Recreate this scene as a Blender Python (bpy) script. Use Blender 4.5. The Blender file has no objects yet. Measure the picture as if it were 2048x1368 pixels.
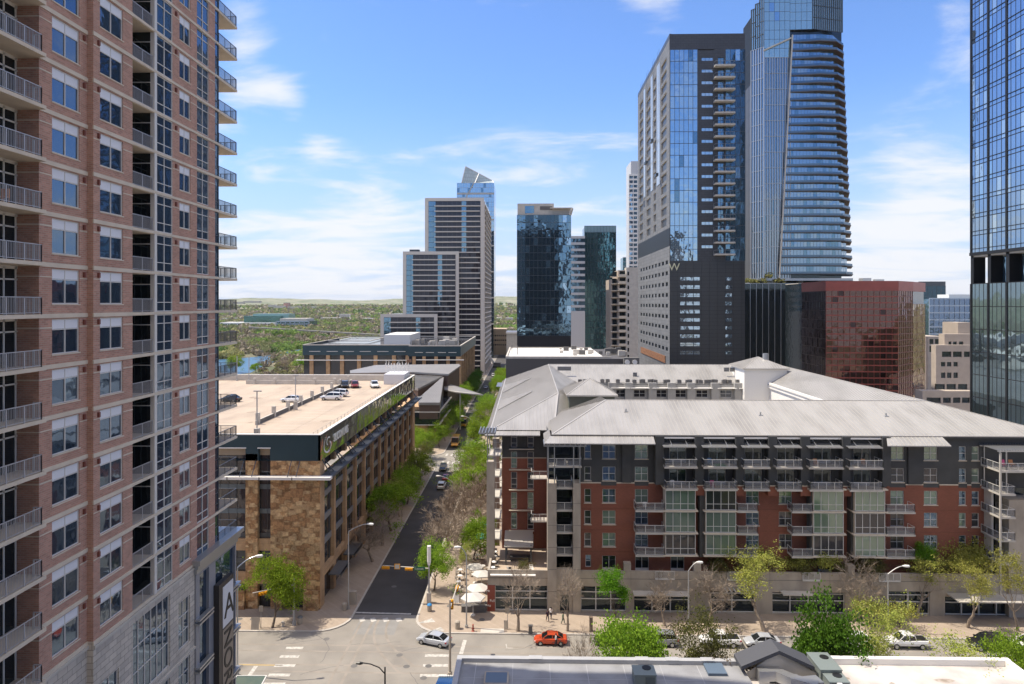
import bpy, math, random
from mathutils import Vector, noise
R = math.radians
random.seed(7)
# ---------------------------------------------------------------- camera, sky, sun, exposure
S = bpy.context.scene
COL = S.collection
FP, CXP, HYP, CH, TH = 1365.0, 1024.0, 607.0, 45.0, R(1.3)
cT, sT = math.cos(TH), math.sin(TH)
cd = bpy.data.cameras.new('camera'); cam = bpy.data.objects.new('camera', cd); COL.objects.link(cam)
cam.location = (0, 0, CH); cam.rotation_euler = (R(90), 0, TH)
cd.sensor_width = 36; cd.lens = FP / 2048 * 36; cd.shift_y = -(684 - HYP) / 2048
cd.clip_start = 1; cd.clip_end = 30000
S.camera = cam
SUN = Vector((-14.3, 2.1, 25.7)).normalized()
w = bpy.data.worlds.new('World'); S.world = w; w.use_nodes = True
nt = w.node_tree; N = nt.nodes; L = nt.links
for n in list(N): N.remove(n)
out = N.new('ShaderNodeOutputWorld'); bg = N.new('ShaderNodeBackground'); sky = N.new('ShaderNodeTexSky')
sky.sky_type = 'NISHITA'; sky.sun_disc = False; sky.sun_elevation = math.asin(SUN.z)
sky.sun_rotation = math.atan2(SUN.x, SUN.y); sky.air_density = 1.0; sky.dust_density = 0.3; sky.ozone_density = 1.6
tc = N.new('ShaderNodeTexCoord')
sep = N.new('ShaderNodeSeparateXYZ'); L.new(tc.outputs['Generated'], sep.inputs[0])
# project the direction onto a cloud layer overhead
zc = N.new('ShaderNodeMath'); zc.operation = 'ADD'; zc.inputs[1].default_value = 0.12; L.new(sep.outputs[2], zc.inputs[0])
zm = N.new('ShaderNodeMath'); zm.operation = 'MAXIMUM'; zm.inputs[1].default_value = 0.03; L.new(zc.outputs[0], zm.inputs[0])
dx = N.new('ShaderNodeMath'); dx.operation = 'DIVIDE'; L.new(sep.outputs[0], dx.inputs[0]); L.new(zm.outputs[0], dx.inputs[1])
dy = N.new('ShaderNodeMath'); dy.operation = 'DIVIDE'; L.new(sep.outputs[1], dy.inputs[0]); L.new(zm.outputs[0], dy.inputs[1])
cmb = N.new('ShaderNodeCombineXYZ'); L.new(dx.outputs[0], cmb.inputs[0]); L.new(dy.outputs[0], cmb.inputs[1])
mp = N.new('ShaderNodeMapping'); mp.inputs['Location'].default_value = (3.1, 1.7, 0); mp.inputs['Rotation'].default_value = (0, 0, 0.5)
mp.inputs['Scale'].default_value = (0.62, 0.9, 1); L.new(cmb.outputs[0], mp.inputs[0])
nz = N.new('ShaderNodeTexNoise'); nz.inputs['Scale'].default_value = 1.9; nz.inputs['Detail'].default_value = 10; nz.inputs['Roughness'].default_value = 0.58
nz.inputs['Distortion'].default_value = 0.35; L.new(mp.outputs[0], nz.inputs['Vector'])
# coverage grows towards the horizon
cov = N.new('ShaderNodeMapRange'); cov.inputs['From Min'].default_value = 0.02; cov.inputs['From Max'].default_value = 0.30
cov.inputs['To Min'].default_value = 0.34; cov.inputs['To Max'].default_value = -0.10; L.new(sep.outputs[2], cov.inputs['Value'])
na = N.new('ShaderNodeMapRange'); na.clamp = False; na.inputs['From Min'].default_value = 0.3; na.inputs['From Max'].default_value = 0.7; na.inputs['To Min'].default_value = 0.10; na.inputs['To Max'].default_value = 0.90; L.new(nz.outputs['Fac'], na.inputs['Value'])
ad0 = N.new('ShaderNodeMath'); ad0.operation = 'ADD'; L.new(na.outputs[0], ad0.inputs[0]); L.new(cov.outputs[0], ad0.inputs[1])
# extra unseen cloud added behind the viewpoint for neutral fill light
bk0 = N.new('ShaderNodeMapRange'); bk0.inputs['From Min'].default_value = 0.15; bk0.inputs['From Max'].default_value = -0.5; bk0.inputs['To Min'].default_value = 0; bk0.inputs['To Max'].default_value = 0.03; L.new(sep.outputs[1], bk0.inputs['Value'])
# unseen overhead cloud added, brighter and warmer, to neutralise the shade
oh = N.new('ShaderNodeMapRange'); oh.inputs['From Min'].default_value = 0.44; oh.inputs['From Max'].default_value = 0.66; oh.inputs['To Min'].default_value = 0; oh.inputs['To Max'].default_value = 0.34; L.new(sep.outputs[2], oh.inputs['Value'])
ohc = N.new('ShaderNodeMapRange'); ohc.inputs['From Min'].default_value = 0.42; ohc.inputs['From Max'].default_value = 0.65; L.new(sep.outputs[2], ohc.inputs['Value'])
def addn(a, b_):
    q = N.new('ShaderNodeMath'); q.operation = 'ADD'; L.new(a, q.inputs[0]); L.new(b_, q.inputs[1]); return q.outputs[0]
tot = addn(addn(ad0.outputs[0], bk0.outputs[0]), oh.outputs[0])
# drifts of cloud in certain parts of the sky
for (px_, py_, r_, k_) in ((470, 60, .07, .26), (500, 130, .08, .28), (560, 190, .05, .22), (600, 230, .035, .2), (640, 290, .04, .18), (470, 210, .05, .14), (655, 88, .025, .2), (715, 85, .015, .25), (1310, 20, .075, .26), (1850, 320, .11, .20), (1900, 30, .05, .18), (650, 490, .14, .26), (520, 340, .04, .13), (1800, 500, .14, .32), (740, 360, .03, .12)):
    a_ = (px_ - CXP) / FP; d_ = Vector((-sT + a_ * cT, cT + a_ * sT, (HYP - py_) / FP)).normalized()
    vm = N.new('ShaderNodeVectorMath'); vm.operation = 'DISTANCE'; vm.inputs[1].default_value = d_; L.new(tc.outputs['Generated'], vm.inputs[0])
    mr_ = N.new('ShaderNodeMapRange'); mr_.interpolation_type = 'SMOOTHSTEP'; mr_.inputs['From Min'].default_value = r_; mr_.inputs['From Max'].default_value = 0; mr_.inputs['To Min'].default_value = 0; mr_.inputs['To Max'].default_value = k_; L.new(vm.outputs['Value'], mr_.inputs['Value'])
    tot = addn(tot, mr_.outputs[0])
class _o: pass
ad = _o(); ad.outputs = [tot]
rmp = N.new('ShaderNodeMapRange'); rmp.interpolation_type = 'SMOOTHSTEP'
rmp.inputs['From Min'].default_value = 0.56; rmp.inputs['From Max'].default_value = 1.05; rmp.inputs['To Max'].default_value = 0.9
L.new(ad.outputs[0], rmp.inputs['Value'])
hs = N.new('ShaderNodeHueSaturation'); hs.inputs['Saturation'].default_value = 1.0; hs.inputs['Value'].default_value = 1.0
tn = N.new('ShaderNodeMixRGB'); tn.blend_type = 'MULTIPLY'; tn.inputs[0].default_value = 1; tn.inputs[2].default_value = (.66, .82, 1.10, 1)
L.new(sky.outputs[0], tn.inputs[1]); L.new(tn.outputs[0], hs.inputs['Color'])
hz = N.new('ShaderNodeMapRange'); hz.interpolation_type = 'SMOOTHSTEP'; hz.inputs['From Min'].default_value = -0.02; hz.inputs['From Max'].default_value = 0.30
hz.inputs['To Min'].default_value = 0.85; hz.inputs['To Max'].default_value = 0.0; L.new(sep.outputs[2], hz.inputs['Value'])
hm = N.new('ShaderNodeMixRGB'); hm.inputs[2].default_value = (3.1, 3.5, 4.5, 1); L.new(hz.outputs[0], hm.inputs[0]); L.new(hs.outputs[0], hm.inputs[1])
mx = N.new('ShaderNodeMixRGB'); cc = N.new('ShaderNodeMixRGB'); cc.inputs[1].default_value = (4.7, 4.75, 4.9, 1); cc.inputs[2].default_value = (12.5, 10.6, 8.4, 1); L.new(cc.outputs[0], mx.inputs[2])
L.new(rmp.outputs[0], mx.inputs[0]); L.new(ohc.outputs[0], cc.inputs[0]); L.new(hm.outputs[0], mx.inputs[1]); L.new(mx.outputs[0], bg.inputs['Color'])
bg.inputs['Strength'].default_value = 0.125
L.new(bg.outputs[0], out.inputs[0])
sd = bpy.data.lights.new('sun', 'SUN'); sd.energy = 3.9; sd.angle = R(0.5); sd.color = (1.0, 0.90, 0.75)
so = bpy.data.objects.new('sun', sd); COL.objects.link(so); so.rotation_euler = SUN.to_track_quat('Z', 'Y').to_euler()
S.view_settings.view_transform = 'Standard'; S.view_settings.look = 'None'; S.view_settings.exposure = 0.72; S.view_settings.gamma = 1
S.cycles.max_bounces = 6; S.cycles.glossy_bounces = 3; S.cycles.diffuse_bounces = 3; S.cycles.transmission_bounces = 3; S.cycles.transparent_max_bounces = 6
try: S.cycles.use_denoising = True
except Exception: pass

# ---------------------------------------------------------------- photo-to-place helpers
def ray(px, py):
    a = (px - CXP) / FP
    return Vector((-sT + a * cT, cT + a * sT, (HYP - py) / FP))
def gnd(px, py, z=0.0):
    r = ray(px, py); t = (z - CH) / r.z
    return Vector((r.x * t, r.y * t, z))
def XY(px, Y): r = ray(px, 0); return r.x / r.y * Y
def YX(px, X): r = ray(px, 0); return r.y / r.x * X
def ZY(px, py, Y): r = ray(px, py); return CH + r.z / r.y * Y

# ---------------------------------------------------------------- materials
MATS = {}
def mat(name, col, rough=0.7, metal=0.0, var=0.0, vs=1.0, bump=0.0, bs=20.0, spec=None, col2=None, lo=0.35, hi=0.65, alpha=None, stretch=None):
    if name in MATS: return MATS[name]
    m = bpy.data.materials.new(name); m.use_nodes = True; MATS[name] = m
    t = m.node_tree; b = t.nodes['Principled BSDF']
    b.inputs['Base Color'].default_value = (*col, 1); b.inputs['Roughness'].default_value = rough; b.inputs['Metallic'].default_value = metal
    if spec is not None: b.inputs['Specular IOR Level'].default_value = spec
    if var or col2:
        g = t.nodes.new('ShaderNodeNewGeometry'); n = t.nodes.new('ShaderNodeTexNoise'); n.inputs['Scale'].default_value = vs; n.inputs['Detail'].default_value = 6
        if stretch:
            mpn = t.nodes.new('ShaderNodeMapping'); mpn.inputs['Scale'].default_value = stretch; t.links.new(g.outputs['Position'], mpn.inputs[0]); t.links.new(mpn.outputs[0], n.inputs['Vector'])
        else: t.links.new(g.outputs['Position'], n.inputs['Vector'])
        r = t.nodes.new('ShaderNodeMapRange'); r.inputs['From Min'].default_value = lo; r.inputs['From Max'].default_value = hi
        t.links.new(n.outputs['Fac'], r.inputs['Value'])
        x = t.nodes.new('ShaderNodeMixRGB'); t.links.new(r.outputs[0], x.inputs[0])
        c2 = col2 or tuple(min(1, c * (1 + var)) for c in col); c1 = col if col2 else tuple(c * (1 - var) for c in col)
        x.inputs[1].default_value = (*c1, 1); x.inputs[2].default_value = (*c2, 1)
        t.links.new(x.outputs[0], b.inputs['Base Color'])
    if bump:
        g = t.nodes.new('ShaderNodeNewGeometry'); n = t.nodes.new('ShaderNodeTexNoise'); n.inputs['Scale'].default_value = bs; n.inputs['Detail'].default_value = 4
        t.links.new(g.outputs['Position'], n.inputs['Vector']); p = t.nodes.new('ShaderNodeBump'); p.inputs['Strength'].default_value = bump; p.inputs['Distance'].default_value = 0.1
        t.links.new(n.outputs['Fac'], p.inputs['Height']); t.links.new(p.outputs[0], b.inputs['Normal'])
    return m
def brickmat(name, c1, c2, mortar, bw, bh, ms=0.012, rough=0.85, bump=0.3, big=0.18, squash=1.0, tint=None):
    m = mat(name, c1, rough); t = m.node_tree; b = t.nodes['Principled BSDF']
    g = t.nodes.new('ShaderNodeNewGeometry'); s = t.nodes.new('ShaderNodeSeparateXYZ'); t.links.new(g.outputs['Position'], s.inputs[0])
    a = t.nodes.new('ShaderNodeMath'); a.operation = 'ADD'; t.links.new(s.outputs[0], a.inputs[0]); t.links.new(s.outputs[1], a.inputs[1])
    c = t.nodes.new('ShaderNodeCombineXYZ'); t.links.new(a.outputs[0], c.inputs[0]); t.links.new(s.outputs[2], c.inputs[1])
    k = t.nodes.new('ShaderNodeTexBrick'); t.links.new(c.outputs[0], k.inputs['Vector']); k.inputs['Scale'].default_value = 1
    k.inputs['Color1'].default_value = (*c1, 1); k.inputs['Color2'].default_value = (*c2, 1); k.inputs['Mortar'].default_value = (*mortar, 1)
    k.inputs['Mortar Size'].default_value = ms; k.inputs['Brick Width'].default_value = bw; k.inputs['Row Height'].default_value = bh; k.squash = squash; k.squash_frequency = 3
    n = t.nodes.new('ShaderNodeTexNoise'); n.inputs['Scale'].default_value = 0.5; n.inputs['Detail'].default_value = 7; n.inputs['Roughness'].default_value = .7; t.links.new(g.outputs['Position'], n.inputs['Vector'])
    r = t.nodes.new('ShaderNodeMapRange'); r.inputs['From Min'].default_value = .3; r.inputs['From Max'].default_value = .7; r.inputs['To Min'].default_value = 1 - big; r.inputs['To Max'].default_value = 1 + big
    t.links.new(n.outputs['Fac'], r.inputs['Value'])
    x = t.nodes.new('ShaderNodeMixRGB'); x.blend_type = 'MULTIPLY'; x.inputs[0].default_value = 1; t.links.new(k.outputs['Color'], x.inputs[1]); t.links.new(r.outputs[0], x.inputs[2])
    t.links.new(x.outputs[0], b.inputs['Base Color'])
    if bump:
        p = t.nodes.new('ShaderNodeBump'); p.inputs['Strength'].default_value = bump; p.inputs['Distance'].default_value = 0.06
        n2 = t.nodes.new('ShaderNodeTexNoise'); n2.inputs['Scale'].default_value = 3.5; n2.inputs['Detail'].default_value = 6; t.links.new(g.outputs['Position'], n2.inputs['Vector'])
        t.links.new(n2.outputs['Fac'], p.inputs['Height']); t.links.new(p.outputs[0], b.inputs['Normal'])
    return m
def glassmat(name, col, rough=0.03, metal=0.85, wob=0.03, ws=0.6):
    m = mat(name, col, rough, metal); t = m.node_tree; b = t.nodes['Principled BSDF']
    g = t.nodes.new('ShaderNodeNewGeometry'); n = t.nodes.new('ShaderNodeTexNoise'); n.inputs['Scale'].default_value = ws; n.inputs['Detail'].default_value = 2
    t.links.new(g.outputs['Position'], n.inputs['Vector']); p = t.nodes.new('ShaderNodeBump'); p.inputs['Strength'].default_value = 1; p.inputs['Distance'].default_value = wob
    t.links.new(n.outputs['Fac'], p.inputs['Height']); t.links.new(p.outputs[0], b.inputs['Normal'])
    return m
def leafmat(name, c, c2, trans=0.35):
    if name in MATS: return MATS[name]
    m = bpy.data.materials.new(name); m.use_nodes = True; MATS[name] = m; t = m.node_tree
    for n in list(t.nodes): t.nodes.remove(n)
    o = t.nodes.new('ShaderNodeOutputMaterial'); d = t.nodes.new('ShaderNodeBsdfDiffuse'); tr = t.nodes.new('ShaderNodeBsdfTranslucent'); mx_ = t.nodes.new('ShaderNodeMixShader')
    g = t.nodes.new('ShaderNodeNewGeometry'); n = t.nodes.new('ShaderNodeTexNoise'); n.inputs['Scale'].default_value = 1.1; n.inputs['Detail'].default_value = 5
    t.links.new(g.outputs['Position'], n.inputs['Vector']); r = t.nodes.new('ShaderNodeMapRange'); r.inputs['From Min'].default_value = .33; r.inputs['From Max'].default_value = .67
    t.links.new(n.outputs['Fac'], r.inputs['Value'])
    x = t.nodes.new('ShaderNodeMixRGB'); x.inputs[1].default_value = (*c, 1); x.inputs[2].default_value = (*c2, 1); t.links.new(r.outputs[0], x.inputs[0])
    oi = t.nodes.new('ShaderNodeObjectInfo'); h = t.nodes.new('ShaderNodeHueSaturation'); mr = t.nodes.new('ShaderNodeMapRange'); mr.inputs['To Min'].default_value = .485; mr.inputs['To Max'].default_value = .515
    t.links.new(oi.outputs['Random'], mr.inputs['Value']); t.links.new(mr.outputs[0], h.inputs['Hue']); t.links.new(x.outputs[0], h.inputs['Color'])
    mr2 = t.nodes.new('ShaderNodeMapRange'); mr2.inputs['To Min'].default_value = .8; mr2.inputs['To Max'].default_value = 1.15; t.links.new(oi.outputs['Random'], mr2.inputs['Value']); t.links.new(mr2.outputs[0], h.inputs['Value'])
    t.links.new(h.outputs[0], d.inputs[0]); t.links.new(h.outputs[0], tr.inputs[0]); mx_.inputs[0].default_value = trans
    t.links.new(d.outputs[0], mx_.inputs[1]); t.links.new(tr.outputs[0], mx_.inputs[2]); t.links.new(mx_.outputs[0], o.inputs[0])
    return m

# ---------------------------------------------------------------- mesh building
class MB:
    def __init__(s): s.v = []; s.f = []; s.m = []
    def face(s, pts, m=0):
        b = len(s.v); s.v.extend([tuple(p) for p in pts]); s.f.append(list(range(b, b + len(pts)))); s.m.append(m); return s
    def box(s, x0, x1, y0, y1, z0, z1, m=0):
        x0, x1 = min(x0, x1), max(x0, x1); y0, y1 = min(y0, y1), max(y0, y1); z0, z1 = min(z0, z1), max(z0, z1)
        b = len(s.v); s.v += [(x0, y0, z0), (x1, y0, z0), (x1, y1, z0), (x0, y1, z0), (x0, y0, z1), (x1, y0, z1), (x1, y1, z1), (x0, y1, z1)]
        s.f += [[b, b+3, b+2, b+1], [b+4, b+5, b+6, b+7], [b, b+1, b+5, b+4], [b+1, b+2, b+6, b+5], [b+2, b+3, b+7, b+6], [b+3, b, b+4, b+7]]; s.m += [m] * 6; return s
    def beam(s, a, c, w, h, m=0):     # box along the line a-c, w sideways, h vertical-ish
        a = Vector(a); c = Vector(c); d = (c - a).normalized(); u = Vector((0, 0, 1)) if abs(d.z) < .95 else Vector((0, 1, 0))
        sd_ = d.cross(u).normalized(); u = sd_.cross(d).normalized(); b = len(s.v)
        for p in (a, c):
            for (i, j) in ((-1, -1), (1, -1), (1, 1), (-1, 1)): s.v.append(tuple(p + sd_ * (w / 2 * i) + u * (h / 2 * j)))
        s.f += [[b, b+1, b+2, b+3], [b+4, b+7, b+6, b+5], [b, b+4, b+5, b+1], [b+1, b+5, b+6, b+2], [b+2, b+6, b+7, b+3], [b+3, b+7, b+4, b]]; s.m += [m] * 6; return s
    def prism(s, poly, z0, z1, m=0, mt=None):
        a = sum(poly[i][0] * poly[(i+1) % len(poly)][1] - poly[(i+1) % len(poly)][0] * poly[i][1] for i in range(len(poly)))
        if a < 0: poly = poly[::-1]
        n = len(poly); b = len(s.v); s.v += [(p[0], p[1], z0) for p in poly] + [(p[0], p[1], z1) for p in poly]
        for i in range(n): j = (i + 1) % n; s.f.append([b+i, b+j, b+n+j, b+n+i]); s.m.append(m)
        s.f.append([b+n+i for i in range(n)]); s.m.append(m if mt is None else mt); s.f.append([b+n-1-i for i in range(n)]); s.m.append(m); return s
    def slab3(s, pts, th, m=0, mt=None):   # thick sheet: polygon in space, th downward
        P = [Vector(p) for p in pts]; n = len(P); b = len(s.v)
        s.v += [tuple(p) for p in P] + [tuple(p - Vector((0, 0, th))) for p in P]
        s.f.append(list(range(b, b + n))); s.m.append(m if mt is None else mt); s.f.append([b + n + n - 1 - i for i in range(n)]); s.m.append(m)
        for i in range(n): j = (i + 1) % n; s.f.append([b+j, b+i, b+n+i, b+n+j]); s.m.append(m)
        return s
    def tube(s, pts, rads, n=6, m=0, cap=True):
        pts = [Vector(p) for p in pts]
        if not isinstance(rads, (list, tuple)): rads = [rads] * len(pts)
        b = len(s.v)
        for i, p in enumerate(pts):
            d = (pts[min(i+1, len(pts)-1)] - pts[max(i-1, 0)])
            d = d.normalized() if d.length > 1e-6 else Vector((0, 0, 1))
            u = d.cross(Vector((0.13, 0.97, 0.2))).normalized(); v = d.cross(u)
            for k in range(n):
                a = 2 * math.pi * k / n; s.v.append(tuple(p + (u * math.cos(a) + v * math.sin(a)) * rads[i]))
        for i in range(len(pts) - 1):
            for k in range(n): s.f.append([b+i*n+k, b+i*n+(k+1) % n, b+(i+1)*n+(k+1) % n, b+(i+1)*n+k]); s.m.append(m)
        if cap:
            s.f.append([b+k for k in range(n)][::-1]); s.f.append([b+(len(pts)-1)*n+k for k in range(n)]); s.m += [m, m]
        return s
    def cyl(s, x, y, z0, z1, r0, r1=None, n=12, m=0): return s.tube([(x, y, z0), (x, y, z1)], [r0, r0 if r1 is None else r1], n, m)
    def lathe(s, x, y, prof, n=14, m=0):
        return s.tube([(x, y, z) for z, r in prof], [max(r, .001) for z, r in prof], n, m)
    def each(s, name, mats, parent=None):      # one object per separate piece
        par = list(range(len(s.v)))
        def root(i):
            while par[i] != i: par[i] = par[par[i]]; i = par[i]
            return i
        for f in s.f:
            a = root(f[0])
            for k in f[1:]: par[root(k)] = a
        groups = {}
        for fi, f in enumerate(s.f): groups.setdefault(root(f[0]), []).append(fi)
        last = None
        for fl in groups.values():
            q = MB(); mp_ = {}
            for fi in fl:
                for k in s.f[fi]:
                    if k not in mp_: mp_[k] = len(q.v); q.v.append(s.v[k])
                q.f.append([mp_[k] for k in s.f[fi]]); q.m.append(s.m[fi])
            last = q.build(name, mats, parent)
        return last
    def build(s, name, mats, parent=None, smooth=False, mod=None):
        me = bpy.data.meshes.new(name)
        o = bpy.data.objects.new(name, me); COL.objects.link(o)
        off = Vector((0, 0, 0)); p = parent
        while p is not None: off += p.location; p = p.parent
        me.from_pydata([(v[0]-off.x, v[1]-off.y, v[2]-off.z) for v in s.v], [], s.f)
        if not isinstance(mats, (list, tuple)): mats = [mats]
        for q in mats: me.materials.append(q)
        if len(mats) > 1: me.polygons.foreach_set('material_index', s.m)
        if smooth: me.polygons.foreach_set('use_smooth', [True] * len(me.polygons))
        me.update()
        if parent: o.parent = parent
        return o
def tag(o, label=None, cat=None, group=None, kind=None):
    if label: o['label'] = label
    if cat: o['category'] = cat
    if group: o['group'] = group
    if kind: o['kind'] = kind
    return o
def thing(name, label, cat, loc=(0, 0, 0), group=None, rz=0):
    o = bpy.data.objects.new(name, None); COL.objects.link(o); o.location = loc; o.rotation_euler = (0, 0, rz); o.empty_display_size = .5
    bpy.context.view_layer.update
    return tag(o, label, cat, group)
def struct(mb, name, mats): return tag(mb.build(name, mats), kind='structure')
KIDS = {}
def copy_tree(o, parent=None, loc=None, rz=None, sc=None, label=None):
    kids = [c for c in o.children]
    c = o.copy(); COL.objects.link(c); c.parent = parent
    for k in kids: copy_tree(k, c)
    if loc is not None: c.location = loc
    if rz is not None: c.rotation_euler[2] = rz
    if sc is not None: c.scale = (sc, sc, sc) if isinstance(sc, (int, float)) else sc
    if label: c['label'] = label
    return c
# ---- a facade: plane with holes and reveals; u runs along du from origin o, n points outward
class Fac:
    def __init__(s, ox, oy, du, n): s.o = (ox, oy); s.du = du; s.n = n; s.rz = math.atan2(n[0], -n[1])
    def p(s, u, z, d=0): return (s.o[0] + s.du[0]*u + s.n[0]*d, s.o[1] + s.du[1]*u + s.n[1]*d, z)
    def wall(s, mb, u0, u1, z0, z1, holes=(), depth=.25, m=0, mr=None):
        mr = m if mr is None else mr
        us = sorted({u0, u1, *[h[0] for h in holes if u0 < h[0] < u1], *[h[1] for h in holes if u0 < h[1] < u1]})
        zs = sorted({z0, z1, *[h[2] for h in holes if z0 < h[2] < z1], *[h[3] for h in holes if z0 < h[3] < z1]})
        for j in range(len(zs) - 1):
            zc_ = (zs[j] + zs[j+1]) / 2; run = None
            row = [h for h in holes if h[2] < zc_ < h[3]]
            for i in range(len(us) - 1):
                uc = (us[i] + us[i+1]) / 2; solid = not any(h[0] < uc < h[1] for h in row)
                if solid: run = us[i] if run is None else run
                if run is not None and (not solid or i == len(us) - 2):
                    e = us[i] if not solid else us[i+1]
                    mb.face([s.p(run, zs[j]), s.p(e, zs[j]), s.p(e, zs[j+1]), s.p(run, zs[j+1])], m); run = None
        for h in holes:
            a, b_, c, d = h
            for q in (((a, c), (a, d)), ((b_, d), (b_, c)), ((a, d), (b_, d)), ((b_, c), (a, c))):
                mb.face([s.p(*q[0]), s.p(*q[1]), s.p(*q[1], -depth), s.p(*q[0], -depth)], mr)
    def box(s, mb, u0, u1, z0, z1, d0, d1, m=0):
        a = s.p(u0, z0, d0); b_ = s.p(u1, z1, d1); mb.box(a[0], b_[0], a[1], b_[1], a[2], b_[2], m)
PROTO = {}
def winmeshes(w_, h_, kind, fm, gm, bm):
    key = (round(w_, 2), round(h_, 2), kind, fm.name, gm.name)
    if key in PROTO: return PROTO[key]
    f = MB(); t = .07
    f.box(0, w_, -.03, .05, 0, t); f.box(0, w_, -.03, .05, h_-t, h_); f.box(0, t, -.03, .05, t, h_-t); f.box(w_-t, w_, -.03, .05, t, h_-t)
    blind = None
    cols, rows = {'two': (2, ()), 'four': (2, (.5,)), 'blind': (2, (.7,)), 'sash': (1, (.5,)), 'bay': (2, (.25, .76)), 'bay4': (4, (.3,)), 'plain': (1, ()), 'door': (2, ()),
                  'big': (6, (.33, .66)), 'shop': (2, (.2, .5, .74)), 'strip': (3, ()), 'three': (2, (.33, .66)), 'tall': (1, (.25, .6))}[kind]
    for i in range(1, cols): x = w_ * i / cols; f.box(x-.035, x+.035, -.025, .045, t, h_-t)
    for r in rows: z = h_ * r; f.box(t, w_-t, -.02, .04, z-.03, z+.03)
    fo = f.build('window', fm); g = MB(); g.face([(t, .035, t), (w_-t, .035, t), (w_-t, .035, h_-t), (t, .035, h_-t)])
    go = g.build('pane', gm, fo); kids = [go]
    if kind == 'blind':
        q = MB(); q.box(t, w_-t, .0, .03, h_*.72, h_-t); kids.append(q.build('blind', bm, fo))
    if kind in ('door',):
        q = MB(); q.box(t, w_/2-.04, .0, .02, .08, .5); q.box(w_/2+.04, w_-t, 0, .02, .08, .5); kids.append(q.build('door_panel', fm, fo))
    PROTO[key] = [fo, False]; return PROTO[key]
def window(fac, parent, u0, u1, z0, z1, kind, fm, gm, bm=None, depth=.18, name='window'):
    pr = winmeshes(u1-u0, z1-z0, kind, fm, gm, bm)
    q = fac.p(u0, z0, -depth)
    if fac.n == (-1, 0) and fac.du == (0, 1): q = fac.p(u1, z0, -depth)
    off = Vector((0, 0, 0)); p = parent
    while p is not None: off += p.location; p = p.parent
    o = pr[0] if not pr[1] else copy_tree(pr[0])
    pr[1] = True
    o.name = name; o.parent = parent; o.location = Vector(q) - off; o.rotation_euler = (0, 0, fac.rz)
    return o
def railing(mb, pts, h=1.07, m=0, bal=.12, t=.022, post=1.5, infill=True):
    for a, b_ in zip(pts, pts[1:]):
        a = Vector(a); b_ = Vector(b_); d = b_ - a; L_ = d.length
        mb.beam(a + Vector((0, 0, h)), b_ + Vector((0, 0, h)), .06, .05, m); mb.beam(a + Vector((0, 0, .1)), b_ + Vector((0, 0, .1)), .04, .04, m)
        n = max(1, round(L_ / post))
        for i in range(n + 1): p = a + d * (i / n); mb.box(p.x-.03, p.x+.03, p.y-.03, p.y+.03, p.z, p.z+h, m)
        if infill:
            n = max(1, round(L_ / bal))
            for i in range(n): p = a + d * ((i + .5) / n); mb.box(p.x-t/2, p.x+t/2, p.y-t/2, p.y+t/2, p.z+.1, p.z+h, m)
def seams(mb, poly, along, spacing=.5, hgt=.06, wid=.05, m=0):
    """standing seams on a convex planar polygon; along = direction of the seams"""
    P = [Vector(p) for p in poly]; n = (P[1]-P[0]).cross(P[2]-P[1]).normalized()
    if n.z < 0: n = -n
    d = Vector(along); d = (d - n * d.dot(n)).normalized(); a = n.cross(d).normalized(); o = P[0]
    q = [((p-o).dot(a), (p-o).dot(d)) for p in P]; lo = min(x for x, y in q); hi = max(x for x, y in q)
    x = lo + spacing / 2
    while x < hi:
        ys = []
        for i in range(len(q)):
            (x0, y0), (x1, y1) = q[i], q[(i+1) % len(q)]
            if (x0 - x) * (x1 - x) < 0: ys.append(y0 + (y1-y0) * (x-x0) / (x1-x0))
        if len(ys) >= 2 and max(ys) - min(ys) > .15:
            A = o + a*x + d*min(ys); B = o + a*x + d*max(ys); w2 = a * (wid/2); u = n * hgt
            mb.face([A-w2, A-w2+u, B-w2+u, B-w2], m); mb.face([A+w2, B+w2, B+w2+u, A+w2+u], m); mb.face([A-w2+u, A+w2+u, B+w2+u, B-w2+u], m)
        x += spacing
def textmesh(name, txt, size, loc, rot, m, parent=None, ext=.03, align='LEFT'):
    c = bpy.data.curves.new(name, 'FONT'); c.body = txt; c.size = size; c.extrude = ext; c.align_x = align
    o = bpy.data.objects.new(name, c); COL.objects.link(o)
    dg = bpy.context.evaluated_depsgraph_get(); me = bpy.data.meshes.new_from_object(o.evaluated_get(dg)); me.name = name
    bpy.data.objects.remove(o); o = bpy.data.objects.new(name, me); COL.objects.link(o); me.materials.clear(); me.materials.append(m)
    off = Vector((0, 0, 0)); p = parent
    while p is not None: off += p.location; p = p.parent
    o.parent = parent; o.location = Vector(loc) - off; o.rotation_euler = rot
    return o

# ---------------------------------------------------------------- shared materials
M_asph = mat('asphalt', (.265, .245, .215), .9, col2=(.20, .185, .165), vs=.22, lo=.38, hi=.68, bump=.25, bs=30)
M_asph2 = mat('asphalt_dark', (.13, .125, .12), .9, var=.12, vs=.3)
M_side = brickmat('paving', (.355, .29, .23), (.315, .255, .20), (.26, .21, .17), .6, .6, .015, .9, 0.05, .10)
M_kerb = mat('kerb_concrete', (.42, .39, .35), .9, var=.08, vs=1)
M_paint = mat('road_paint', (.50, .48, .44), .8, col2=(.30, .285, .26), vs=2.5, lo=.42, hi=.68)
M_yel = mat('yellow_paint', (.55, .36, .06), .8)
M_conc = mat('concrete', (.40, .35, .285), .85, col2=(.27, .235, .195), vs=.6, lo=.4, hi=.75, bump=.1, stretch=(1, 1, .5))
M_concl = mat('concrete_light', (.48, .45, .40), .85, var=.08, vs=.7)
M_deck = mat('deck_concrete', (.43, .35, .27), .9, col2=(.34, .275, .215), vs=.25, lo=.4, hi=.72, stretch=(1, .3, 1))
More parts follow.
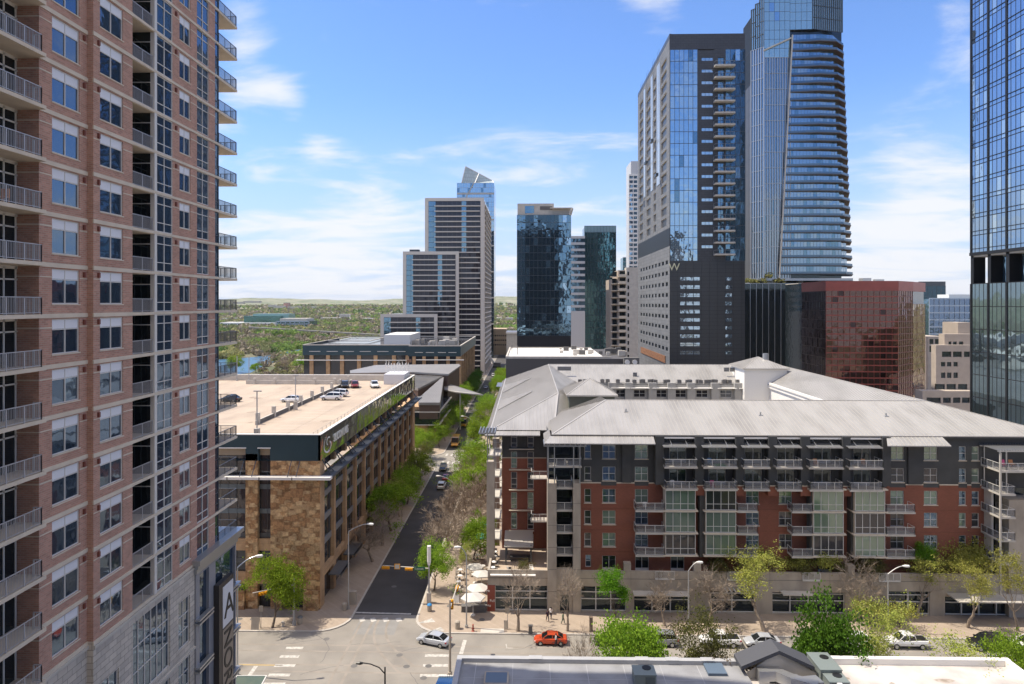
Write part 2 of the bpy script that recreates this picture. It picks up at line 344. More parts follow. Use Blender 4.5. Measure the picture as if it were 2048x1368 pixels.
M_brick = brickmat('rose_brick', (.47, .255, .19), (.34, .18, .135), (.40, .33, .27), .40, .135, .014, .9, .15, .10)
M_brick2 = brickmat('orange_brick', (.245, .088, .055), (.21, .074, .046), (.19, .078, .052), .30, .1, .008, .9, .05, .10)
M_stone = brickmat('rough_sandstone', (.56, .37, .19), (.36, .20, .09), (.22, .13, .065), 1.25, .62, .03, .9, 1.0, .55, .6)
def rubble():
    t = M_stone.node_tree; b = t.nodes['Principled BSDF']; g = t.nodes.new('ShaderNodeNewGeometry'); s = t.nodes.new('ShaderNodeSeparateXYZ'); t.links.new(g.outputs['Position'], s.inputs[0])
    a = t.nodes.new('ShaderNodeMath'); a.operation = 'ADD'; t.links.new(s.outputs[0], a.inputs[0]); t.links.new(s.outputs[1], a.inputs[1])
    zz_ = t.nodes.new('ShaderNodeMath'); zz_.operation = 'MULTIPLY'; zz_.inputs[1].default_value = 1.5; t.links.new(s.outputs[2], zz_.inputs[0])
    c = t.nodes.new('ShaderNodeCombineXYZ'); t.links.new(a.outputs[0], c.inputs[0]); t.links.new(zz_.outputs[0], c.inputs[1])
    v = t.nodes.new('ShaderNodeTexVoronoi'); v.distance = 'CHEBYCHEV'; v.inputs['Scale'].default_value = 1.0; t.links.new(c.outputs[0], v.inputs['Vector'])
    n = t.nodes.new('ShaderNodeTexNoise'); n.inputs['Scale'].default_value = 4; n.inputs['Detail'].default_value = 8; t.links.new(g.outputs['Position'], n.inputs['Vector'])
    sc = t.nodes.new('ShaderNodeSeparateColor'); t.links.new(v.outputs['Color'], sc.inputs[0])
    r = t.nodes.new('ShaderNodeValToRGB'); t.links.new(sc.outputs[0], r.inputs[0]); e = r.color_ramp.elements
    e[0].color = (.34, .185, .085, 1); e[1].color = (.60, .41, .22, 1); q = e.new(.35); q.color = (.42, .235, .105, 1); q = e.new(.7); q.color = (.54, .355, .18, 1)
    m1 = t.nodes.new('ShaderNodeMixRGB'); m1.blend_type = 'OVERLAY'; m1.inputs[0].default_value = .75; t.links.new(r.outputs[0], m1.inputs[1]); t.links.new(n.outputs['Fac'], m1.inputs[2])
    ed_ = t.nodes.new('ShaderNodeMapRange'); ed_.inputs['From Min'].default_value = .34; ed_.inputs['From Max'].default_value = .56; ed_.inputs['To Min'].default_value = 1; ed_.inputs['To Max'].default_value = .62; t.links.new(v.outputs['Distance'], ed_.inputs['Value'])
    m2 = t.nodes.new('ShaderNodeMixRGB'); m2.blend_type = 'MULTIPLY'; m2.inputs[0].default_value = 1; t.links.new(m1.outputs[0], m2.inputs[1]); t.links.new(ed_.outputs[0], m2.inputs[2]); t.links.new(m2.outputs[0], b.inputs['Base Color'])
rubble()
M_stone2 = brickmat('sawn_sandstone', (.46, .30, .165), (.38, .24, .13), (.28, .18, .1), 1.6, 1.2, .015, .9, .1, .22)
M_grey_stone = brickmat('pale_limestone', (.56, .51, .44), (.44, .40, .35), (.28, .255, .225), .95, .45, .025, .9, .25, .12)
M_band = mat('cream_stone', (.58, .51, .41), .85, var=.06, vs=1)
M_rail = mat('grey_rail', (.42, .43, .46), .45, .3)
M_raild = mat('dark_rail', (.16, .17, .18), .4, .5)
M_white = mat('white_paint', (.74, .72, .68), .6)
M_frame = mat('pale_frame', (.60, .59, .56), .5)
M_framed = mat('dark_frame', (.09, .10, .11), .4, .4)
M_blind = mat('white_blind', (.70, .72, .76), .5)
G_dark = glassmat('dark_window_glass', (.12, .18, .26), .03, .8, .012)
G_black = glassmat('black_glass', (.05, .065, .075), .05, .7, .02)
G_int = mat('dark_interior', (.018, .018, .02), .6)
G_blue = glassmat('blue_curtain_glass', (.36, .50, .62), .03, .9, .05, .35)
G_blue2 = glassmat('deep_blue_glass', (.16, .27, .36), .04, .85, .08, .3)
G_teal = glassmat('teal_glass', (.12, .26, .28), .04, .85, .06, .3)
G_green = glassmat('pale_green_glass', (.20, .27, .235), .06, .5, .02)
G_mir = glassmat('mirror_glass', (.55, .57, .50), .02, .95, .10, .35)
G_smoke = glassmat('smoked_glass', (.07, .075, .085), .04, .6, .08, .3)
G_bronze = glassmat('bronze_glass', (.20, .11, .09), .03, .85, .12, .18)
M_roof = mat('grey_metal_roof', (.37, .36, .345), .45, .2, col2=(.26, .25, .235), vs=.35, lo=.42, hi=.75, stretch=(1, .25, 1))
M_seam = mat('roof_seam', (.48, .455, .415), .4, .3)
M_char = mat('charcoal_stucco', (.058, .060, .060), .8, var=.10, vs=.8)
M_steel = mat('galvanised_steel', (.42, .43, .44), .35, .7)
M_tealp = mat('teal_panel', (.030, .062, .078), .45, .3, var=.06, vs=.3)
M_bark = mat('bark', (.15, .115, .085), .95, var=.25, vs=4)
M_barkl = mat('pale_bark', (.26, .21, .165), .95, var=.2, vs=4)
M_black = mat('black_metal', (.025, .026, .028), .4, .4)
# ---------------------------------------------------------------- ground, streets, water
PI_ = math.pi
XL, XR = -30.4, -5.8            # building lines of the long street
YA = 99.4                       # building line beyond the cross street
BL, GAP = 84.0, 24.4            # block and street depth
blocksY = [YA + i * (BL + GAP) for i in range(5)]
g = MB(); g.box(-9000, 9000, -400, 14000, -1.0, -.02); struct(g, 'ground', mat('scrub_ground', (.085, .10, .045), .95, col2=(.16, .14, .09), vs=.02, lo=.4, hi=.6))
g = MB(); g.box(-160, 330, -100, 640, -.015, 0.0); struct(g, 'road', M_asph)
g = MB(); g.box(-25.2, -15.7, 98.2, 182, .0003, .0022); g.box(-25.2, -15.7, 209, 640, .0003, .0022); struct(g, 'dark_road', mat('fresh_shaded_asphalt', (.062, .058, .055), .9, var=.15, vs=.25, bump=.1, bs=30))  # fresh dark asphalt, its colour lowered further to deepen the street's shade
# pavements: a raised slab per block with rounded street corner and a kerb strip
def pave(name, x0, x1, y0, y1, r=4.5):
    P = []
    for cx, cy, a0 in ((x1-r, y0+r, -90), (x1-r, y1-r, 0), (x0+r, y1-r, 90), (x0+r, y0+r, 180)):
        for k in range(7): a = R(a0 + 15 * k); P.append((cx + r*math.cos(a), cy + r*math.sin(a)))
    m = MB(); m.prism(P, .0, .14, 0); struct(m, name + '_kerb', M_kerb)
    c = ((x0+x1)/2, (y0+y1)/2); q = [(p[0] + (-.28 if p[0] > c[0] else .28), p[1] + (-.28 if p[1] > c[1] else .28)) for p in P]
    m = MB(); m.prism(q, .135, .144, 0); struct(m, name, M_side)
for i, y in enumerate(blocksY[:4]):
    pave('pavement', -118, -25.0, y - 6.7, y + BL + 5.5); pave('pavement', -15.9, 84.5, y - 6.7, y + BL + 5.5); pave('pavement', 97, 200, y - 6.7, y + BL + 5.5)
pave('pavement', -118, -25.0, -30, 74.5); pave('pavement', -15.9, 84.5, -30, 74.5); pave('pavement', 97, 200, -30, 164-70)
m = MB()   # painted markings, 4 mm above the road
def bar(px0, py0, px1, py1, wd):
    a = gnd(px0, py0); b_ = gnd(px1, py1); d = (b_-a).normalized(); n_ = Vector((-d.y, d.x, 0)) * wd / 2
    m.face([(a+n_)[:2] + (.004,), (a-n_)[:2] + (.004,), (b_-n_)[:2] + (.004,), (b_+n_)[:2] + (.004,)])
for (a, b_, c, w_) in ((572, 606, 1296, .55), (560, 598, 1313, .55), (549, 590, 1331, .55), (537, 580, 1350, .55), (524, 570, 1368, .6)): bar(a, c, b_, c, .62)
for (a, b_, c) in ((842, 898, 1277), (850, 898, 1311), (846, 896, 1331), (840, 893, 1351), (833, 890, 1372)): bar(a, c, b_, c, .62)
for px in (729, 751, 776, 802): bar(px-3, 1243, px-6 if px < 760 else px-6, 1236, .75)
for px in (650,): bar(645, 1223, 822, 1228, .4)
bar(930, 1280, 922, 1308, .5); bar(512, 1332, 498, 1352, .5); bar(1012, 1288, 1014, 1296, .12); bar(1012, 1296, 1026, 1296, .12)
for k, yy in enumerate((184 + 7.2, 208 - 7)):
    for i in range(6): x = -24.3 + i * 1.5; m.face([(x, yy, .004), (x+.6, yy, .004), (x+.6, yy+3, .004), (x, yy+3, .004)])
for px, py in ((848, 1244), (866, 1262)):     # worn white triangles where the pavement corner opens
    p = gnd(px, py, .15); m.face([(p.x-1, p.y-.5, .150), (p.x+1.6, p.y+.1, .150), (p.x+.9, p.y+1.2, .150)])
struct(m, 'road_markings', M_paint)
m = MB(); a = gnd(478, 1330); m.box(a.x, a.x+5.5, a.y, a.y+.12, .001, .004); struct(m, 'yellow_road_line', M_yel)
m = MB()
for px, py, c in ((788, 1173, 1), (708, 1332, 1), (813, 1333, 1), (857, 1332, 1), (847, 1356, 1), (799, 1310, 0), (653, 1278, 0), (480, 1333, 1), (964, 1241, 2), (479, 1240, 2), (506, 1240, 2), (899, 1214, 2)):
    p = gnd(px, py); z = .006 if c < 2 else .150; m.tube([(p.x, p.y, z-.004), (p.x, p.y, z)], [.42, .42], 18); m.tube([(p.x, p.y, z), (p.x, p.y, z+.004)], [.62, .62], 18, 1, False)
struct(m, 'manhole_covers', [M_asph2, M_asph2])
m = MB(); a = gnd(730, 1262); m.box(a.x-1.5, a.x+4.2, a.y-1.0, a.y+3.4, .0005, .002); struct(m, 'road_patch', mat('patch', (.22, .215, .205), .9, var=.06, vs=1))
m = MB(); rk = random.Random(8)
for px, py, n_, ang in ((640, 1325, 16, .9), (700, 1290, 14, .1), (820, 1345, 12, -.8), (560, 1290, 12, .2), (1010, 1300, 14, 0.0), (760, 1305, 16, .05), (600, 1350, 10, 1.2)):
    p = gnd(px, py); q = Vector((p.x, p.y, 0)); a = ang
    for k in range(n_):
        a += rk.gauss(0, .35) * .6; d = Vector((math.cos(a), math.sin(a), 0)) * rk.uniform(.3, .7); s_ = Vector((-d.y, d.x, 0)).normalized() * .035; m.face([(q-s_)[:2] + (.003,), (q+s_)[:2] + (.003,), (q+d+s_)[:2] + (.003,), (q+d-s_)[:2] + (.003,)]); q = q + d
struct(m, 'road_cracks', M_asph2)
m = MB()      # worn wheel tracks
for ti_, (x0, y0, x1, y1, bow) in enumerate(((-45, 84.5, 30, 84.2, 0), (-45, 82.9, 30, 82.6, 0), (-45, 89.3, 60, 89.4, 0), (-45, 87.7, 60, 87.8, 0), (-19.6, 98, -14, 84.3, 2.0), (-21.1, 98, -15.5, 82.7, 2.0), (-23.4, 98, -23.6, 76, 0), (-21.9, 98, -22.1, 76, 0))):
    pr = None; tz = .0024 + ti_*.00012
    for k in range(25):
        t_ = k/24; x = x0+(x1-x0)*t_ - bow*math.sin(t_*PI_)*1.0; y = y0+(y1-y0)*t_
        if pr:
            d = Vector((x-pr[0], y-pr[1], 0)).normalized(); s_ = Vector((-d.y, d.x, 0))*.17; A = Vector((pr[0], pr[1], tz)); B = Vector((x, y, tz)); m.face([A-s_, A+s_, B+s_, B-s_])
        pr = (x, y)
struct(m, 'wheel_tracks', mat('wheel_track', (.225, .20, .17), .8, col2=(.275, .245, .21), vs=.5, lo=.4, hi=.6))
m = MB(); a = gnd(984, 1266, .15); m.box(a.x-1.6, a.x+1.6, 92.9, 94.1, .146, .150); struct(m, 'inlet_cover', M_concl)
# storefront strip, far lots and hidden street ends
# river
pts = [(300, 712), (440, 719), (475, 717), (510, 714), (548, 709), (580, 703), (604, 698), (618, 694), (640, 693), (640, 700), (612, 704), (592, 712), (560, 720), (525, 733), (500, 746), (440, 752), (300, 760)]
P = [gnd(a, b_, 0) for a, b_ in pts]
m = MB(); m.face([(p.x, p.y, .05) for p in P]); wm = mat('river_water', (.045, .12, .20), .35, 0, bump=.15, bs=.6, spec=.3); struct(m, 'water', wm)
# far hills
m = MB()
def hill_h(x, y):
    d = y - 1750; base = max(0, min(1, d / 3800))
    h = (66 + 34 * noise.noise(Vector((x*.0011, y*.0007, 3))) + 22 * noise.noise(Vector((x*.0021, y*.0017, 8))) + 10 * noise.noise(Vector((x*.006, y*.005, 1)))) * base + 22 * max(0, noise.noise(Vector((x*.0011+5, y*.0010, 9)))) * base
    h += 30 * math.exp(-((x + 80)**2) / 900000.0) * max(0, min(1, (y-4200)/1500))
    return h - 1.5 + (3.5 if y > 1500 else 0) * 0
nx, ny = 150, 60; b0 = 0
for j in range(ny + 1):
    y = 1700 + (j / ny) ** 1.5 * 5600
    for i in range(nx + 1):
        x = (-1 + 2 * i / nx) * (y * 1.05); m.v.append((x, y, hill_h(x, y)))
for j in range(ny):
    for i in range(nx): k = j*(nx+1)+i; m.f.append([k, k+1, k+nx+2, k+nx+1]); m.m.append(0)
M_hill = mat('wooded_hillside', (.11, .14, .07), 1, col2=(.26, .25, .17), vs=.012, lo=.38, hi=.62, bump=1.0, bs=.08)
o = m.build('hills', M_hill, smooth=True); tag(o, kind='structure')
# riverside and far woods: masses of leaf clumps, no tree of them can be told apart
LM_a = leafmat('spring_leaves', (.17, .29, .030), (.30, .42, .05)); LM_b = leafmat('olive_leaves', (.14, .19, .045), (.22, .27, .06)); LM_c = leafmat('yellow_spring_leaves', (.30, .34, .07), (.42, .42, .11))
LM_d = leafmat('deep_green_leaves', (.05, .13, .018), (.12, .25, .03)); LM_t = leafmat('bare_twig_haze', (.20, .16, .125), (.27, .22, .18), .1)
def clump(mb, c, r, n, s, mi):
    for _ in range(n):
        u = random.uniform(-1, 1); a = random.uniform(0, 6.283); q = math.sqrt(1-u*u); rr = r * random.uniform(.6, 1.0)
        p = Vector((c[0] + rr*q*math.cos(a), c[1] + rr*q*math.sin(a), c[2] + rr*.75*u))
        d = Vector((random.gauss(0, 1), random.gauss(0, 1), random.gauss(0, 1))).normalized(); e = d.orthogonal().normalized(); f = d.cross(e)
        k = s * random.uniform(.6, 1.3); mb.v += [tuple(p - e*k - f*k*.7), tuple(p + e*k - f*k*.5), tuple(p + e*k*.8 + f*k), tuple(p - e*k*.7 + f*k*.8)]
        b_ = len(mb.v) - 4; mb.f.append([b_, b_+1, b_+2, b_+3]); mb.m.append(mi)
from mathutils.geometry import intersect_point_tri_2d
def inpoly(x, y, P):
    c = False; j = len(P) - 1
    for i in range(len(P)):
        if (P[i].y > y) != (P[j].y > y) and x < (P[j].x-P[i].x)*(y-P[i].y)/(P[j].y-P[i].y)+P[i].x: c = not c
        j = i
    return c
rw = MB(); rnd = random.Random(3)
def mass(mb, n, y0, y1, px0, px1, rmin, rmax, leaves, ls, pw=1.0, zb=0):
    for _ in range(n):
        y = y0 + (y1-y0) * rnd.random() ** pw; px = rnd.uniform(px0, px1); x = XY(px, y)
        if inpoly(x, y, P) or (y < 640 and -45 < x < 330) or (abs(x + 18) < 30 and y < 660): continue
        if any(inpoly(x, y - k, P) for k in (15,)) and rnd.random() < .4: continue
        r = rnd.uniform(rmin, rmax); t_ = noise.noise(Vector((x*.012, y*.008, 2))); mi = 0 if t_ > .30 else 1 if t_ > .02 else 4 if t_ > -.2 else 3 if t_ < -.36 else 2
        if rnd.random() < .22: mi = rnd.choice((0, 1, 1, 4, 4, 2, 3))
        clump(mb, (x, y, (hill_h(x, y) + 1 if zb == 'hill' else zb) + r * .7), r, leaves, ls, mi)
mass(rw, 1400, 470, 900, 380, 1100, 3.0, 5.5, 48, 1.0)
mass(rw, 2000, 900, 1700, 380, 1090, 4, 7, 24, 2.0)
mass(rw, 3200, 1700, 3600, 380, 1100, 4, 7.5, 12, 3.6, zb='hill')
WM = [leafmat('wood_green', (.17, .23, .06), (.24, .31, .09)), leafmat('wood_olive', (.17, .18, .08), (.24, .24, .12)), leafmat('wood_yellow', (.26, .25, .11), (.33, .30, .15)), leafmat('wood_dark', (.08, .13, .04), (.13, .18, .06)), leafmat('wood_brown', (.22, .18, .135), (.29, .25, .20), .1)]
tag(rw.build('riverside_woodland', WM), 'green and brown spring woodland along the river and out to the hills', 'woodland', kind='stuff')
rw = MB()
mass(rw, 400, 560, 2200, 1840, 1960, 5, 9, 18, 2.6); mass(rw, 500, 2400, 3400, 1080, 1960, 8, 12, 10, 6)
if rw.v: tag(rw.build('far_woodland', WM), 'distant strip of trees seen between the towers on the right', 'woodland', kind='stuff')

# ---------------------------------------------------------------- left brick tower
T = thing('brick_tower', 'rose brick apartment tower with cream bands and stacked balconies filling the left of the photo', 'building', (XL - 8, 50, 0))
X0 = XL; X1_ = XL - .45
zb0 = 50.9; FH = 3.29; KB, KT = -9, 10
ZF = [zb0 + FH * k for k in range(KB, KT)]
yA0 = YX(78, X1_); yA1 = YX(174, X1_); yEnd = YX(438, X0)
fA = Fac(X1_, 0, (0, 1), (1, 0)); fB = Fac(X0, 0, (0, 1), (1, 0))
def yy(px): return YX(px, X0)
w1 = (YX(104, X1_), YX(159, X1_)); w2 = (yy(200), yy(246)); rec = (yy(265), yy(308)); gb1 = (yy(313), yy(345)); w3 = (yy(359), yy(381)); gb2 = (yy(394), yy(418)); cor = (yy(430), yEnd)
yB0 = yA1
walls = MB(); bands = MB()
hA = [(w1[0], w1[1], z+.65, z+2.95) for z in ZF]; fA.wall(walls, yA0, yA1, 21.3, ZF[-1]+FH, hA, .22)
hB = []
for z in ZF: hB += [(w2[0], w2[1], z+.65, z+2.95), (w3[0], w3[1], z+.75, z+2.95), (gb2[0], gb2[1], z+.12, z+3.1)]
zt = ZF[-1] + FH
fB.wall(walls, yB0, rec[0], 21.3, zt, [h for h in hB if h[0] == w2[0]], .22)
fB.wall(walls, gb1[1], cor[0], 21.3, zt, [h for h in hB if h[0] != w2[0]], .22)
walls.face([(X1_, yA1, 21.3), (X0, yA1, 21.3), (X0, yA1, zt), (X1_, yA1, zt)])            # jog facing the camera
XW = XL - 1.9
walls.face([(XW, yA0, 0), (X1_, yA0, 0), (X1_, yA0, zt), (XW, yA0, zt)])                   # return wall facing the camera
walls.box(XL-26, XW-4, 5, yA0, 0, 119); walls.box(XL-26, X1_-2.6, yA0+.1, yEnd, 0, zt+1); walls.box(XL-26, X1_, yA0+.1, yEnd+5.4, zt+1.05, 119)  # unseen upper mass added, reaching farther out to shade the near roofs
# recess behind the middle balconies
XRc = XL - 2.3
walls.face([(XRc, rec[0], 21.3), (X0, rec[0], 21.3), (X0, rec[0], zt), (XRc, rec[0], zt)]); walls.face([(X0, gb1[1], 21.3), (X0-.25, gb1[1], 21.3), (X0-.25, gb1[1], zt), (X0, gb1[1], zt)])
walls.build('brick_wall', M_brick, T)
for z in ZF + [zt]:
    fA.box(bands, yA0-.02, yA1+.0, z-.26, z+.02, -.02, .07); fB.box(bands, yA1-.05, rec[0], z-.26, z+.02, -.02, .07); fB.box(bands, rec[0], cor[1]+.05, z-.22, z+.0, -.02, .06)
    bands.box(XW, X1_-.0, yA0-.06, yA0+.02, z-.26, z+.02)
    for (f, a, b_) in ((fA, yA0, w1[0]), (fA, w1[1], yA1), (fB, yB0, w2[0]), (fB, w2[1], rec[0]), (fB, gb1[1], w3[0]), (fB, w3[1], gb2[0]), (fB, gb2[1], cor[0])):
        f.box(bands, a, b_, z+2.36, z+2.44, -.02, .025)
    bands.box(XW, X1_-.03, yA0-.03, yA0+.02, z+2.36, z+2.44)
    fB.box(bands, w2[0]-.05, w2[1]+.05, z+.57, z+.65, 0, .05); fA.box(bands, w1[0]-.05, w1[1]+.05, z+.57, z+.65, 0, .05); fB.box(bands, w3[0]-.05, w3[1]+.05, z+.67, z+.75, 0, .04)
bands.build('cream_band', M_band, T)
lamps = MB()
for z in ZF:
    for (f, px, X_) in ((fA, 167, X1_), (fB, 196, X0), (fB, 351, X0)):
        u = YX(px, X_); f.box(lamps, u-.09, u+.09, z+2.5, z+2.85, .0, .14)
lamps.each('wall_vent', mat('rust_vent', (.17, .055, .04), .7), T)
for i, z in enumerate(ZF):
    if ZY(104, 0, 44) + 4 > z:
        window(fA, T, *w1, z+.65, z+2.95, 'blind', M_frame, G_dark, M_blind, .1)
    window(fB, T, *w2, z+.65, z+2.95, 'blind', M_frame, G_dark, M_blind, .1)
    window(fB, T, *w3, z+.75, z+2.95, 'blind', M_frame, G_dark, M_blind, .1)
    window(fB, T, *gb1, z+.02, z+3.05, 'bay', M_frame, G_dark, None, .05); window(fB, T, *gb2, z+.12, z+3.1, 'bay', M_frame, G_dark, None, .08)
    window(fB, T, *cor, z+.02, z+3.05, 'tall', M_framed, G_dark, None, .05)
m = MB(); fB.box(m, rec[1], gb1[0], 21.3, zt, -.3, .05); m.build('white_post', M_frame, T)
# recess back walls and soffits
m = MB(); m.face([(XRc, rec[0], 21.3), (XRc, rec[1], 21.3), (XRc, rec[1], zt), (XRc, rec[0], zt)]); m.face([(XRc, rec[1], 21.3), (X0-.3, rec[1], 21.3), (X0-.3, rec[1], zt), (XRc, rec[1], zt)])
m.face([(XW, 22, 0), (XW, yA0, 0), (XW, yA0, zt), (XW, 22, zt)]); m.build('balcony_glass', G_black, T)
m = MB()
for z in ZF:
    for y in (rec[0]+.9, rec[0]+1.9): m.box(XRc, XRc+.05, y-.03, y+.03, z, z+3.0)
    m.box(XRc, XRc+.05, rec[0], rec[1], z+2.2, z+2.27); m.box(XRc, XRc+.05, rec[0], rec[1], z+2.9, z+3.05)
    m.box(XRc+.02, X0-.3, rec[1]-.04, rec[1], z+2.2, z+2.27)
zz = zb0 + FH * -16
while zz < zt:
    for y in (yA0-.12, yA0-1.1, yA0-1.75, yA0-3.2, yA0-4.6, yA0-6, yA0-8): m.box(XW, XW+.06, y-.05, y+.05, zz, zz+3.0)
    m.box(XW, XW+.06, 22, yA0, zz+2.15, zz+2.25); m.box(XW, XW+.06, 22, yA0, zz+2.85, zz+3.05); zz += FH
m.build('door_frame', M_frame, T)
def balc(x0, x1, y0, y1, z, rp, mat_r, th=.24, bal=.12):
    s = MB(); s.box(x0, x1, y0, y1, z-th, z); o = s.build('balcony', M_band, T); r = MB(); railing(r, rp, 1.07, 0, bal); r.build('railing', mat_r, o); return o
kz = zb0 + FH * -14
while kz < zt:
    if kz < ZY(10, 0, 39) + 3: balc(XW, XL+.05, 29, yA0-.03, kz, [(XL-.05, 29, kz), (XL-.05, yA0-.35, kz), (X1_-.1, yA0-.35, kz)], M_rail)
    kz += FH
for z in ZF:
    balc(XRc, X0-.02, rec[0]+.01, rec[1]-.01, z-.02, [(X0-.1, rec[0]+.05, z-.02), (X0-.1, rec[1]-.05, z-.02)], M_rail)
    balc(X0-3.4, X0+.02, yEnd+.01, yEnd+4.2, z, [(X0-.06, yEnd+.1, z), (X0-.06, yEnd+4.1, z), (X0-3.3, yEnd+4.1, z)], M_raild)
# podium
m = MB(); yP1 = YX(389, X0); pod = [(yy(203), yy(238), 12.3, 17.9), (yy(203), yy(238), 4.2, 10), (yy(266), yy(340), 14.2, 20.3), (yy(266), yy(340), 6, 13.2), (yy(266), yy(340), .4, 5.2), (yy(357), yy(380), 14.6, 18.8), (yy(357), yy(380), 9.6, 13.5), (yy(357), yy(380), 4.4, 8.4), (yy(357), yy(380), .2, 3.6)]
fB.wall(m, yA1, yP1, 0, 21.3, pod, .3); m.face([(X1_, yA0, 0), (X1_, yA1, 0), (X1_, yA1, 21.3), (X1_, yA0, 21.3)]); m.face([(X1_, yA1, 0), (X0, yA1, 0), (X0, yA1, 21.3), (X1_, yA1, 21.3)])
m.build('stone_podium', M_grey_stone, T)
for h in pod: window(fB, T, *h, 'big' if h[1]-h[0] > 4 else 'three', M_frame, G_dark, None, .15)
m = MB()
for z in (21.0, 13.75, 9.05, 3.9): fB.box(m, yA1, yP1+.1, z-.22, z, .0, .14)
fA.box(m, yA0, yA1, 20.8, 21.02, 0, .14); m.build('stone_course', M_concl, T)
yC1 = YX(474, XL+.25); fC = Fac(XL+.15, 0, (0, 1), (1, 0))
m = MB(); fC.wall(m, yP1, yC1, 0, 21.2, [(yy(392)+.4, yy(415), 0.2, 20.0), (yy(428), yC1-.25, .2, 20.0)], .3); m.box(XL-8, XL-.3, yP1, yC1, 0, 21.2); m.face([(XL-.3, yP1, 0), (XL+.15, yP1, 0), (XL+.15, yP1, 21.2), (XL-.3, yP1, 21.2)])
m.build('corner_bay', mat('grey_panel', (.27, .28, .31), .5, .2), T)
m = MB(); m.face([fC.p(yP1+.1, .1, -.28), fC.p(yC1-.1, .1, -.28), fC.p(yC1-.1, 20.5, -.28), fC.p(yP1+.1, 20.5, -.28)]); m.box(XL-8, XL+.1, yC1, yC1+.05, 0, 20.5); m.build('corner_glass', G_dark, T)
m = MB(); m.box(XL-8.5, XL+.75, yP1-.5, yC1+.6, 21.2, 21.65); m.box(XL-8.5, XL+.5, yP1-.3, yC1+.35, 20.75, 21.2); m.box(XL-8.5, XL+.3, yP1-.15, yC1+.15, 20.3, 20.75)
m.build('cornice', M_steel, T)
m = MB()
for z in (15.6, 11.2, 6.8, 2.8):
    for dz in (0, .35): m.box(XL+.1, XL+.55, yP1-.1, yy(417), z+dz, z+dz+.16); m.box(XL+.1, XL+.55, yy(446), yC1+.3, z+dz, z+dz+.16)
m.each('steel_ledge', M_steel, T)
m = MB(); m.box(XL+.15, XL+1.4, yy(424)-.1, yy(424)+.25, 0, 18.2); m.box(XL+1.0, XL+1.15, 0, 0, 0, 0)
ys0 = yy(424); ys1 = ys0 + 3.2; m = MB(); m.box(XL+.16, XL+.7, ys0, ys1, 1.2, 17.8); sg = m.build('blade_sign', mat('sign_bronze', (.055, .05, .048), .5, .3), T)
m = MB(); m.box(XL+.7, XL+.74, ys0+.75, ys1-.15, 13.3, 17.3); m.build('sign_plate', mat('sign_white', (.62, .63, .66), .5), sg)
m = MB(); m.box(XL+.7, XL+.73, ys0+.75, ys1-.15, 1.6, 13.1); m.build('sign_face', mat('sign_tan', (.26, .215, .17), .5), sg)
M_ink = mat('sign_black', (.012, .012, .013), .5)
textmesh('sign_letter', 'A', 3.2, (XL+.76, ys0+1.0, 14.1), (R(90), 0, R(90)), M_ink, sg)
textmesh('sign_letter', 'NORRIS', 2.55, (XL+.76, ys0+1.05, 13.0), (R(90), R(90), R(90)), M_ink, sg)
textmesh('sign_letter', 'CONFERENCE\nCENTERS', .42, (XL+.76, ys0+1.85, 3.5), (R(90), R(90), R(90)), M_ink, sg)

# ---------------------------------------------------------------- parking and office block of sandstone across the street
SB = thing('stone_office_building', 'sandstone office block with rooftop parking, teal panels and a lettered mirror glass band', 'building', ((XL-100)/2, YA, 0))
XF = -88; ZP = 25.7; ZD = 24.2; YB = YA + BL
def fx(px): return XY(px, YA)
fS = Fac(0, YA, (1, 0), (0, -1)); fR = Fac(XL, 0, (0, 1), (1, 0))
pl, pl2, pr_, ml = fx(491), fx(515), fx(541), XL
st = MB()
fS.wall(st, pl, pl2, 0, 22.9, (), .3); fS.wall(st, pr_, ml, 0, 21.9, [(fx(568), fx(607), .2, 3.2)], .5)
st.face([(pl2, YA, 0), (pl2, YA+1, 0), (pl2, YA+1, 22.9), (pl2, YA, 22.9)]); st.face([(pr_, YA, 0), (pr_, YA+1, 0), (pr_, YA+1, 21.9), (pr_, YA, 21.9)]); st.face([(pl, YA, 0), (pl, YA+1, 0), (pl, YA+1, 22.9), (pl, YA, 22.9)])
st.box(fx(555), fx(566), YA-.5, YA-.02, 0, 3.2); st.box(fx(608), ml-.2, YA-.5, YA-.02, 0, 3.0); st.box(fx(475), fx(492)-.1, YA-.4, YA-.02, 0, 2.9)
st.build('stone_pier', M_stone, SB)
m = MB(); ins = MB()
for (a, b_) in ((XF, pl), (pl2, pr_)):
    m.face([(a, YA+.8, 0), (b_, YA+.8, 0), (b_, YA+.8, 23.9), (a, YA+.8, 23.9)])
m.face([(fx(568), YA+.45, .2), (fx(607), YA+.45, .2), (fx(607), YA+.45, 3.2), (fx(568), YA+.45, 3.2)])
m.build('front_glass', G_smoke, SB)
m = MB()
for (a, b_) in ((XF, pl), (pl2, pr_)):
    for z in (18.0, 14.4, 10.8, 7.1, 3.6): m.box(a, b_, YA+.72, YA+.79, z-.45, z+.25, 1 if z > 11 else 0)
    m.box(a, b_, YA+.3, YA+.78, 8.6, 10.3, 2); m.box(a, b_, YA+.3, YA+.78, 3.7, 5.4, 2)
    x = a
    while x < b_: m.box(x-.03, x+.03, YA+.72, YA+.8, 0, 23.9); x += 1.25
m.build('spandrel_grid', [M_framed, mat('blue_spandrel', (.12, .16, .19), .3, .3), M_stone2], SB)
m = MB(); fS.wall(m, XF, ml, 21.9, ZP, [(XF+2, fx(491), 21.9, 23.7), (fx(517), fx(540), 21.9, 23.7)], .8)
m.face([(XF, YA+.3, ZP), (ml, YA+.3, ZP), (ml, YA+.3, ZD), (XF, YA+.3, ZD)]); m.build('teal_panel', M_tealp, SB)
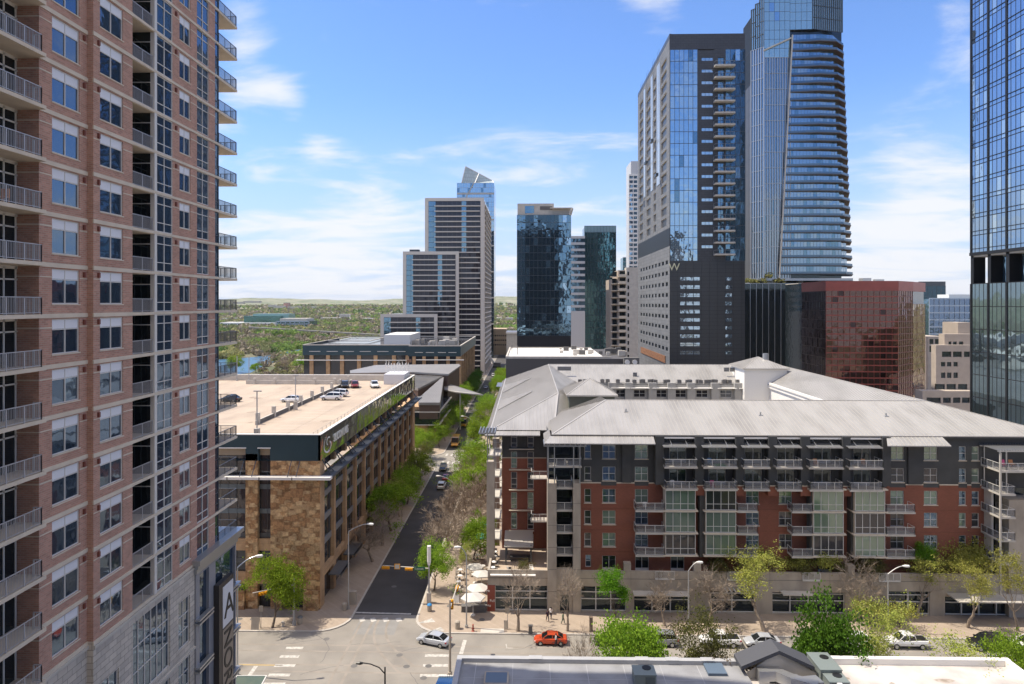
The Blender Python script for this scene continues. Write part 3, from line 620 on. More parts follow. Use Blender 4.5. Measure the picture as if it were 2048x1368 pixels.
m = MB(); m.box(XF, ml, YA+.6, YA+.7, 22.6, 23.6); m.build('tan_louvre', mat('tan_louvre', (.42, .33, .22), .6), SB)
m = MB(); m.box(XF, XL+.1, YA-.12, YA+.35, ZP, ZP+.12); m.box(XL-.35, XL+.12, YA+.35, YB, ZP, ZP+.12); m.box(XF, XL+.1, YB-.3, YB+.1, ZP, ZP+.12); m.box(fx(517)-.1, fx(540)+.1, YA-.15, YA, 23.7, 23.85); m.box(XF, fx(491)+.1, YA-.15, YA, 23.7, 23.85)
m.build('parapet_cap', M_white, SB)
m = MB(); m.box(XF, XL+1.8, YA-1.1, YA+.02, 19.35, 19.75)
for x in (-50, -43.7, -39.0, -34.2): m.box(x-.06, x+.06, YA-1.14, YA-1.08, 19.33, 19.77, 1)
m.build('front_canopy', [M_white, M_framed], SB)
m = MB(); m.box(XL+.02, XL+1.8, YA+.05, YB+1, 19.38, 19.7)
y = YA + 3
k = 0
while y < YB:
    m.box(XL+.5, XL+1.7, y, y+3.2, 19.7, 19.73, 1); m.box(XL+.02, XL+1.8, y+5.2, y+5.3, 19.7, 19.76, 2); y += 6.6
m.build('side_canopy', [mat('slate_canopy', (.085, .095, .11), .5, .3), mat('canopy_panel', (.22, .22, .2), .5), M_framed], SB)
# struts above the canopy
m = MB(); y = YA + 1.0
while y < YB - 2:
    m.beam((XL+.03, y, 21.9), (XL+1.2, y+.0, 19.75), .14, .14); m.beam((XL-1.2, y+2.6, 22.2), (XL+1.2, y+1.9, 19.75), .12, .12)
    m.box(XL-1.6, XL-.9, y+3, y+4.2, 19.7, 21.95, 1); y += 6.6
for x in (fx(583), fx(600), fx(512), fx(488)): m.beam((x, YA-.02, 21.9), (x-.3, YA-.9, 19.75), .08, .08, 0)
m.each('canopy_strut', [M_framed, M_stone2], SB)
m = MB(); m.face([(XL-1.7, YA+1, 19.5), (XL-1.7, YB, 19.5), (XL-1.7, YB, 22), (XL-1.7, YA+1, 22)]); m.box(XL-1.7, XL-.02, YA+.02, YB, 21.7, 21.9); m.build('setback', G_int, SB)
# mirror glass band, one pane per bay, each very slightly out of true
m = MB(); y = YA; n_ = 13; st_ = BL / n_
for i in range(n_):
    for j in range(2):
        z0 = 21.9 + j * 1.85; a = y + i * st_; t1, t2 = random.uniform(-.02, .02), random.uniform(-.01, .01); q = [-t1-t2+.03, t1-t2+.03, t1+t2+.03, -t1+t2+.03]
        m.face([(XL+.04+q[0], a+.04, z0), (XL+.04+q[1], a+st_-.04, z0), (XL+.04+q[2], a+st_-.04, z0+1.82), (XL+.04+q[3], a+.04, z0+1.82)])
m.box(XL-.3, XL-.0, YA, YB, 21.9, ZP, 1); m.build('mirror_band', [G_mir, M_framed], SB)
sgn = textmesh('lettering', 'SILICON LABS', 1.75, (XL+.12, 106.0, 23.35), (R(90), 0, R(90)), M_white, SB, .04); sgn.scale = (.80, 1, 1)
y0 = YX(640, XL) + .8
c = Vector((XL+.12, 102.9, 23.75)); m = MB()
def arc(cy, cz, r, a0, a1, w0, w1):
    n = 14
    for i in range(n):
        A = a0 + (a1-a0)*i/n; B = a0 + (a1-a0)*(i+1)/n; wa = w0 + (w1-w0)*i/n; wb = w0 + (w1-w0)*(i+1)/n
        m.face([(XL+.14, cy+math.cos(R(A))*(r-wa), cz+math.sin(R(A))*(r-wa)*.62), (XL+.14, cy+math.cos(R(B))*(r-wb), cz+math.sin(R(B))*(r-wb)*.62), (XL+.14, cy+math.cos(R(B))*(r+wb), cz+math.sin(R(B))*(r+wb)*.62), (XL+.14, cy+math.cos(R(A))*(r+wa), cz+math.sin(R(A))*(r+wa)*.62)])
arc(c.y, c.z, 2.0, 110, 300, .04, .26); arc(c.y+.3, c.z+.35, .9, 40, 250, .18, .10); arc(c.y+.6, c.z-.45, 1.0, -120, 70, .08, .22)
m.build('company_emblem', M_white, SB)
# side facade with stone columns
m = MB(); m.face([(XL-.6, YA+1, 0), (XL-.6, YB, 0), (XL-.6, YB, 19.5), (XL-.6, YA+1, 19.5)]); m.build('side_glass', G_smoke, SB)
m = MB(); m.box(XL-.6, XL, YA+.03, YA+2.2, 0, 21.9); m.box(XL-.6, XL, YB-3.5, YB, 0, 21.9); n_ = 12; st_ = (BL-4) / n_
for i in range(1, n_ + 1): y = YA + 1.2 + i * st_; m.box(XL-.6, XL-.02, y-.42, y+.42, 5.2, 19.4)
m.box(XL-.6, XL-.03, YA+2, YB-3.4, 4.2, 5.3)
for i in range(1, n_ + 1, 1): y = YA + 1.2 + i * st_; m.box(XL-.6, XL-.04, y-.7, y+.7, 0, 4.3)
m.each('side_column', M_stone2, SB)
m = MB()
for z in (8.9, 12.5, 16.1): m.box(XL-.6, XL-.45, YA+2, YB-3.4, z-.5, z+.4)
for i in range(26): y = YA + 3.5 + i * 3.1; m.box(XL-.6, XL-.5, y-.04, y+.04, 5.2, 19.4, 1)
m.build('side_spandrel', [mat('grey_spandrel', (.25, .26, .27), .4, .3), M_framed], SB)
for yk in (YA+4.2, YA+12.5): m = MB(); m.box(XL, XL+1.9, yk, yk+5.5, 3.5, 3.7); m.box(XL+1.8, XL+1.9, yk, yk+5.5, 3.2, 3.7); m.build('entrance_awning', M_raild, SB)
# deck
m = MB(); m.box(XF, XL-.3, YA+.3, YB-.2, ZD-.4, ZD); m.build('parking_deck', M_deck, SB)
m = MB(); m.box(XF, XL-.6, YB-.5, YB, ZD, ZP); m.box(XF, XF+.4, YA+1, YB, ZD, ZP); m.build('deck_wall', M_concl, SB)
XWl = -46.6
m = MB(); m.box(XWl, XWl+.3, YX(510, XWl), YB-4, ZD, ZD+.75, 0)
for i in range(9):
    y = YX(514, XWl) + i * 7.4
    if y < YB-6: m.box(XWl-.15, XWl+.45, y-.3, y+.3, ZD, ZD+2.0, 0)
y0w = YX(514, XWl); m.face([(XWl+.31, y0w, ZD+.72), (XWl+.31, YB-5, ZD+.72), (XWl+.31, YB-5, ZD), (XWl+.31, y0w, ZD)], 1)  # dark sheet standing in for shade on the wall's ramp side
m.box(XWl-26, XWl, YB-9, YB-8.7, ZD, ZD+1.0)
for i in range(5): x = XWl - 3 - i * 5.2; m.box(x-.3, x+.3, YB-9.2, YB-8.5, ZD, ZD+1.6)
m.each('ramp_wall', [M_concl, M_asph2], SB)
m = MB(); railing(m, [(XF+4, YA+1.6, ZD), (XL-2.2, YA+1.6, ZD), (XL-2.2, YB-9, ZD)], 1.15, 0, .12, .02, 2.2, False)
for z in (.45, .8): m.beam((XF+4, YA+1.6, ZD+z), (XL-2.2, YA+1.6, ZD+z), .03, .03); m.beam((XL-2.2, YA+1.6, ZD+z), (XL-2.2, YB-9, ZD+z), .03, .03)
m.build('deck_railing', M_concl, SB)
m = MB()
for i in range(16):
    y = YA + 8 + i * 2.7 if i < 10 else YA + 44 + (i-10)*2.7
    m.box(XWl-16, XWl-11, y, y+.1, ZD+.002, ZD+.004); m.box(XL-12, XL-7.2, y, y+.1, ZD+.002, ZD+.004)
m.build('bay_line', mat('faded_line', (.55, .50, .43), .9), SB)
m = MB(); pw = gnd(498, 748, 26); m.box(XF-6, XF+1, YB-34, YB-8, ZD-6, 27.0); m.build('plant_room', mat('beige_wall', (.46, .40, .34), .85, var=.05), SB)
m = MB(); m.box(XL-6.5, XL-1.2, YB-9, YB-1, ZD, ZD+2.6); m.build('stair_hut', mat('white_corrugated', (.62, .62, .63), .5, .1), SB)
tm = thing('roof_antenna', 'cluster of white antenna masts on the far corner of the parking roof', 'antenna', (XL-4, YB-4, ZD+2.6)); m = MB()
for i in range(9): x = XL-7+i*.75; m.cyl(x, YB-4+random.uniform(-1.5, 1.5), ZD+2.6, ZD+4.6+random.random()*1.6, .06, n=6); m.box(x-.12, x+.12, YB-4.2, YB-4, ZD+4.0, ZD+5.0)
m.beam((XL-7.5, YB-4, ZD+4), (XL-.5, YB-4, ZD+4), .08, .08); m.build('mast', M_white, tm)
m = MB(); m.box(XL-1.4, XL-.2, YB-4.4, YB-3.8, ZD+5.3, ZD+6.0); m.build('antenna_box', mat('brown_box', (.16, .09, .06), .7), tm)
for k, (px, py) in enumerate(((515, 858), (591, 800))):
    pass

# ---------------------------------------------------------------- second stone block, far down the street
Y3 = blocksY[2]
FB_ = thing('far_stone_building', 'long low sandstone and teal block with tan roof before the stepped towers', 'building', (-66, Y3, 0))
xl3 = XY(607, Y3); xr3 = XL; xm3 = XY(822, Y3)
m = MB(); m.box(xl3, xm3, Y3+.6, Y3+BL, 0, 25); m.box(xm3, xr3-.6, Y3-5.4, Y3+BL, 0, 25); m.build('glass', G_smoke, FB_)
m = MB(); m.box(xl3-.3, xm3, Y3-.2, Y3+.5, 20.9, 25.6); m.box(xl3-.3, xl3+.3, Y3, Y3+60, 20.9, 25.6); m.box(xm3-.3, xr3, Y3-6.2, Y3-5.5, 20.9, 25.6); m.box(xr3-.5, xr3, Y3-6, Y3+BL, 20.9, 25.6)
m.build('teal_panel', M_tealp, FB_)
m = MB()
for px in (620, 653, 681, 715, 748, 785, 812): x = XY(px+3, Y3); m.box(x-.9, x+.9, Y3-.1, Y3+.7, 0, 21.6)
for px in (828, 848, 872, 896): x = XY(px, Y3-6); m.box(x-.75, x+.75, Y3-6.1, Y3-5.3, 0, 21.6)
m.box(XY(912, Y3-6), xr3, Y3-6.1, Y3-4, 0, 20.9)
for i in range(9): y = Y3 + i * 9.5; m.box(xr3-.7, xr3+.02, y-1, y+1.0, 0, 21)
m.each('stone_pier', M_stone2, FB_)
m = MB(); m.box(xl3-3, XY(822, Y3), Y3-1.3, Y3, 18.5, 18.8); m.box(XY(832, Y3-7), xr3+1.5, Y3-7.3, Y3-6.2, 19.2, 19.5)
for a, b_ in ((667, 682), (692, 715), (725, 747), (752, 783), (788, 812)): pass
for px in (630, 665, 697, 731, 766, 800): x = XY(px, Y3); m.box(x-2.6, x+2.6, Y3-.5, Y3-.2, 22.6, 22.8)
for px in (838, 860, 884, 905): x = XY(px, Y3-6); m.box(x-1.8, x+1.8, Y3-6.5, Y3-6.2, 22.6, 22.8)
m.each('sun_shelf', M_white, FB_)
m = MB(); m.box(xl3, xr3-.4, Y3+.4, Y3+BL, 24.6, 24.9); m.build('roof', M_deck, FB_)
m = MB()
for (x0, x1, y0, y1) in ((xl3-.3, xm3, Y3-.3, Y3+.3), (xm3, xr3, Y3-6.3, Y3-5.8), (xr3-.5, xr3+.1, Y3-6, Y3+BL), (xl3-.3, xl3+.3, Y3, Y3+BL), (xl3, xr3, Y3+BL-.5, Y3+BL), (xl3+2, XY(735, Y3+30), Y3+33, Y3+33.6), (XY(735, Y3+30), XY(735, Y3+30)+.6, Y3+33, Y3+BL)): m.box(x0, x1, y0, y1, 25.5, 25.9)
m.build('parapet_cap', M_concl, FB_)
m = MB(); m.box(XY(768, Y3+18), XY(820, Y3+18), Y3+18, Y3+50, 24.9, 29.6); m.build('plant_room', M_white, FB_)
m = MB()
for i in range(26): x = xr3 - 4 - random.random()*32; y = Y3 + 18 + random.random()*40; s_ = random.uniform(.5, 1.6); m.box(x-s_, x+s_, y-s_, y+s_, 24.9, 25.4+s_*.9)
m.each('roof_equipment', M_concl, FB_)

# ---------------------------------------------------------------- angular metal-roofed hall between them
CHL = thing('angular_hall', 'low hall with folded grey metal roofs and a sharp canopy pointing over the street', 'building', (-50, 245, 0))
M_chroof = mat('zinc_roof', (.27, .26, .245), .5, .3, var=.05, vs=.2); M_chwall = mat('bronze_wall', (.11, .075, .06), .5, .3)
def up(px, py, z): r = gnd(px, py, z); return r
A = [up(700, 741, 19), up(751, 730, 20), up(918, 728, 20), up(921, 731, 20), up(897, 748, 18.6), up(828, 744, 19), up(700, 746, 19)]
m = MB(); m.slab3(A[::-1], .6); seams(m, A, (0, 1, 0), 1.1, .07, .06); o1 = m
B2 = [up(888, 751, 17.6), up(880, 805, 14.2), up(838, 805, 14.2), up(836, 797, 14.6)]; B1 = [up(820, 750, 18), up(888, 751, 17.8), up(836, 777, 16.2), up(820, 775, 16.2)]
B1 = [Vector((p.x, p.y, p.z)) for p in B1]
m.slab3(B2[::-1], .8); m.slab3(B1[::-1], .7)
seams(m, B2, (0, 1, .06), .62, .07, .06); seams(m, B1, (1, .4, 0), .62, .07, .06)
C1 = [up(888, 764, 14.5), up(966, 789, 13.8), up(912, 784, 13.4), up(888, 779, 13.6)]; m.slab3(C1[::-1], .35); seams(m, C1, (1, .1, 0), .5, .05, .05)
m.build('folded_roof', M_chroof, CHL)
m = MB(); 
def under(mb, Pp, z0, sh=.0, mi=0):
    c_ = sum((Vector(p) for p in Pp), Vector()) / len(Pp); Q = [c_ + (Vector(p)-c_)*(1-sh) for p in Pp]
    for i in range(len(Q)):
        a, b_ = Q[i], Q[(i+1) % len(Q)]; mb.face([(a.x, a.y, z0), (b_.x, b_.y, z0), (b_.x, b_.y, b_.z-.3), (a.x, a.y, a.z-.3)], mi)
under(m, A, 0, .02); under(m, B1, 0, .02); under(m, [Vector((p.x, p.y, p.z)) for p in B2], 9, .02); m.build('bronze_wall', M_chwall, CHL)
m = MB(); q = up(838, 805, 14.2); r_ = up(880, 805, 14.2); m.box(q.x-14, r_.x-.4, q.y+.4, q.y+34, 7.2, 11.6); m.build('window_band', G_black, CHL)
m = MB(); m.box(q.x-14, r_.x-.1, q.y+.2, q.y+34, 11.0, 11.35); m.box(q.x-14, r_.x-.1, q.y+.2, q.y+34, 7.0, 7.3); m.build('light_trim', M_concl, CHL)
m = MB(); m.box(q.x-14, r_.x-4, q.y+2, q.y+34, 0, 7); m.box(-60, XL-2, 214, 290, 0, 12.5); m.build('base', M_stone2, CHL)
m = MB(); m.beam((C1[2].x+1.5, C1[2].y-.0, 0), (C1[2].x+1.5, C1[2].y, 13.2), .5, .5); m.build('canopy_post', M_concl, CHL)
# ---------------------------------------------------------------- apartment block on the right of the street
CB = thing('brick_apartments', 'six storey orange brick and charcoal apartment block with pale metal hip roofs and many balconies', 'building', (35, 140, 0))
YM, YF = 101.5, 99.4
def mx_(px): return XY(px, YM)
def fx_(px): return XY(px, YF)
ZFL = [5.2, 8.4, 11.65, 14.9, 18.15, 21.4]
fM = Fac(0, YM, (1, 0), (0, -1)); fP = Fac(0, YF, (1, 0), (0, -1))
XE = 77.5; xb = mx_(1160)
wz = [22.0, 18.75, 15.45, 12.25, 8.95]       # sill heights, top storey first
wh = 2.05
cols = [(1169, 1182, 'sash'), (1205, 1231, 'four'), (1270, 1296, 'four'), (1781, 1808, 'four'), (1848, 1875, 'four'), (1918, 1932, 'sash'), (1943.5, 1958, 'sash')]
H_ = []
for a, b_, k in cols:
    for z in wz: H_.append((mx_(a), mx_(b_), z, z+wh, k))
for a, b_ in ((1492, 1518), (1558, 1584)):
    for z in wz[2:]: H_.append((mx_(a), mx_(b_), z, z+wh, 'four'))
fins = [(1308, 1325), (1386, 1403), (1466, 1482), (1531, 1548), (1595, 1613), (1677, 1693), (1756, 1773)]
doors = []
for (a, b_), (c, d) in zip(fins, fins[1:]):
    mid = (b_ + c) / 2; x = mx_(mid)
    for z in (21.45, 18.2): doors.append((x-1.25, x+1.25, z, z+2.3, 'door'))
for px in (1218, 1284, 1355, 1500, 1650, 1860): x = mx_(px); doors.append((x-1.0, x+1.0, 5.3, 7.6, 'door'))
doors.append((mx_(1171), mx_(1182), 5.9, 7.7, 'sash'))
def hs_(lo, hi, u0, u1): return [h[:4] for h in H_ + doors if h[2] >= lo-.1 and h[3] <= hi+.1 and h[0] > u0 and h[1] < u1]
m = MB(); zsp = 18.15
low = [(max(h[0], 0) if False else h[0], h[1], h[2], h[3]) for h in H_ + doors]
fM.wall(m, xb, mx_(1968), 5.2, 18.0, [(h[0], h[1], h[2], min(h[3], 18.0)) for h in H_ + doors if h[2] < 17.9], .2)
m.build('brick_wall', M_brick2, CB)
m = MB(); fM.wall(m, xb, XE, 18.0, 25.7, [(h[0], h[1], max(h[2], 18.0), h[3]) for h in H_ + doors if h[3] > 18.1], .2); m.build('charcoal_wall', M_char, CB)
m = MB()
for a, b_ in ((xb, fx_(1205)), (mx_(1233), mx_(1269)), (mx_(1297), mx_(1325)), (mx_(1774), mx_(1779)), (mx_(1811), mx_(1846)), (mx_(1878), mx_(1916)), (mx_(1934), mx_(1942)), (mx_(1960), mx_(1968))):
    m.box(a, b_, YM-.1, YM, 18.35, 18.5, 1); m.box(a, b_, YM-.07, YM-.003, 17.9, 18.35)
for a, b_ in fins[1:-1]: m.box(mx_(a-1), mx_(b_+1), YM-1.35, YM, 17.0, 18.4); m.box(mx_(a-1.5), mx_(b_+1.5), YM-1.4, YM, 18.4, 18.52, 1)
m.each('brick_parapet', [M_brick2, M_band], CB)
for h in H_ + doors:
    if h[4] == 'door': window(fM, CB, *h[:4], 'door', M_frame, G_black, None, .15, 'balcony_door')
    else: window(fM, CB, *h[:4], h[4], M_frame, random.choice((G_green, G_smoke, G_dark)), None, .14)
m = MB()
for h in H_:
    fM.box(m, h[0]-.1, h[1]+.1, h[2]-.12, h[2]-.0, 0, .07)
for z in (14.6, 11.4, 8.2): m.box(xb, mx_(1968), YM-.02, YM+.0, z, z+.06, 1)
m.build('sill', [M_band, mat('joint', (.16, .06, .035), .9)], CB)
m = MB()
for i, (a, b_) in enumerate(fins): m.box(mx_(a), mx_(b_), YM-1.3, YM-.0, 18.5, 25.6)
m.box(mx_(1236)+.6, mx_(1262), YM-.25, YM, 18.5, 25.0); m.box(mx_(1815), mx_(1842), YM-.25, YM, 18.5, 25.4)
m.box(mx_(1395), mx_(1408), YM-1.3, YM, 8, 18.3); m.box(mx_(1613), mx_(1624), YM-1.3, YM, 8, 18.3); m.box(mx_(1694), mx_(1706), YM-1.3, YM, 8, 18.3)
m.each('charcoal_fin', M_char, CB)
m = MB()
for (a, b_), (c, d) in zip(fins, fins[1:]): m.box(mx_(b_), mx_(c), YM-1.0, YM-.6, 25.2, 25.45)
m.each('white_fascia', M_white, CB)
def balcony(x0, x1, y0, z, sides=True, open_left=True, name='balcony', y1=None):
    y1 = YM if y1 is None else y1
    s = MB(); s.box(x0, x1, y0, y1, z-.16, z); s.box(x0-.03, x1+.03, y0-.05, y0, z-.22, z+.03); o = s.build(name, M_concl, CB)
    r = MB(); railing(r, [(x0+.05, y1, z), (x0+.05, y0+.03, z), (x1-.05, y0+.03, z), (x1-.05, y1, z)], 1.1, 0, .12, .02, 1.25, False)
    r.build('rail_frame', M_frame, o); q = MB()
    q.box(x0+.08, x1-.08, y0+.02, y0+.035, z+.14, z+1.03); q.box(x0+.04, x0+.05, y0+.1, y1-.1, z+.14, z+1.03); q.build('mesh_panel', mesh_mat, o); return o
mesh_mat = mat('mesh_panel', (.17, .18, .20), .5, .4)
_b = mesh_mat.node_tree.nodes['Principled BSDF']; _b.inputs['Alpha'].default_value = .45
for i, ((a, b_), (c, d)) in enumerate(zip(fins, fins[1:])):
    x0, x1 = XY(b_+3, YF), XY(c+8, YF)
    balcony(x0, x1, YF-.4, 21.4); balcony(x0+.2, x1, YF-.2, 18.15)
    m = MB(); X0_, X1__ = XY(b_, YM-1.5), XY(c+5, YM-1.5); m.slab3([(X0_, YM-2.2, 24.25), (X1__, YM-2.2, 24.25), (X1__, YM-.3, 24.5), (X0_, YM-.3, 24.5)], .07)
    m.box(X0_, X1__, YM-2.25, YM-2.2, 24.15, 24.3)
    for k in (.28, .75): xx = X0_ + (X1__-X0_)*k; m.beam((xx, YM-1.9, 24.3), (xx-.2, YM-.1, 25.3), .07, .07)
    m.build('awning', M_steel, CB)
for (a, b_) in ((1331, 1391), (1412, 1472), (1627, 1687), (1710, 1770)):
    for z in ZFL[1:4]:
        x0, x1 = XY(a, YF+.3), XY(b_, YF+.3); f = Fac(0, YF+.3, (1, 0), (0, -1))
        window(f, CB, x0, x1, z+.12, z+3.05, 'bay4', M_frame, random.choice((G_green, G_green, G_smoke)), None, 0, 'bay_window')
    m = MB()
    for z in ZFL[1:5]: m.box(x0-.35, x1+.35, YF+.05, YM, z-.1, z+.06)
    m.box(x0-.02, x0+.04, YF+.3, YM, 8.4, 18); m.box(x1-.04, x1+.02, YF+.3, YM, 8.4, 18); m.build('bay_slab', [M_band], CB)
for (a, b_) in ((1271, 1329), (1474, 1515), (1583, 1625), (1771, 1829)):
    for z in ZFL[1:4]: balcony(XY(a, YF+.4), XY(b_, YF+.4), YF+.2, z)
# podium with shops and roof terrace
m = MB(); fP.wall(m, XL+24.6, XE, 0, 6.15, [(fx_(990), fx_(1095), .25, 3.9), (fx_(1120), fx_(1138), .05, 2.6), (fx_(1162), fx_(1252), .3, 3.9), (fx_(1268), fx_(1378), .2, 2.9), (fx_(1420), fx_(1510), .3, 3.4), (fx_(1545), fx_(1690), .2, 3.3), (fx_(1775), fx_(1860), .2, 3.6), (fx_(1890), fx_(2100), .1, 2.9)], .5, 0)
m.face([(XR, YF, 0), (XR, 112, 0), (XR, 112, 6.15), (XR, YF, 6.15)]); m.face([(XR, YF+.35, 6.15), (fx_(1097), YF+.35, 6.15), (fx_(1097), YF+.35, 5.2), (XR, YF+.35, 5.2)]); m.box(XR, XE, YF+.02, YF+.34, 6.1, 6.16); m.box(XR+.01, XR+.34, YF+.3, 111, 6.1, 6.16)
m.face([(XR+.35, YF, 5.2), (XR+.35, 111, 5.2), (XR+.35, 111, 6.15), (XR+.35, YF, 6.15)])
for px in (1253, 1393, 1700): m.box(fx_(px-5), fx_(px+9), YF-.1, YF+.9, 6.16, 7.3)
for px in (1000, 1097, 1160, 1262, 1400, 1540, 1660, 1760, 1880): m.box(fx_(px)-.03, fx_(px)+.0, YF-.015, YF, 3.9, 6.1, 1)
m.box(XR, XE, YF-.015, YF-.0, 5.0, 5.06, 1)
m.build('concrete_podium', [M_conc, M_asph2], CB)
m = MB(); m.box(XR+.4, XE, YF+.4, YM+.2, 5.0, 5.2); m.box(XR+.4, fx_(1096), YF+.4, 112, 5.0, 5.2); m.build('terrace_floor', M_deck, CB)
m = MB(); m.box(XR+.5, XE, YF+.52, YF+.6, 0, 5); m.build('shop_glass', G_black, CB)
m = MB()
for a, b_ in ((990, 1095), (1162, 1252), (1268, 1378), (1420, 1510), (1545, 1690), (1775, 1860), (1890, 2100)):
    x0, x1 = fx_(a), fx_(b_); n = max(2, round((x1-x0)/2.6))
    for i in range(n + 1): x = x0 + (x1-x0)*i/n; m.box(x-.07, x+.07, YF+.2, YF+.45, .2, 3.8)
    for z in (.3, 2.0, 3.0): m.box(x0, x1, YF+.25, YF+.42, z-.06, z+.06)
m.each('shop_mullion', M_frame, CB)
m = MB(); m.box(XR+.02, fx_(990), YF-.06, YF+.3, .05, 3.95); m.box(XR-.05, XR+.3, YF-.05, 101.2, .05, 3.95); m.build('red_brick_pier', mat('glazed_red_brick', (.22, .045, .028), .4, bump=.1), CB)
for t_, px, z in (('ro', 972.5, 3.0), ('Full', 979.5, 1.55), ('rna', 972, .85)): textmesh('lettering', t_, .55, (fx_(px), YF-.1, z), (R(90), 0, 0), M_white, CB, .02)
m = MB(); m.box(fx_(981), fx_(1071), YF-.5, YF, 5.45, 5.6); m.build('shop_fascia', M_white, CB)
m = MB()
for (a, b_, z, d) in ((1265, 1375, 3.2, 1.6), (1560, 1620, 3.4, 1.4), (1893, 2110, 3.3, 3.0)): m.box(fx_(a), fx_(b_), YF-d, YF, z, z+.14)
m.each('shop_canopy', M_concl, CB)
m = MB()
for i in range(8): m.box(fx_(1448)+i*.62, fx_(1448)+i*.62+.12, YF-1.3, YF-.02, 3.75, 3.9)
m.build('slatted_awning', M_white, CB)
m = MB()
for a, b_ in ((1310, 1349), (1455, 1500), (1605, 1640), (1757, 1800)):
    m = MB(); railing(m, [(fx_(a), YF-.15, 5.15), (fx_(b_), YF-.15, 5.15)], 1.05, 0, .13, .03, 1.0); m.box(fx_(a), fx_(b_), YF-.2, YF, 5.0, 5.15); m.build('terrace_rail', M_frame, CB)
# portal with balconies at the corner
m = MB(); a0, a1, b0_, b1 = fx_(1095), fx_(1113), fx_(1146), fx_(1161)
m.box(a0, a1, YF-.3, YM+1, 0, 18.9); m.box(b0_, b1, YF-.3, YM+.1, 0, 18.9); m.box(a1, b0_, YF-.1, YF+.6, 3.4, 6.4)
for z in (3.2, 6.4, 9.6, 12.8, 16.0): m.box(a0-.01, a1+.01, YF-.315, YF-.3, z, z+.05, 1); m.box(b0_-.01, b1+.01, YF-.315, YF-.3, z, z+.05, 1)
m.build('concrete_portal', [M_conc, M_asph2], CB)
m = MB(); m.face([(a0, YM+1.4, 5), (xb, YM+1.4, 5), (xb, YM+1.4, 25.2), (a0, YM+1.4, 25.2)]); m.face([(xb, YM+1.4, 5), (xb, YM, 5), (xb, YM, 25.5), (xb, YM+1.4, 25.5)]); m.build('portal_back', G_black, CB)
for z in ZFL[1:5]: balcony(a1+.02, b0_-.02, YF+.2, z, y1=YM+1.3)
balcony(a0+.1, fx_(1163), YF-.2, 21.4, y1=YM+1.3)
def frame_top(x0, x1, y0, y1, z0, z1, name, label=None, nb=7):
    m = MB()
    for x in (x0+.1, x0+1.0, x1-1.0, x1-.1):
        m.box(x-.07, x+.07, y0+.05, y0+.19, z0, z1)
    for x in (x0+.1, x1-.1): m.box(x-.07, x+.07, y1-.2, y1-.06, z0, z1)
    m.box(x0-.6, x1+.8, y0-.5, y0-.38, z1-.05, z1+.12); m.box(x0-.6, x1+.8, y1-.3, y1-.18, z1-.05, z1+.12)
    for i in range(nb): x = x0-.5 + (x1-x0+1.2)*i/(nb-1); m.box(x-.06, x+.06, y0-.5, y1, z1+.12, z1+.25)
    m.build(name, M_steel, CB)
frame_top(a0, b1, YF-.3, YM+1, 18.9, 24.4, 'steel_pergola', nb=9)
frame_top(fx_(1985), fx_(2100), YF-1.5, YM, 18.2, 24.2, 'steel_pergola', nb=26)
# right corner stack
m = MB(); m.box(mx_(1968), mx_(1972), YF+.5, YM+.1, 5.2, 18.0, 1); m.box(fx_(2015), fx_(2075), YF-.3, YM+1, 0, 16.9); m.box(fx_(1981), fx_(1984), YF-2.0, YF-1.8, 4, 24, 1); m.each('concrete_pier', [M_conc, M_concl], CB)
m = MB(); m.box(fx_(1980), fx_(2110), YM+.5, YM+.6, 5.2, 25); m.build('corner_glass', G_black, CB)
for z in ZFL[1:6]: balcony(fx_(1981), fx_(2013) if z < 21 else fx_(2110), YF-1.8, z)
# left wing
YW = 111.0; fW = Fac(0, YW, (1, 0), (0, -1)); wx0, wx1 = XY(1004, YW), XY(1093, YW)
def gx_(px): return XY(px, YW)
tall = []
for z in (21.6, 18.2, 14.9, 11.6, 8.3, 5.6):
    for a, b_ in ((1022, 1034), (1055, 1067)): tall.append((gx_(a), gx_(b_), z, z+2.7 if z > 6 else z+1.9))
m = MB(); fW.wall(m, wx0, wx1, 5.2, 19.9, [(h[0], h[1], h[2], min(h[3], 19.9)) for h in tall if h[2] < 19.8], .2); m.face([(wx1, YW, 5.2), (wx1, YM, 5.2), (wx1, YM, 20), (wx1, YW, 20)]); m.face([(wx0, YW, 0), (wx0, 184, 0), (wx0, 184, 20), (wx0, YW, 20)])
m.build('brick_wall', M_brick2, CB)
m = MB(); fW.wall(m, wx0, wx1, 19.9, 24.7, [(h[0], h[1], max(h[2], 19.9), h[3]) for h in tall if h[3] > 20], .2); m.face([(wx1, YW, 20), (wx1, YM, 20), (wx1, YM, 25.2), (wx1, YW, 25.2)]); m.face([(wx0, YW, 20), (wx0, 184, 20), (wx0, 184, 24.7), (wx0, YW, 24.7)]); m.build('charcoal_wall', M_char, CB)
for h in tall: window(fW, CB, *h, 'tall', M_frame, random.choice((G_green, G_smoke)), None, .14)
m = MB()
for z in (21.3, 17.95, 14.65, 11.35, 8.05): m.box(gx_(1018), gx_(1068), YW-.45, YW, z, z+.14)
m.box(wx0, wx1, YW-.08, YW, 19.85, 19.98); m.each('sun_shelf', M_band, CB)
m = MB()     # street-side balcony stack
m.box(-6.25, -5.05, 104.2, 105.6, 5, 20.8); m.box(-6.25, -5.05, 122, 123.5, 0, 20.8); m.each('concrete_pier', M_conc, CB)
for z in ZFL[1:]:
    for y0 in (106, 124, 140, 156): 
        s = MB(); s.box(-6.1, wx0, y0, y0+4.5, z-.16, z); o = s.build('balcony', M_concl, CB); r = MB(); railing(r, [(wx0, y0+.1, z), (-6.0, y0+.1, z), (-6.0, y0+4.4, z), (wx0, y0+4.4, z)], 1.1, 0, .2, .02, 1.2, False); r.build('rail_frame', M_frame, o)
m = MB()
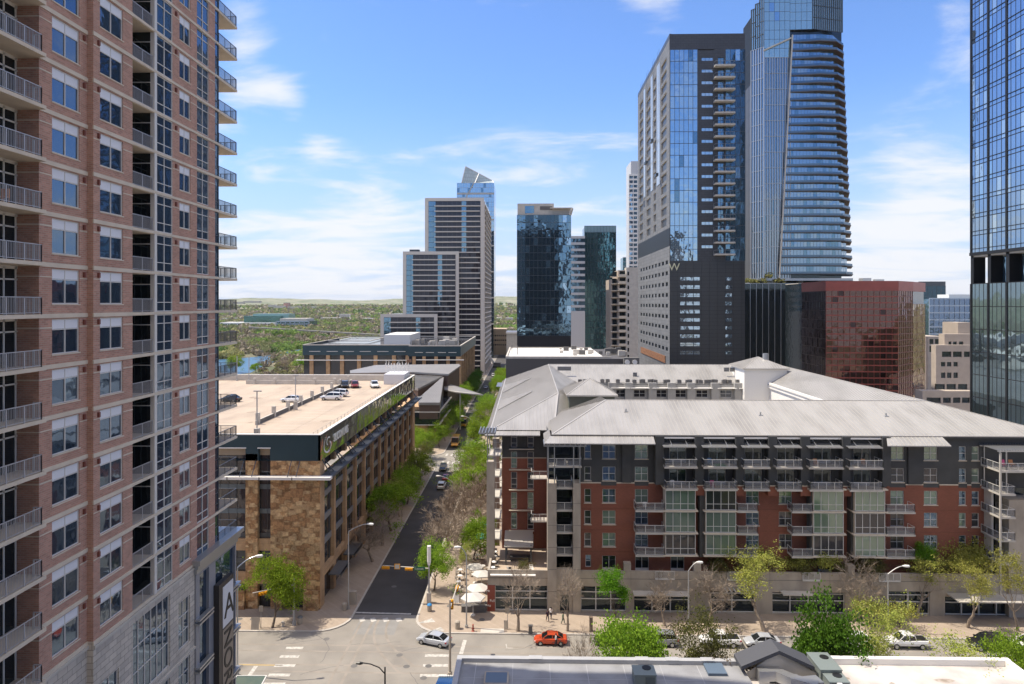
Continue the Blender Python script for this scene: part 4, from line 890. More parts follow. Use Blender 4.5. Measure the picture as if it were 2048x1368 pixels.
for x in (-6.1, -5.1):
    for y in (104.3, 109.8): m.box(x-.07, x+.07, y, y+.14, 18, 25.2)
for i in range(6): m.box(-7.4, -4.8, 103.2+i*.9, 103.3+i*.9, 25.2, 25.35); m.box(-7.4+i*.48, -7.3+i*.48, 103, 108.2, 25.35, 25.5)
for i in range(4): m.box(-7.8, -4.8, 170+i*2.2, 171.5+i*2.2, 24.2, 24.35)
m.box(-6.2, -5, 104.3, 104.4, 21.3, 21.5); m.build('steel_pergola', M_steel, CB)
for k, z in enumerate((18.5, 12.0)):
    s = MB(); s.box(wx1-2.6, wx1-.0, 103.4, 105.4, z-.15, z); o = s.build('balcony', M_concl, CB); r = MB(); railing(r, [(wx1-2.5, 105.4, z), (wx1-2.5, 103.4, z), (wx1, 103.4, z)], 1.1, 0, .14); r.build('rail_frame', M_frame, o)
# ------- roofs
rf = MB(); P3 = []
ez, rz_ = 25.7, 29.2; yR = 112.3; xh = XY(1212, yR); xr = XY(1850, yR)
front = [(3.6, 100.6, ez), (XE+.6, 100.6, ez), (xr, yR, rz_), (xh, yR, rz_)]
west = [(3.6, 118, ez), (3.6, 100.6, ez), (xh, yR, rz_), (xh, 118, rz_-1.2)]
back = [(xh, yR, rz_), (xr, yR, rz_), (xr-8, 123, 25.9), (xh, 123, 25.9)]
eastw = [(XE+.6, 100.6, ez), (XE+.6, 186, ez), (xr, 176, rz_), (xr, yR, rz_)]
inner = [(xr, yR, rz_), (xr, 176, rz_), (xr-6.5, 172, 25.3), (xr-6.5, 120, 25.3)]
wl = [(-5.9, 109.4, 24.7), (4.2, 109.4, 24.7), (5.5, 122.7, 29.0)]
wleft = [(-5.9, 184, 24.7), (-5.9, 109.4, 24.7), (5.5, 122.7, 29.0), (5.5, 180, 29.0)]
winner = [(4.2, 109.4, 24.7), (10.5, 120, 26.5), (12, 128, 26.0), (5.5, 122.7, 29.0)]
win2 = [(5.5, 122.7, 29.0), (12, 128, 26.0), (12.2, 172, 25.3), (5.5, 180, 29.0)]
rear = [(5.5, 180, 29.0), (12, 171.5, 25.2), (xr-6.5, 171.5, 25.2), (xr, 180, 29.0)]
for Pp, al, sp in ((front, (0, 1, .3), .62), (west, (1, 0, .3), .62), (back, (0, 1, -.3), 1.2), (eastw, (1, 0, -.3), 1.0), (inner, (1, 0, .5), .8), (wl, (0, 1, .3), .62), (wleft, (1, 0, .4), .8), (winner, (1, .3, 0), .8), (win2, (1, 0, -.4), .9), (rear, (0, 1, .4), .8)):
    rf.face(Pp, 0); seams(rf, Pp, al, sp, .055, .05, 1)
# hips and ridges
for a, b_ in (((3.6, 100.6, ez), (xh, yR, rz_)), ((xh, yR, rz_), (xr, yR, rz_)), ((xr, yR, rz_), (XE+.6, 100.6, ez)), ((xr, yR, rz_), (xr, 176, rz_)), ((-5.9, 109.4, 24.7), (5.5, 122.7, 29.0)), ((4.2, 109.4, 24.7), (5.5, 122.7, 29)), ((5.5, 122.7, 29), (5.5, 180, 29)), ((5.5, 180, 29), (xr, 180, 29)), ((-5.9, 109.4, 24.7), (-5.9, 184, 24.7)), ((3.6, 100.6, ez), (XE+.6, 100.6, ez))):
    rf.beam(a, b_, .22, .14, 1)
rf.build('metal_roof', [M_roof, M_seam], CB)
m = MB(); m.box(3.6, XE+.5, 100.6, 101.6, ez-.35, ez-.06); m.box(-5.7, 4.2, 109.6, YW, 24.3, 24.6); m.box(-5.7, wx0, YW, 184, 24.3, 24.6); m.build('soffit', M_char, CB)
m = MB()      # skirt roofs
def skirt(Pp, al):
    m = MB(); m.slab3(Pp, .14, 0); seams(m, Pp, al, .62, .055, .05, 1); m.build('skirt_roof', [M_roof, M_seam], CB)
skirt([(XY(1089, 98.4), 98.4, 24.85), (XY(1311, 98.4), 98.4, 24.85), (XY(1307, 100.5), 100.5, 25.5), (3.4, 100.5, 25.5)], (0, 1, .3))
skirt([(XY(1089, 98.4), 106, 24.85), (XY(1089, 98.4), 98.4, 24.85), (3.4, 100.5, 25.5), (3.4, 106, 25.5)], (1, 0, .3))
skirt([(XY(1775, 98.6), 98.6, 24.7), (XY(1903, 98.6), 98.6, 24.7), (XY(1885, 100.5), 100.5, 25.6), (XY(1773, 100.5), 100.5, 25.6)], (0, 1, .5))
skirt([(-6.8, 108.2, 24.1), (XY(1080, 108.2), 108.2, 24.1), (XY(1080, 109.3), 109.5, 24.6), (-5.9, 109.5, 24.6)], (0, 1, .5))
skirt([(-6.8, 184, 24.1), (-6.8, 108.2, 24.1), (-5.9, 109.5, 24.6), (-5.9, 184, 24.6)], (1, 0, .5))
# small cross gables on the street slope
m = MB()
for y in (133, 158):
    q = [(-5.2, y-3.2, 25.0), (-5.2, y+3.2, 25.0), (-5.2, y, 25.1)]
    t_ = [(-5.6, y-4.5, 24.95), (1.0, y+3.4, 27.5), (-5.6, y+3.4, 25.7)]; m.slab3(t_, .1, 0); seams(m, t_, (1, .1, .3), .6, .05, .05, 1)
m.build('dormer_roof', [M_roof, M_seam], CB)
def cupola(x0, x1, y0, y1, zb, ze, za, wm_, name):
    m = MB(); m.box(x0+.5, x1-.5, y0+.5, y1-.5, zb, ze); o = m.build(name, wm_, CB); m = MB(); c_ = ((x0+x1)/2, (y0+y1)/2, za); q = [(x0, y0, ze), (x1, y0, ze), (x1, y1, ze), (x0, y1, ze)]
    for i in range(4): f = [q[i], q[(i+1) % 4], c_]; m.face(f, 0); e = Vector(q[(i+1) % 4])-Vector(q[i]); seams(m, f, (-e.y, e.x, .3), .62, .055, .05, 1); m.beam(q[i], c_, .16, .1, 1)
    m.box(x0, x1, y0, y1, ze-.22, ze-.01, 1); m.build('pyramid_roof', [M_roof, M_seam], o)
    return o
cupola(XY(1133, 117), XY(1236, 117), 117, 126.5, 24, 29.3, 31.7, mat('olive_stucco', (.10, .105, .085), .85, var=.06), 'roof_turret')
o = cupola(XY(1486, 166), XY(1580, 166), 166, 178, 20, 29.3, 31.7, M_white, 'roof_turret')
m = MB(); m.cyl(XY(1531, 171), 171, 31.0, 32.6, .7, n=14); m.build('roof_vent', M_steel, o)
# rear inner facade and ledges
m = MB(); fI = Fac(0, 169, (1, 0), (0, -1)); rwn = [1240, 1279, 1322, 1360.6, 1404, 1452, 1494.6]; RX = lambda px: XY(px, 169)
fI.wall(m, 12, RX(1530), 5, 25.3, [(RX(p)-1.4, RX(p)+1.4, 21.9, 23.7) for p in rwn] + [(RX(p)-1.4, RX(p)+1.4, 18.5, 20.5) for p in rwn], .2)
m.box(12, RX(1530), 169.0, 172, 25.0, 25.1)
for px in (1219, 1252, 1299, 1337, 1376, 1424, 1470, 1510): m.box(RX(px)-.35, RX(px)+1.6, 168.1, 169, 5, 25.5)
m.build('courtyard_wall', mat('grey_stucco', (.33, .32, .30), .85, var=.05), CB)
for p in rwn: window(fI, CB, RX(p)-1.4, RX(p)+1.4, 21.9, 23.7, 'four', M_frame, G_smoke, None, .15); m = MB(); m.box(RX(p)-2.3, RX(p)+2.3, 167.6, 169, 24.2, 24.32); m.build('white_hood', M_white, CB)
m = MB(); m.box(58.6, 62, 128, 169, 10, 25.2); m.box(58.2, 58.6, 128, 169, 24.6, 25.9); m.build('white_courtyard_wall', M_white, CB)
m = MB(); m.box(13, 58, 124, 168, 0, 5); m.box(8, 12, 124, 172, 5, 25); m.build('courtyard_block', M_concl, CB)
m = MB()
for i, (px, w_) in enumerate(((1115, 27), (1447, 26), (1461, 0), (1475, 0))): pass
for (a, b_, y0, y1) in ((1115, 1142, 733, 741), (1448, 1458, 735, 743), (1460, 1470, 735, 743), (1472, 1481, 735, 743), (1266, 1274, 745, 756)):
    y = 176.5; zz = 27.35
    m.box(XY(a, 174.4), XY(b_, 174.4), 174.2, 174.6, ZY(a, y1, 174.4), ZY(a, y0, 174.4))
m.each('roof_louvre', mat('louvre', (.20, .20, .20), .5, .4), CB)
m = MB()
for px, py in ((1075, 770), (1081, 800), (1252, 823), (1521, 830), (1772, 832), (1079, 760), (1622, 767), (1223, 744), (1300, 745), (1365, 744)):
    r_ = ray(px, py); best = None
    n_ = Vector((0, -(rz_-ez), yR-100.6)) if py > 800 and px > 1200 else None
    if n_:
        t_ = (Vector((0, 100.6, ez)) - Vector((0, 0, CH))).dot(n_) / r_.dot(n_); p = Vector((0, 0, CH)) + r_*t_; m.cyl(p.x, p.y, p.z-.1, p.z+.45, .12, n=8); m.box(p.x-.3, p.x+.3, p.y-.3, p.y+.3, p.z-.1, p.z+.03)
m.each('vent_pipe', M_steel, CB)
# terrace gazebo, furniture
gz = thing('terrace_pavilion', 'open pavilion with pale seamed metal roof on the corner terrace', 'pavilion', (XY(1038, 107), 106.5, 5.2)); x0, x1 = XY(1008, 104), XY(1066, 104)
m = MB(); q = [(x0, 103.6, 8.1), (x1, 103.6, 8.1), (x1, 108.6, 8.9), (x0, 108.6, 8.9)]; m.slab3(q, .15); seams(m, q, (0, 1, .1), .6, .05, .05); m.build('canopy_roof', M_seam, gz)
for x in (x0+.3, x1-.3):
    for y in (103.9, 108.2): m = MB(); m.box(x-.12, x+.12, y-.12, y+.12, 5.2, 8.2); m.build('post', M_framed, gz)
def ac_unit(name, label, loc, s=.9, h=.9, group=None, cat='air conditioner'):
    t = thing(name, label, cat, loc, group); x, y, z = loc; m = MB(); m.box(x-s/2, x+s/2, y-s/2, y+s/2, z, z+h); m.box(x-s/2-.02, x+s/2+.02, y-s/2-.02, y+s/2+.02, z+h-.08, z+h)
    for k in range(5): zz = z+.12+k*(h-.25)/5; m.box(x-s/2-.015, x+s/2+.015, y-s/2-.015, y+s/2+.015, zz, zz+.04)
    m.build('casing', M_acm, t); m = MB(); m.cyl(x, y, z+h, z+h+.03, s*.4, n=14); m.cyl(x, y, z+h+.03, z+h+.05, s*.12, n=8); m.build('fan', M_black, t); return t
M_acm = mat('ac_casing', (.20, .19, .18), .6, .3)
ac0 = ac_unit('air_conditioner', 'small grey air conditioner in the long row on the rear courtyard ledge', (20, 170.5, 25.1), .95, .95, 'air conditioners along the rear courtyard ledge')
r_ac = random.Random(5)
for px in (1170, 1182, 1205, 1216, 1236, 1256, 1268, 1283, 1287, 1300, 1306, 1330, 1336, 1358, 1380, 1396, 1400, 1412, 1418, 1428, 1432, 1447, 1452, 1458, 1476, 1310, 1374):
    copy_tree(ac0, None, (XY(px, 170.5), 170.0 + r_ac.random()*1.3, 25.1), 0)
ac0.location.x = XY(1160, 170.5)
ac1 = ac_unit('air_conditioner', 'dark air conditioner in the cluster beside the white courtyard wall', (61, 150, 25.3), 1.0, 1.1, 'air conditioners beside the white courtyard wall')
for i in range(15): y = 163 - i * 2.2; copy_tree(ac1, None, (59.9 + (i % 3) * .0 + r_ac.random()*1.4, y, 25.2), 0)
# ---------------------------------------------------------------- towers
def curtain(name, mats_, parent, fac, u0, u1, z0, z1, du, dz, wob=.015, mull=.10, hb=.14, mm=M_framed, glass=None, dep=.08, hasv=True, rnd_=None):
    """glass panes slightly out of plane plus a mullion grid as real bars"""
    g_ = MB(); m = MB(); nu = max(1, round((u1-u0)/du)); nz_ = max(1, round((z1-z0)/dz)); rn = rnd_ or random.Random(sum(ord(c) * (i + 3) for i, c in enumerate(name)))
    for i in range(nu):
        for j in range(nz_):
            a = u0+(u1-u0)*i/nu; b_ = u0+(u1-u0)*(i+1)/nu; c = z0+(z1-z0)*j/nz_; d = z0+(z1-z0)*(j+1)/nz_; t1, t2 = rn.uniform(-wob, wob)*.5, rn.uniform(-wob, wob)*.5; q = [-t1-t2, t1-t2, t1+t2, -t1+t2]
            mi = 0 if len(mats_) == 1 else (rn.randrange(len(mats_)) if rn.random() < .2 else 0)
            g_.face([fac.p(a, c, q[0]), fac.p(b_, c, q[1]), fac.p(b_, d, q[2]), fac.p(a, d, q[3])], mi)
    for j in range(nz_ + 1): z = z0+(z1-z0)*j/nz_; fac.box(m, u0, u1, z-hb/2, z+hb/2, 0, dep*.8)
    if hasv:
        for i in range(nu + 1): u = u0+(u1-u0)*i/nu; fac.box(m, u-mull/2, u+mull/2, z0, z1, 0, dep)
    g_.build('curtain_glass', mats_, parent); m.build('mullion_grid', mm, parent)
class FacR(Fac):    # oblique facade from point a to point b
    def __init__(s, a, b_):
        d = Vector((b_[0]-a[0], b_[1]-a[1])); s.L = d.length; d.normalize(); s.o = a; s.du = (d.x, d.y); s.n = (d.y, -d.x); s.rz = math.atan2(s.n[0], -s.n[1])
    def box(s, mb, u0, u1, z0, z1, d0, d1, m=0):
        b = len(mb.v)
        for z in (z0, z1):
            for (u, d) in ((u0, d1), (u1, d1), (u1, d0), (u0, d0)): mb.v.append(s.p(u, z, d))
        mb.f += [[b, b+3, b+2, b+1], [b+4, b+5, b+6, b+7], [b, b+1, b+5, b+4], [b+1, b+2, b+6, b+5], [b+2, b+3, b+7, b+6], [b+3, b, b+4, b+7]]; mb.m += [m]*6
def boxb(name, x0, x1, y0, y1, z0, z1, m_, parent): m = MB(); m.box(x0, x1, y0, y1, z0, z1); return m.build(name, m_, parent)
# -- hotel tower with light grey side and dark front
W = thing('hotel_tower', 'tall slab tower with pale window side, dark front and letter W near its corner', 'building', (55, 238, 0))
wx0, wx1, wy0, wy1 = 43.1, XY(1490, 208), 208.0, 267.5; wzt = 126.7; wzm = ZY(1340, 522, 208)
M_dgp = brickmat('dark_panel', (.060, .062, .068), (.052, .054, .06), (.035, .036, .04), 1.6, .75, .05, .35, 0, .08)
M_lgp = brickmat('light_panel', (.17, .172, .172), (.14, .142, .145), (.09, .09, .09), 2.4, 1.1, .04, .6, 0, .10)
M_bgp = mat('pale_blue_panel', (.42, .48, .55), .35, .3)
boxb('tower_core', wx0+.4, wx1, wy0+.5, wy1, 0, wzt-.5, M_dgp, W)
fF = Fac(0, wy0, (1, 0), (0, -1)); fL = Fac(wx0, 0, (0, 1), (-1, 0))
HX = lambda px: XY(px, wy0)
hw = []
zz = 118.5; zrows = []
while zz > wzm + 2: zrows.append(zz); zz -= 3.55
m = MB(); fF.wall(m, HX(1395), HX(1427), wzm, wzt-5, [(HX(1403), HX(1426), z, z+1.0) for z in zrows], .15); m.box(wx0, wx1, wy0-.05, wy0+.3, wzt-4.7, wzt); fF.wall(m, HX(1427), HX(1451), wzm, wzt-4.7, [(HX(1436), HX(1448), z-1.6, z+1.0) for z in zrows], .3); m.box(wx0-.05, wx0+.5, wy0, wy1, wzt-1.2, wzt+.1); m.build('dark_panel', M_dgp, W)
for z in zrows:
    window(fF, W, HX(1403), HX(1426), z, z+1.0, 'strip', M_framed, glassmat('hotel_glass', (.42, .52, .60), .04, .85, .05), None, .1)
    window(fF, W, HX(1436), HX(1448), z-1.6, z+1.0, 'four', M_framed, G_blue2, None, .25)
curtain('gl', [G_blue, G_blue2, glassmat('light_blue_glass', (.42, .54, .64), .04, .85, .05)], W, fF, wx0+.15, HX(1395), wzm, wzt-4.7, 1.45, 3.55, .02)
curtain('gl2', [G_blue2, G_blue], W, fF, HX(1451), wx1, wzm, wzt-4.7, 1.45, 3.55, .035)
for z in zrows:
    x0, x1 = HX(1427), HX(1467); s = MB(); s.box(x0, x1, wy0-2.0, wy0, z-2.2, z-1.75); o = s.build('balcony', M_concl, W); r = MB(); railing(r, [(x0+.1, wy0, z-1.75), (x0+.1, wy0-1.9, z-1.75), (x1-.1, wy0-1.9, z-1.75), (x1-.1, wy0, z-1.75)], 1.1, 0, .3, .03, 1.5, False); r.build('railing', M_steel, o)
# lower front: dark panels with strips
lo_r = [ZY(1340, y, wy0) for y in (598, 620, 636, 652, 668, 683, 699, 715 - 29 + 29)]
lows = [ZY(1340, 553 + i*16.4, wy0) for i in range(11)]
m = MB(); fF.wall(m, wx0, wx1, 20, wzm, [(HX(1360), HX(1400), z-1.3, z-.1) for z in lows[:-1]] + [(HX(1450), HX(1464), z-1.3, z-.1) for z in lows[:-1]], .1); m.build('dark_panel', G_black if False else mat('dark_gloss_panel', (.055, .057, .06), .28, .2, spec=.6), W)
m = MB()
z = 21
while z < wzm: m.box(wx0, wx1, wy0-.03, wy0-.0, z, z+.06); z += 1.15
x = wx0
while x < wx1: m.box(x, x+.05, wy0-.03, wy0, 20, wzm); x += 2.4
m.build('panel_joint', M_black, W)
for z in lows[:-1]:
    window(fF, W, HX(1360), HX(1400), z-1.3, z-.1, 'strip', M_framed, MATS['hotel_glass'], None, .05); window(fF, W, HX(1450), HX(1464), z-1.3, z-.1, 'strip', M_framed, MATS['hotel_glass'], None, .05)
# pale side: window columns by their place along the depth
YL = lambda px: YX(px, wx0)
fLu = [(YL(1333), YL(1322)), (YL(1312), YL(1307)), (YL(1301), YL(1293)), (YL(1286), YL(1279))]
zr = []; z = 121.5
while z > 70: zr.append(z); z -= 3.55
hh = []
for (a, b_) in fLu:
    for z in zr: hh.append((min(a, b_), max(a, b_), z-2.6, z-.1))
m = MB(); fL.wall(m, wy0, wy1, 68, wzt, hh, 1.2, 0, 1); m.build('pale_wall', [M_lgp, M_concl], W)
for h in hh: window(fL, W, *h, 'plain', M_framed, G_black, None, 1.0, 'loggia')
m = MB()
for (a, b_) in ((YL(1320), YL(1314)), (YL(1306), YL(1302)), (YL(1291), YL(1288))): m.box(wx0-.12, wx0-.0, min(a, b_), max(a, b_), 84, wzt-3)
m.build('blue_strip', M_bgp, W)
m = MB(); m.box(wx0-.02, wx0+.3, wy0+0, wy1, 62.5, 68); m.build('dark_recess', M_black, W)
lwr = []; zl = 58.6
for k in range(9):
    for i in range(9):
        y = wy0 + 2.6 + i*5.9; lwr.append((y, y+3.4, zl-1.5, zl-.3))
    zl -= 3.35
m = MB(); fL.wall(m, wy0, wy1, 20, 62.5, lwr, .3, 0); m.build('pale_wall', M_lgp, W)
for h in lwr: window(fL, W, *h, 'strip', M_framed, G_black, None, .2, 'ribbon_window')
m = MB(); m.box(wx0-.25, wx0-.03, wy0+6, wy1-8, 26.4, 28.6); m.build('timber_screen', mat('cedar_screen', (.22, .10, .045), .8, var=.3, vs=2), W)
textmesh('lettering', 'W', 3.2, (HX(1337)+.05, wy0-.12, ZY(1340, 541, wy0)), (R(90), 0, 0), mat('pale_gold', (.62, .60, .40), .5), W, .05)
for k, (px, z, dy) in enumerate(((1322, 86, 0), (1312, 99, 0), (1300, 94, 0), (1288, 84, 0))):
    t_ = thing('window_cleaning_cradle', ('wall cradle hung nearest the glass corner of the hotel tower', 'highest wall cradle hanging on the pale side of the hotel tower', 'wall cradle left of the highest one on the pale tower side', 'lowest wall cradle at the far edge of the pale tower side')[k], 'cradle', (wx0-1.6, YL(px), z))
    y = YL(px); m = MB(); m.box(wx0-1.9, wx0-1.1, y-1.6, y+1.6, z, z+.9); m.build('platform', M_framed, t_); m = MB()
    for dy_ in (-1.4, 1.4): m.beam((wx0-1.5, y+dy_, z+.9), (wx0-.9, y+dy_, wzt), .05, .05)
    m.build('rope', M_black, t_)
# -- white roofed hall in front of the hotel
HL = thing('white_roofed_hall', 'dark walled hall with a bright white flat roof behind the brick apartments', 'building', (15, 230, 0))
hx0, hx1 = XY(1012, 208), XY(1262, 208); boxb('dark_wall', hx0, hx1, 208, 252, 0, 28.2, mat('dark_ribbed_wall', (.085, .080, .078), .6), HL)
m = MB(); m.box(hx0+.4, hx1-8, 208.4, 251.6, 28.21, 28.5); m.build('white_roof', M_white, HL)
m = MB(); m.box(hx0-.1, hx1-6, 207.9, 208.4, 28.2, 28.9); m.box(hx0-.1, hx0+.4, 208.4, 252, 28.2, 28.9); m.box(hx0, hx1-8, 251.5, 252, 28.2, 28.9); m.build('parapet_cap', M_concl, HL)
m = MB(); rr_ = random.Random(2)
for i in range(26): x = XY(1115, 230) + rr_.random()*21; y = 216 + rr_.random()*30; s_ = rr_.uniform(.4, 1.1); m.box(x-s_, x+s_, y-s_*.8, y+s_*.8, 28.5, 28.7+s_*1.3, rr_.randrange(2))
for px in (1024, 1035): m.cyl(XY(px, 220), 220, 28.5, 31.5, .12, n=6, m=1)
m.each('roof_equipment', [M_concl, M_asph2], HL)
m = MB(); m.box(XY(1247, 207), XY(1277, 207), 205.5, 208, 25.8, 28.7); m.build('fan_housing', M_asph2, HL); m = MB()
for px in (1253, 1268): m.tube([(XY(px+2, 205), 205.4, 27.4), (XY(px+2, 205), 205.2, 27.4)], [.75, .75], 14)
m.each('exhaust_fan', M_white, HL)
# -- curved glass tower
D = thing('curved_glass_tower', 'tallest tower, faceted dark glass with striped balconies, its top beyond the photo', 'building', (128, 340, 0))
YD = 320.0; dX = lambda px, Y=YD: XY(px, Y)
zb = ZY(1550, 556, YD); zt2 = 205
def PXY(px, Y): return (XY(px, Y), Y)
# plan of the shaft: faceted curve, narrower towards the left at its top
plan = [PXY(1484, 346), PXY(1490, 334), PXY(1503, 326), PXY(1545, 322)]
zc0 = ZY(1530, 52, 322)
m = MB()
fc = [FacR(PXY(1488, 340), PXY(1503, 327)), FacR(PXY(1503, 327), PXY(1528, 322)), FacR(PXY(1528, 322), PXY(1580, 322))]
bk = MB(); bk.prism([PXY(1531, 323), PXY(1640, 323.5), PXY(1683, 330), (XY(1680, 360), 360), (XY(1540, 360), 360)], zb, 218); bk.prism([PXY(1490, 341), PXY(1504, 328), PXY(1530, 323), (XY(1538, 360), 360), (XY(1504, 360), 360)], zb, 180); bk.build('tower_core', G_black, D)
G_slate = glassmat('slate_blue_glass', (.25, .32, .38), .04, .85, .03, .3)
curtain('c0', [mat('bronze_grey_panel', (.12, .115, .11), .4, .4)], D, fc[0], 0, fc[0].L, zb, 150, 2.4, 7, 0, .12, .2)
curtain('c1', [G_slate, G_blue2], D, fc[1], 0, fc[1].L, zb, 165, 1.25, 7.2, .02, .35, .2, M_steel, dep=.5)
curtain('c2', [G_slate, G_blue2], D, fc[2], 0, fc[2].L, zb, 160, 1.25, 7.2, .02, .30, .2, M_steel, dep=.5)
G_crown = glassmat('crown_glass', (.42, .55, .56), .05, .75, .04, .2)
curtain('c3', [mat('crown_grey', (.22, .27, .28), .3, .5)], D, fc[0], 0, fc[0].L, 150, 181, 1.1, 15, 0, .3, .2, M_framed, dep=.3)
for k_ in range(3): curtain('c4', [G_crown], D, fc[1], fc[1].L*k_/3, fc[1].L*(k_+1)/3, 165, (184.5, 186.5, 189.5)[k_], 1.1, 6, .02, .3, .2, M_framed, dep=.4)
curtain('c5', [G_crown, G_blue], D, fc[2], 0, fc[2].L, 160, 216, 2.3, 4.2, .02, .10, .12, M_framed)
fr = [FacR(PXY(1580, 322), PXY(1625, 321.5)), FacR(PXY(1625, 321.5), PXY(1684, 326))]
curtain('c6', [G_crown, G_blue], D, fr[0], 0, fr[0].L, 173, 218, 2.3, 4.2, .02, .10, .12, M_framed); curtain('c7', [G_crown], D, fr[1], 0, fr[1].L, 173, 218, 1.2, 6, .02, .35, .15, M_framed, dep=.4)
# balcony storeys, spreading towards the ground on the right; the left edge slants
nfl = 29; zf_ = [zb + 2 + (165 - zb) * i / (nfl-1) for i in range(nfl)]
for i, z in enumerate(zf_):
    k = i / (nfl-1); lx = 1558 + (1585-1558)*k; rx = 1706 + (1687-1706)*k
    q = [PXY(lx, 321.4), PXY(1640, 319.3), PXY(rx-14, 320.5), PXY(rx, 326), PXY(rx-3, 345), (XY(1600, 345), 345)]
    q2 = [PXY(lx+1, 321.8), PXY(1640, 321.3), PXY(rx-22, 322.6), PXY(rx-12, 328), (XY(rx-15, 345), 345), (XY(1600, 345), 345)]
    s = MB(); s.prism(q, z-.35, z, 0); o = s.build('floor_slab', mat('copper_soffit', (.12, .06, .04), .5, .3), D)
    s = MB()
    for (a, b_) in zip(q[:4], q[1:4]): f = FacR(a, b_); f.box(s, 0, f.L, z-.35, z+.1, .0, .08)
    s.build('slab_edge', M_framed, o)
    s = MB()
    for (a, b_) in zip(q[:4], q[1:5]): f = FacR(a, b_); s.face([f.p(.1, z+.1, -.1), f.p(f.L-.1, z+.1, -.1), f.p(f.L-.1, z+1.0, -.1), f.p(.1, z+1.0, -.1)])
    s.build('glass_rail', glassmat('balcony_glass', (.10, .16, .23), .06, .6, .02), o)
    s = MB(); rn = random.Random(i)
    for (a, b_) in zip(q2[:4], q2[1:5]):
        f = FacR(a, b_); n = max(1, round(f.L/1.5))
        for j in range(n): w_ = rn.uniform(-.03, .03); s.face([f.p(f.L*j/n+.06, z, w_), f.p(f.L*(j+1)/n-.06, z, -w_), f.p(f.L*(j+1)/n-.06, z+(zf_[1]-zf_[0])-.35, -w_), f.p(f.L*j/n+.06, z+(zf_[1]-zf_[0])-.35, w_)], 0 if rn.random() < .8 else 1)
    s.build('glazing', [glassmat('blue_glazing', (.26, .36, .46), .04, .85, .04, .3), G_blue2], o)
m = MB(); a = Vector((XY(1559, 320.6), 320.6, zb)); b_ = Vector((XY(1585, 320.6), 320.6, 170)); m.beam(a, b_, .5, .8)
m.slab3([(XY(1526, 320.8), 320.8, ZY(1540, 100, 321)), (XY(1586, 320.8), 320.8, ZY(1580, 73, 321)), (XY(1586, 321.2), 321.2, ZY(1580, 73, 321)), (XY(1526, 321.2), 321.2, ZY(1540, 100, 321))], .6); m.build('white_edge', M_concl, D)
m = MB(); m.prism([PXY(1488, 322), PXY(1706, 320), PXY(1706, 360), PXY(1488, 360)], zb-1.2, zb-.1); m.build('transfer_slab', M_steel, D)
m = MB()
for px in (1520, 1566, 1600, 1640, 1672): m.box(XY(px, 326)-1.1, XY(px, 326)+1.1, 325, 327, 50, zb-1.2)
m.each('column', M_concl, D)
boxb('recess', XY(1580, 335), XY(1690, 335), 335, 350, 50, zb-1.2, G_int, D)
px1 = XY(1600, 318); boxb('podium_core', 104, px1+30, 318.4, 360, 0, ZY(1500, 566, 318), G_black, D)
curtain('c8', [G_black], D, Fac(0, 318, (1, 0), (0, -1)), XY(1488, 318), XY(1660, 318), 0, ZY(1500, 567, 318), 2.75, 60, .03, .22, .2, M_steel, dep=.25)
pt = MB(); rn = random.Random(4)
for i in range(26): x = XY(1492+rn.random()*75, 320); clump(pt, (x, 320+rn.random()*2, 55 + rn.random()*1.2 + (2.5 if 0.3 < (x-XY(1525, 320))/8 < .6 else 0)), 1.3, 22, .35, 0)
tag(pt.build('terrace_planting', leafmat('ochre_leaves', (.30, .25, .10), (.22, .24, .08)), D), 'ochre shrubs on the tower terrace', None, None, 'stuff')
# -- red granite and mirror block
RB = thing('red_glass_block', 'squat red framed block of bronze mirror glass with a dark left side', 'building', (115, 250, 0))
ry = 238.0; a_ = (103.0, 258.5); b__ = (103.0, ry); c__ = (XY(1796, ry-1), ry-1); d__ = (XY(1825, ry+8), ry+8); e__ = (XY(1850, ry+22), ry+22)
zr_t = ZY(1700, 562, ry)
M_red = mat('red_granite', (.30, .07, .052), .4, .0, var=.08, vs=.5)
bk = MB(); bk.prism([(a_[0]+.4, a_[1]), (b__[0]+.4, b__[1]+.5), (c__[0]-.3, c__[1]+.5), (d__[0]-.4, d__[1]+.3), (e__[0]-.5, e__[1]), (e__[0]-.5, 275), (a_[0], 275)], 0, zr_t-.4); bk.build('core', G_black, RB)
fas = [FacR(a_, b__), FacR(b__, c__), FacR(c__, d__), FacR(d__, e__)]
curtain('r0', [glassmat('dark_plum_glass', (.035, .022, .028), .08, .6, .04)], RB, fas[0], 0, fas[0].L, 0, zr_t-3.6, 1.5, 3.3, .02, .08, .12, mat('dark_red', (.05, .018, .02), .4))
curtain('r1', [glassmat('red_block_glass', (.13, .085, .075), .03, .85, .05, .2), glassmat('red_block_glass', (.13, .085, .075)), glassmat('dark_bronze_glass', (.05, .035, .035), .05, .8, .10, .2)], RB, fas[1], 0, fas[1].L, 0, zr_t-3.2, 1.95, 2.15, .03, .10, .40, M_red, dep=.16)
curtain('r2', [G_bronze], RB, fas[2], 0, fas[2].L, 0, zr_t-3.2, 1.6, 2.15, .05, .10, .26, mat('dull_red', (.16, .04, .035), .4), dep=.12)
curtain('r3', [glassmat('gold_reflection_glass', (.52, .40, .24), .03, .95, .12, .2)], RB, fas[3], 0, fas[3].L, 8, zr_t-8, 1.9, 2.15, .06, .08, .12, mat('dull_red', (.16, .04, .035), .4))  # gold tint puts a warm reflection into this face's glass colour
m = MB()
for f in fas: f.box(m, -.1, f.L+.1, zr_t-3.4, zr_t, -.5, .15)
m.build('red_cornice', M_red, RB)
m = MB(); m.prism([a_, b__, c__, d__, e__, (e__[0], 275), (a_[0], 275)], zr_t-.3, zr_t-.05); m.build('roof', M_concl, RB)
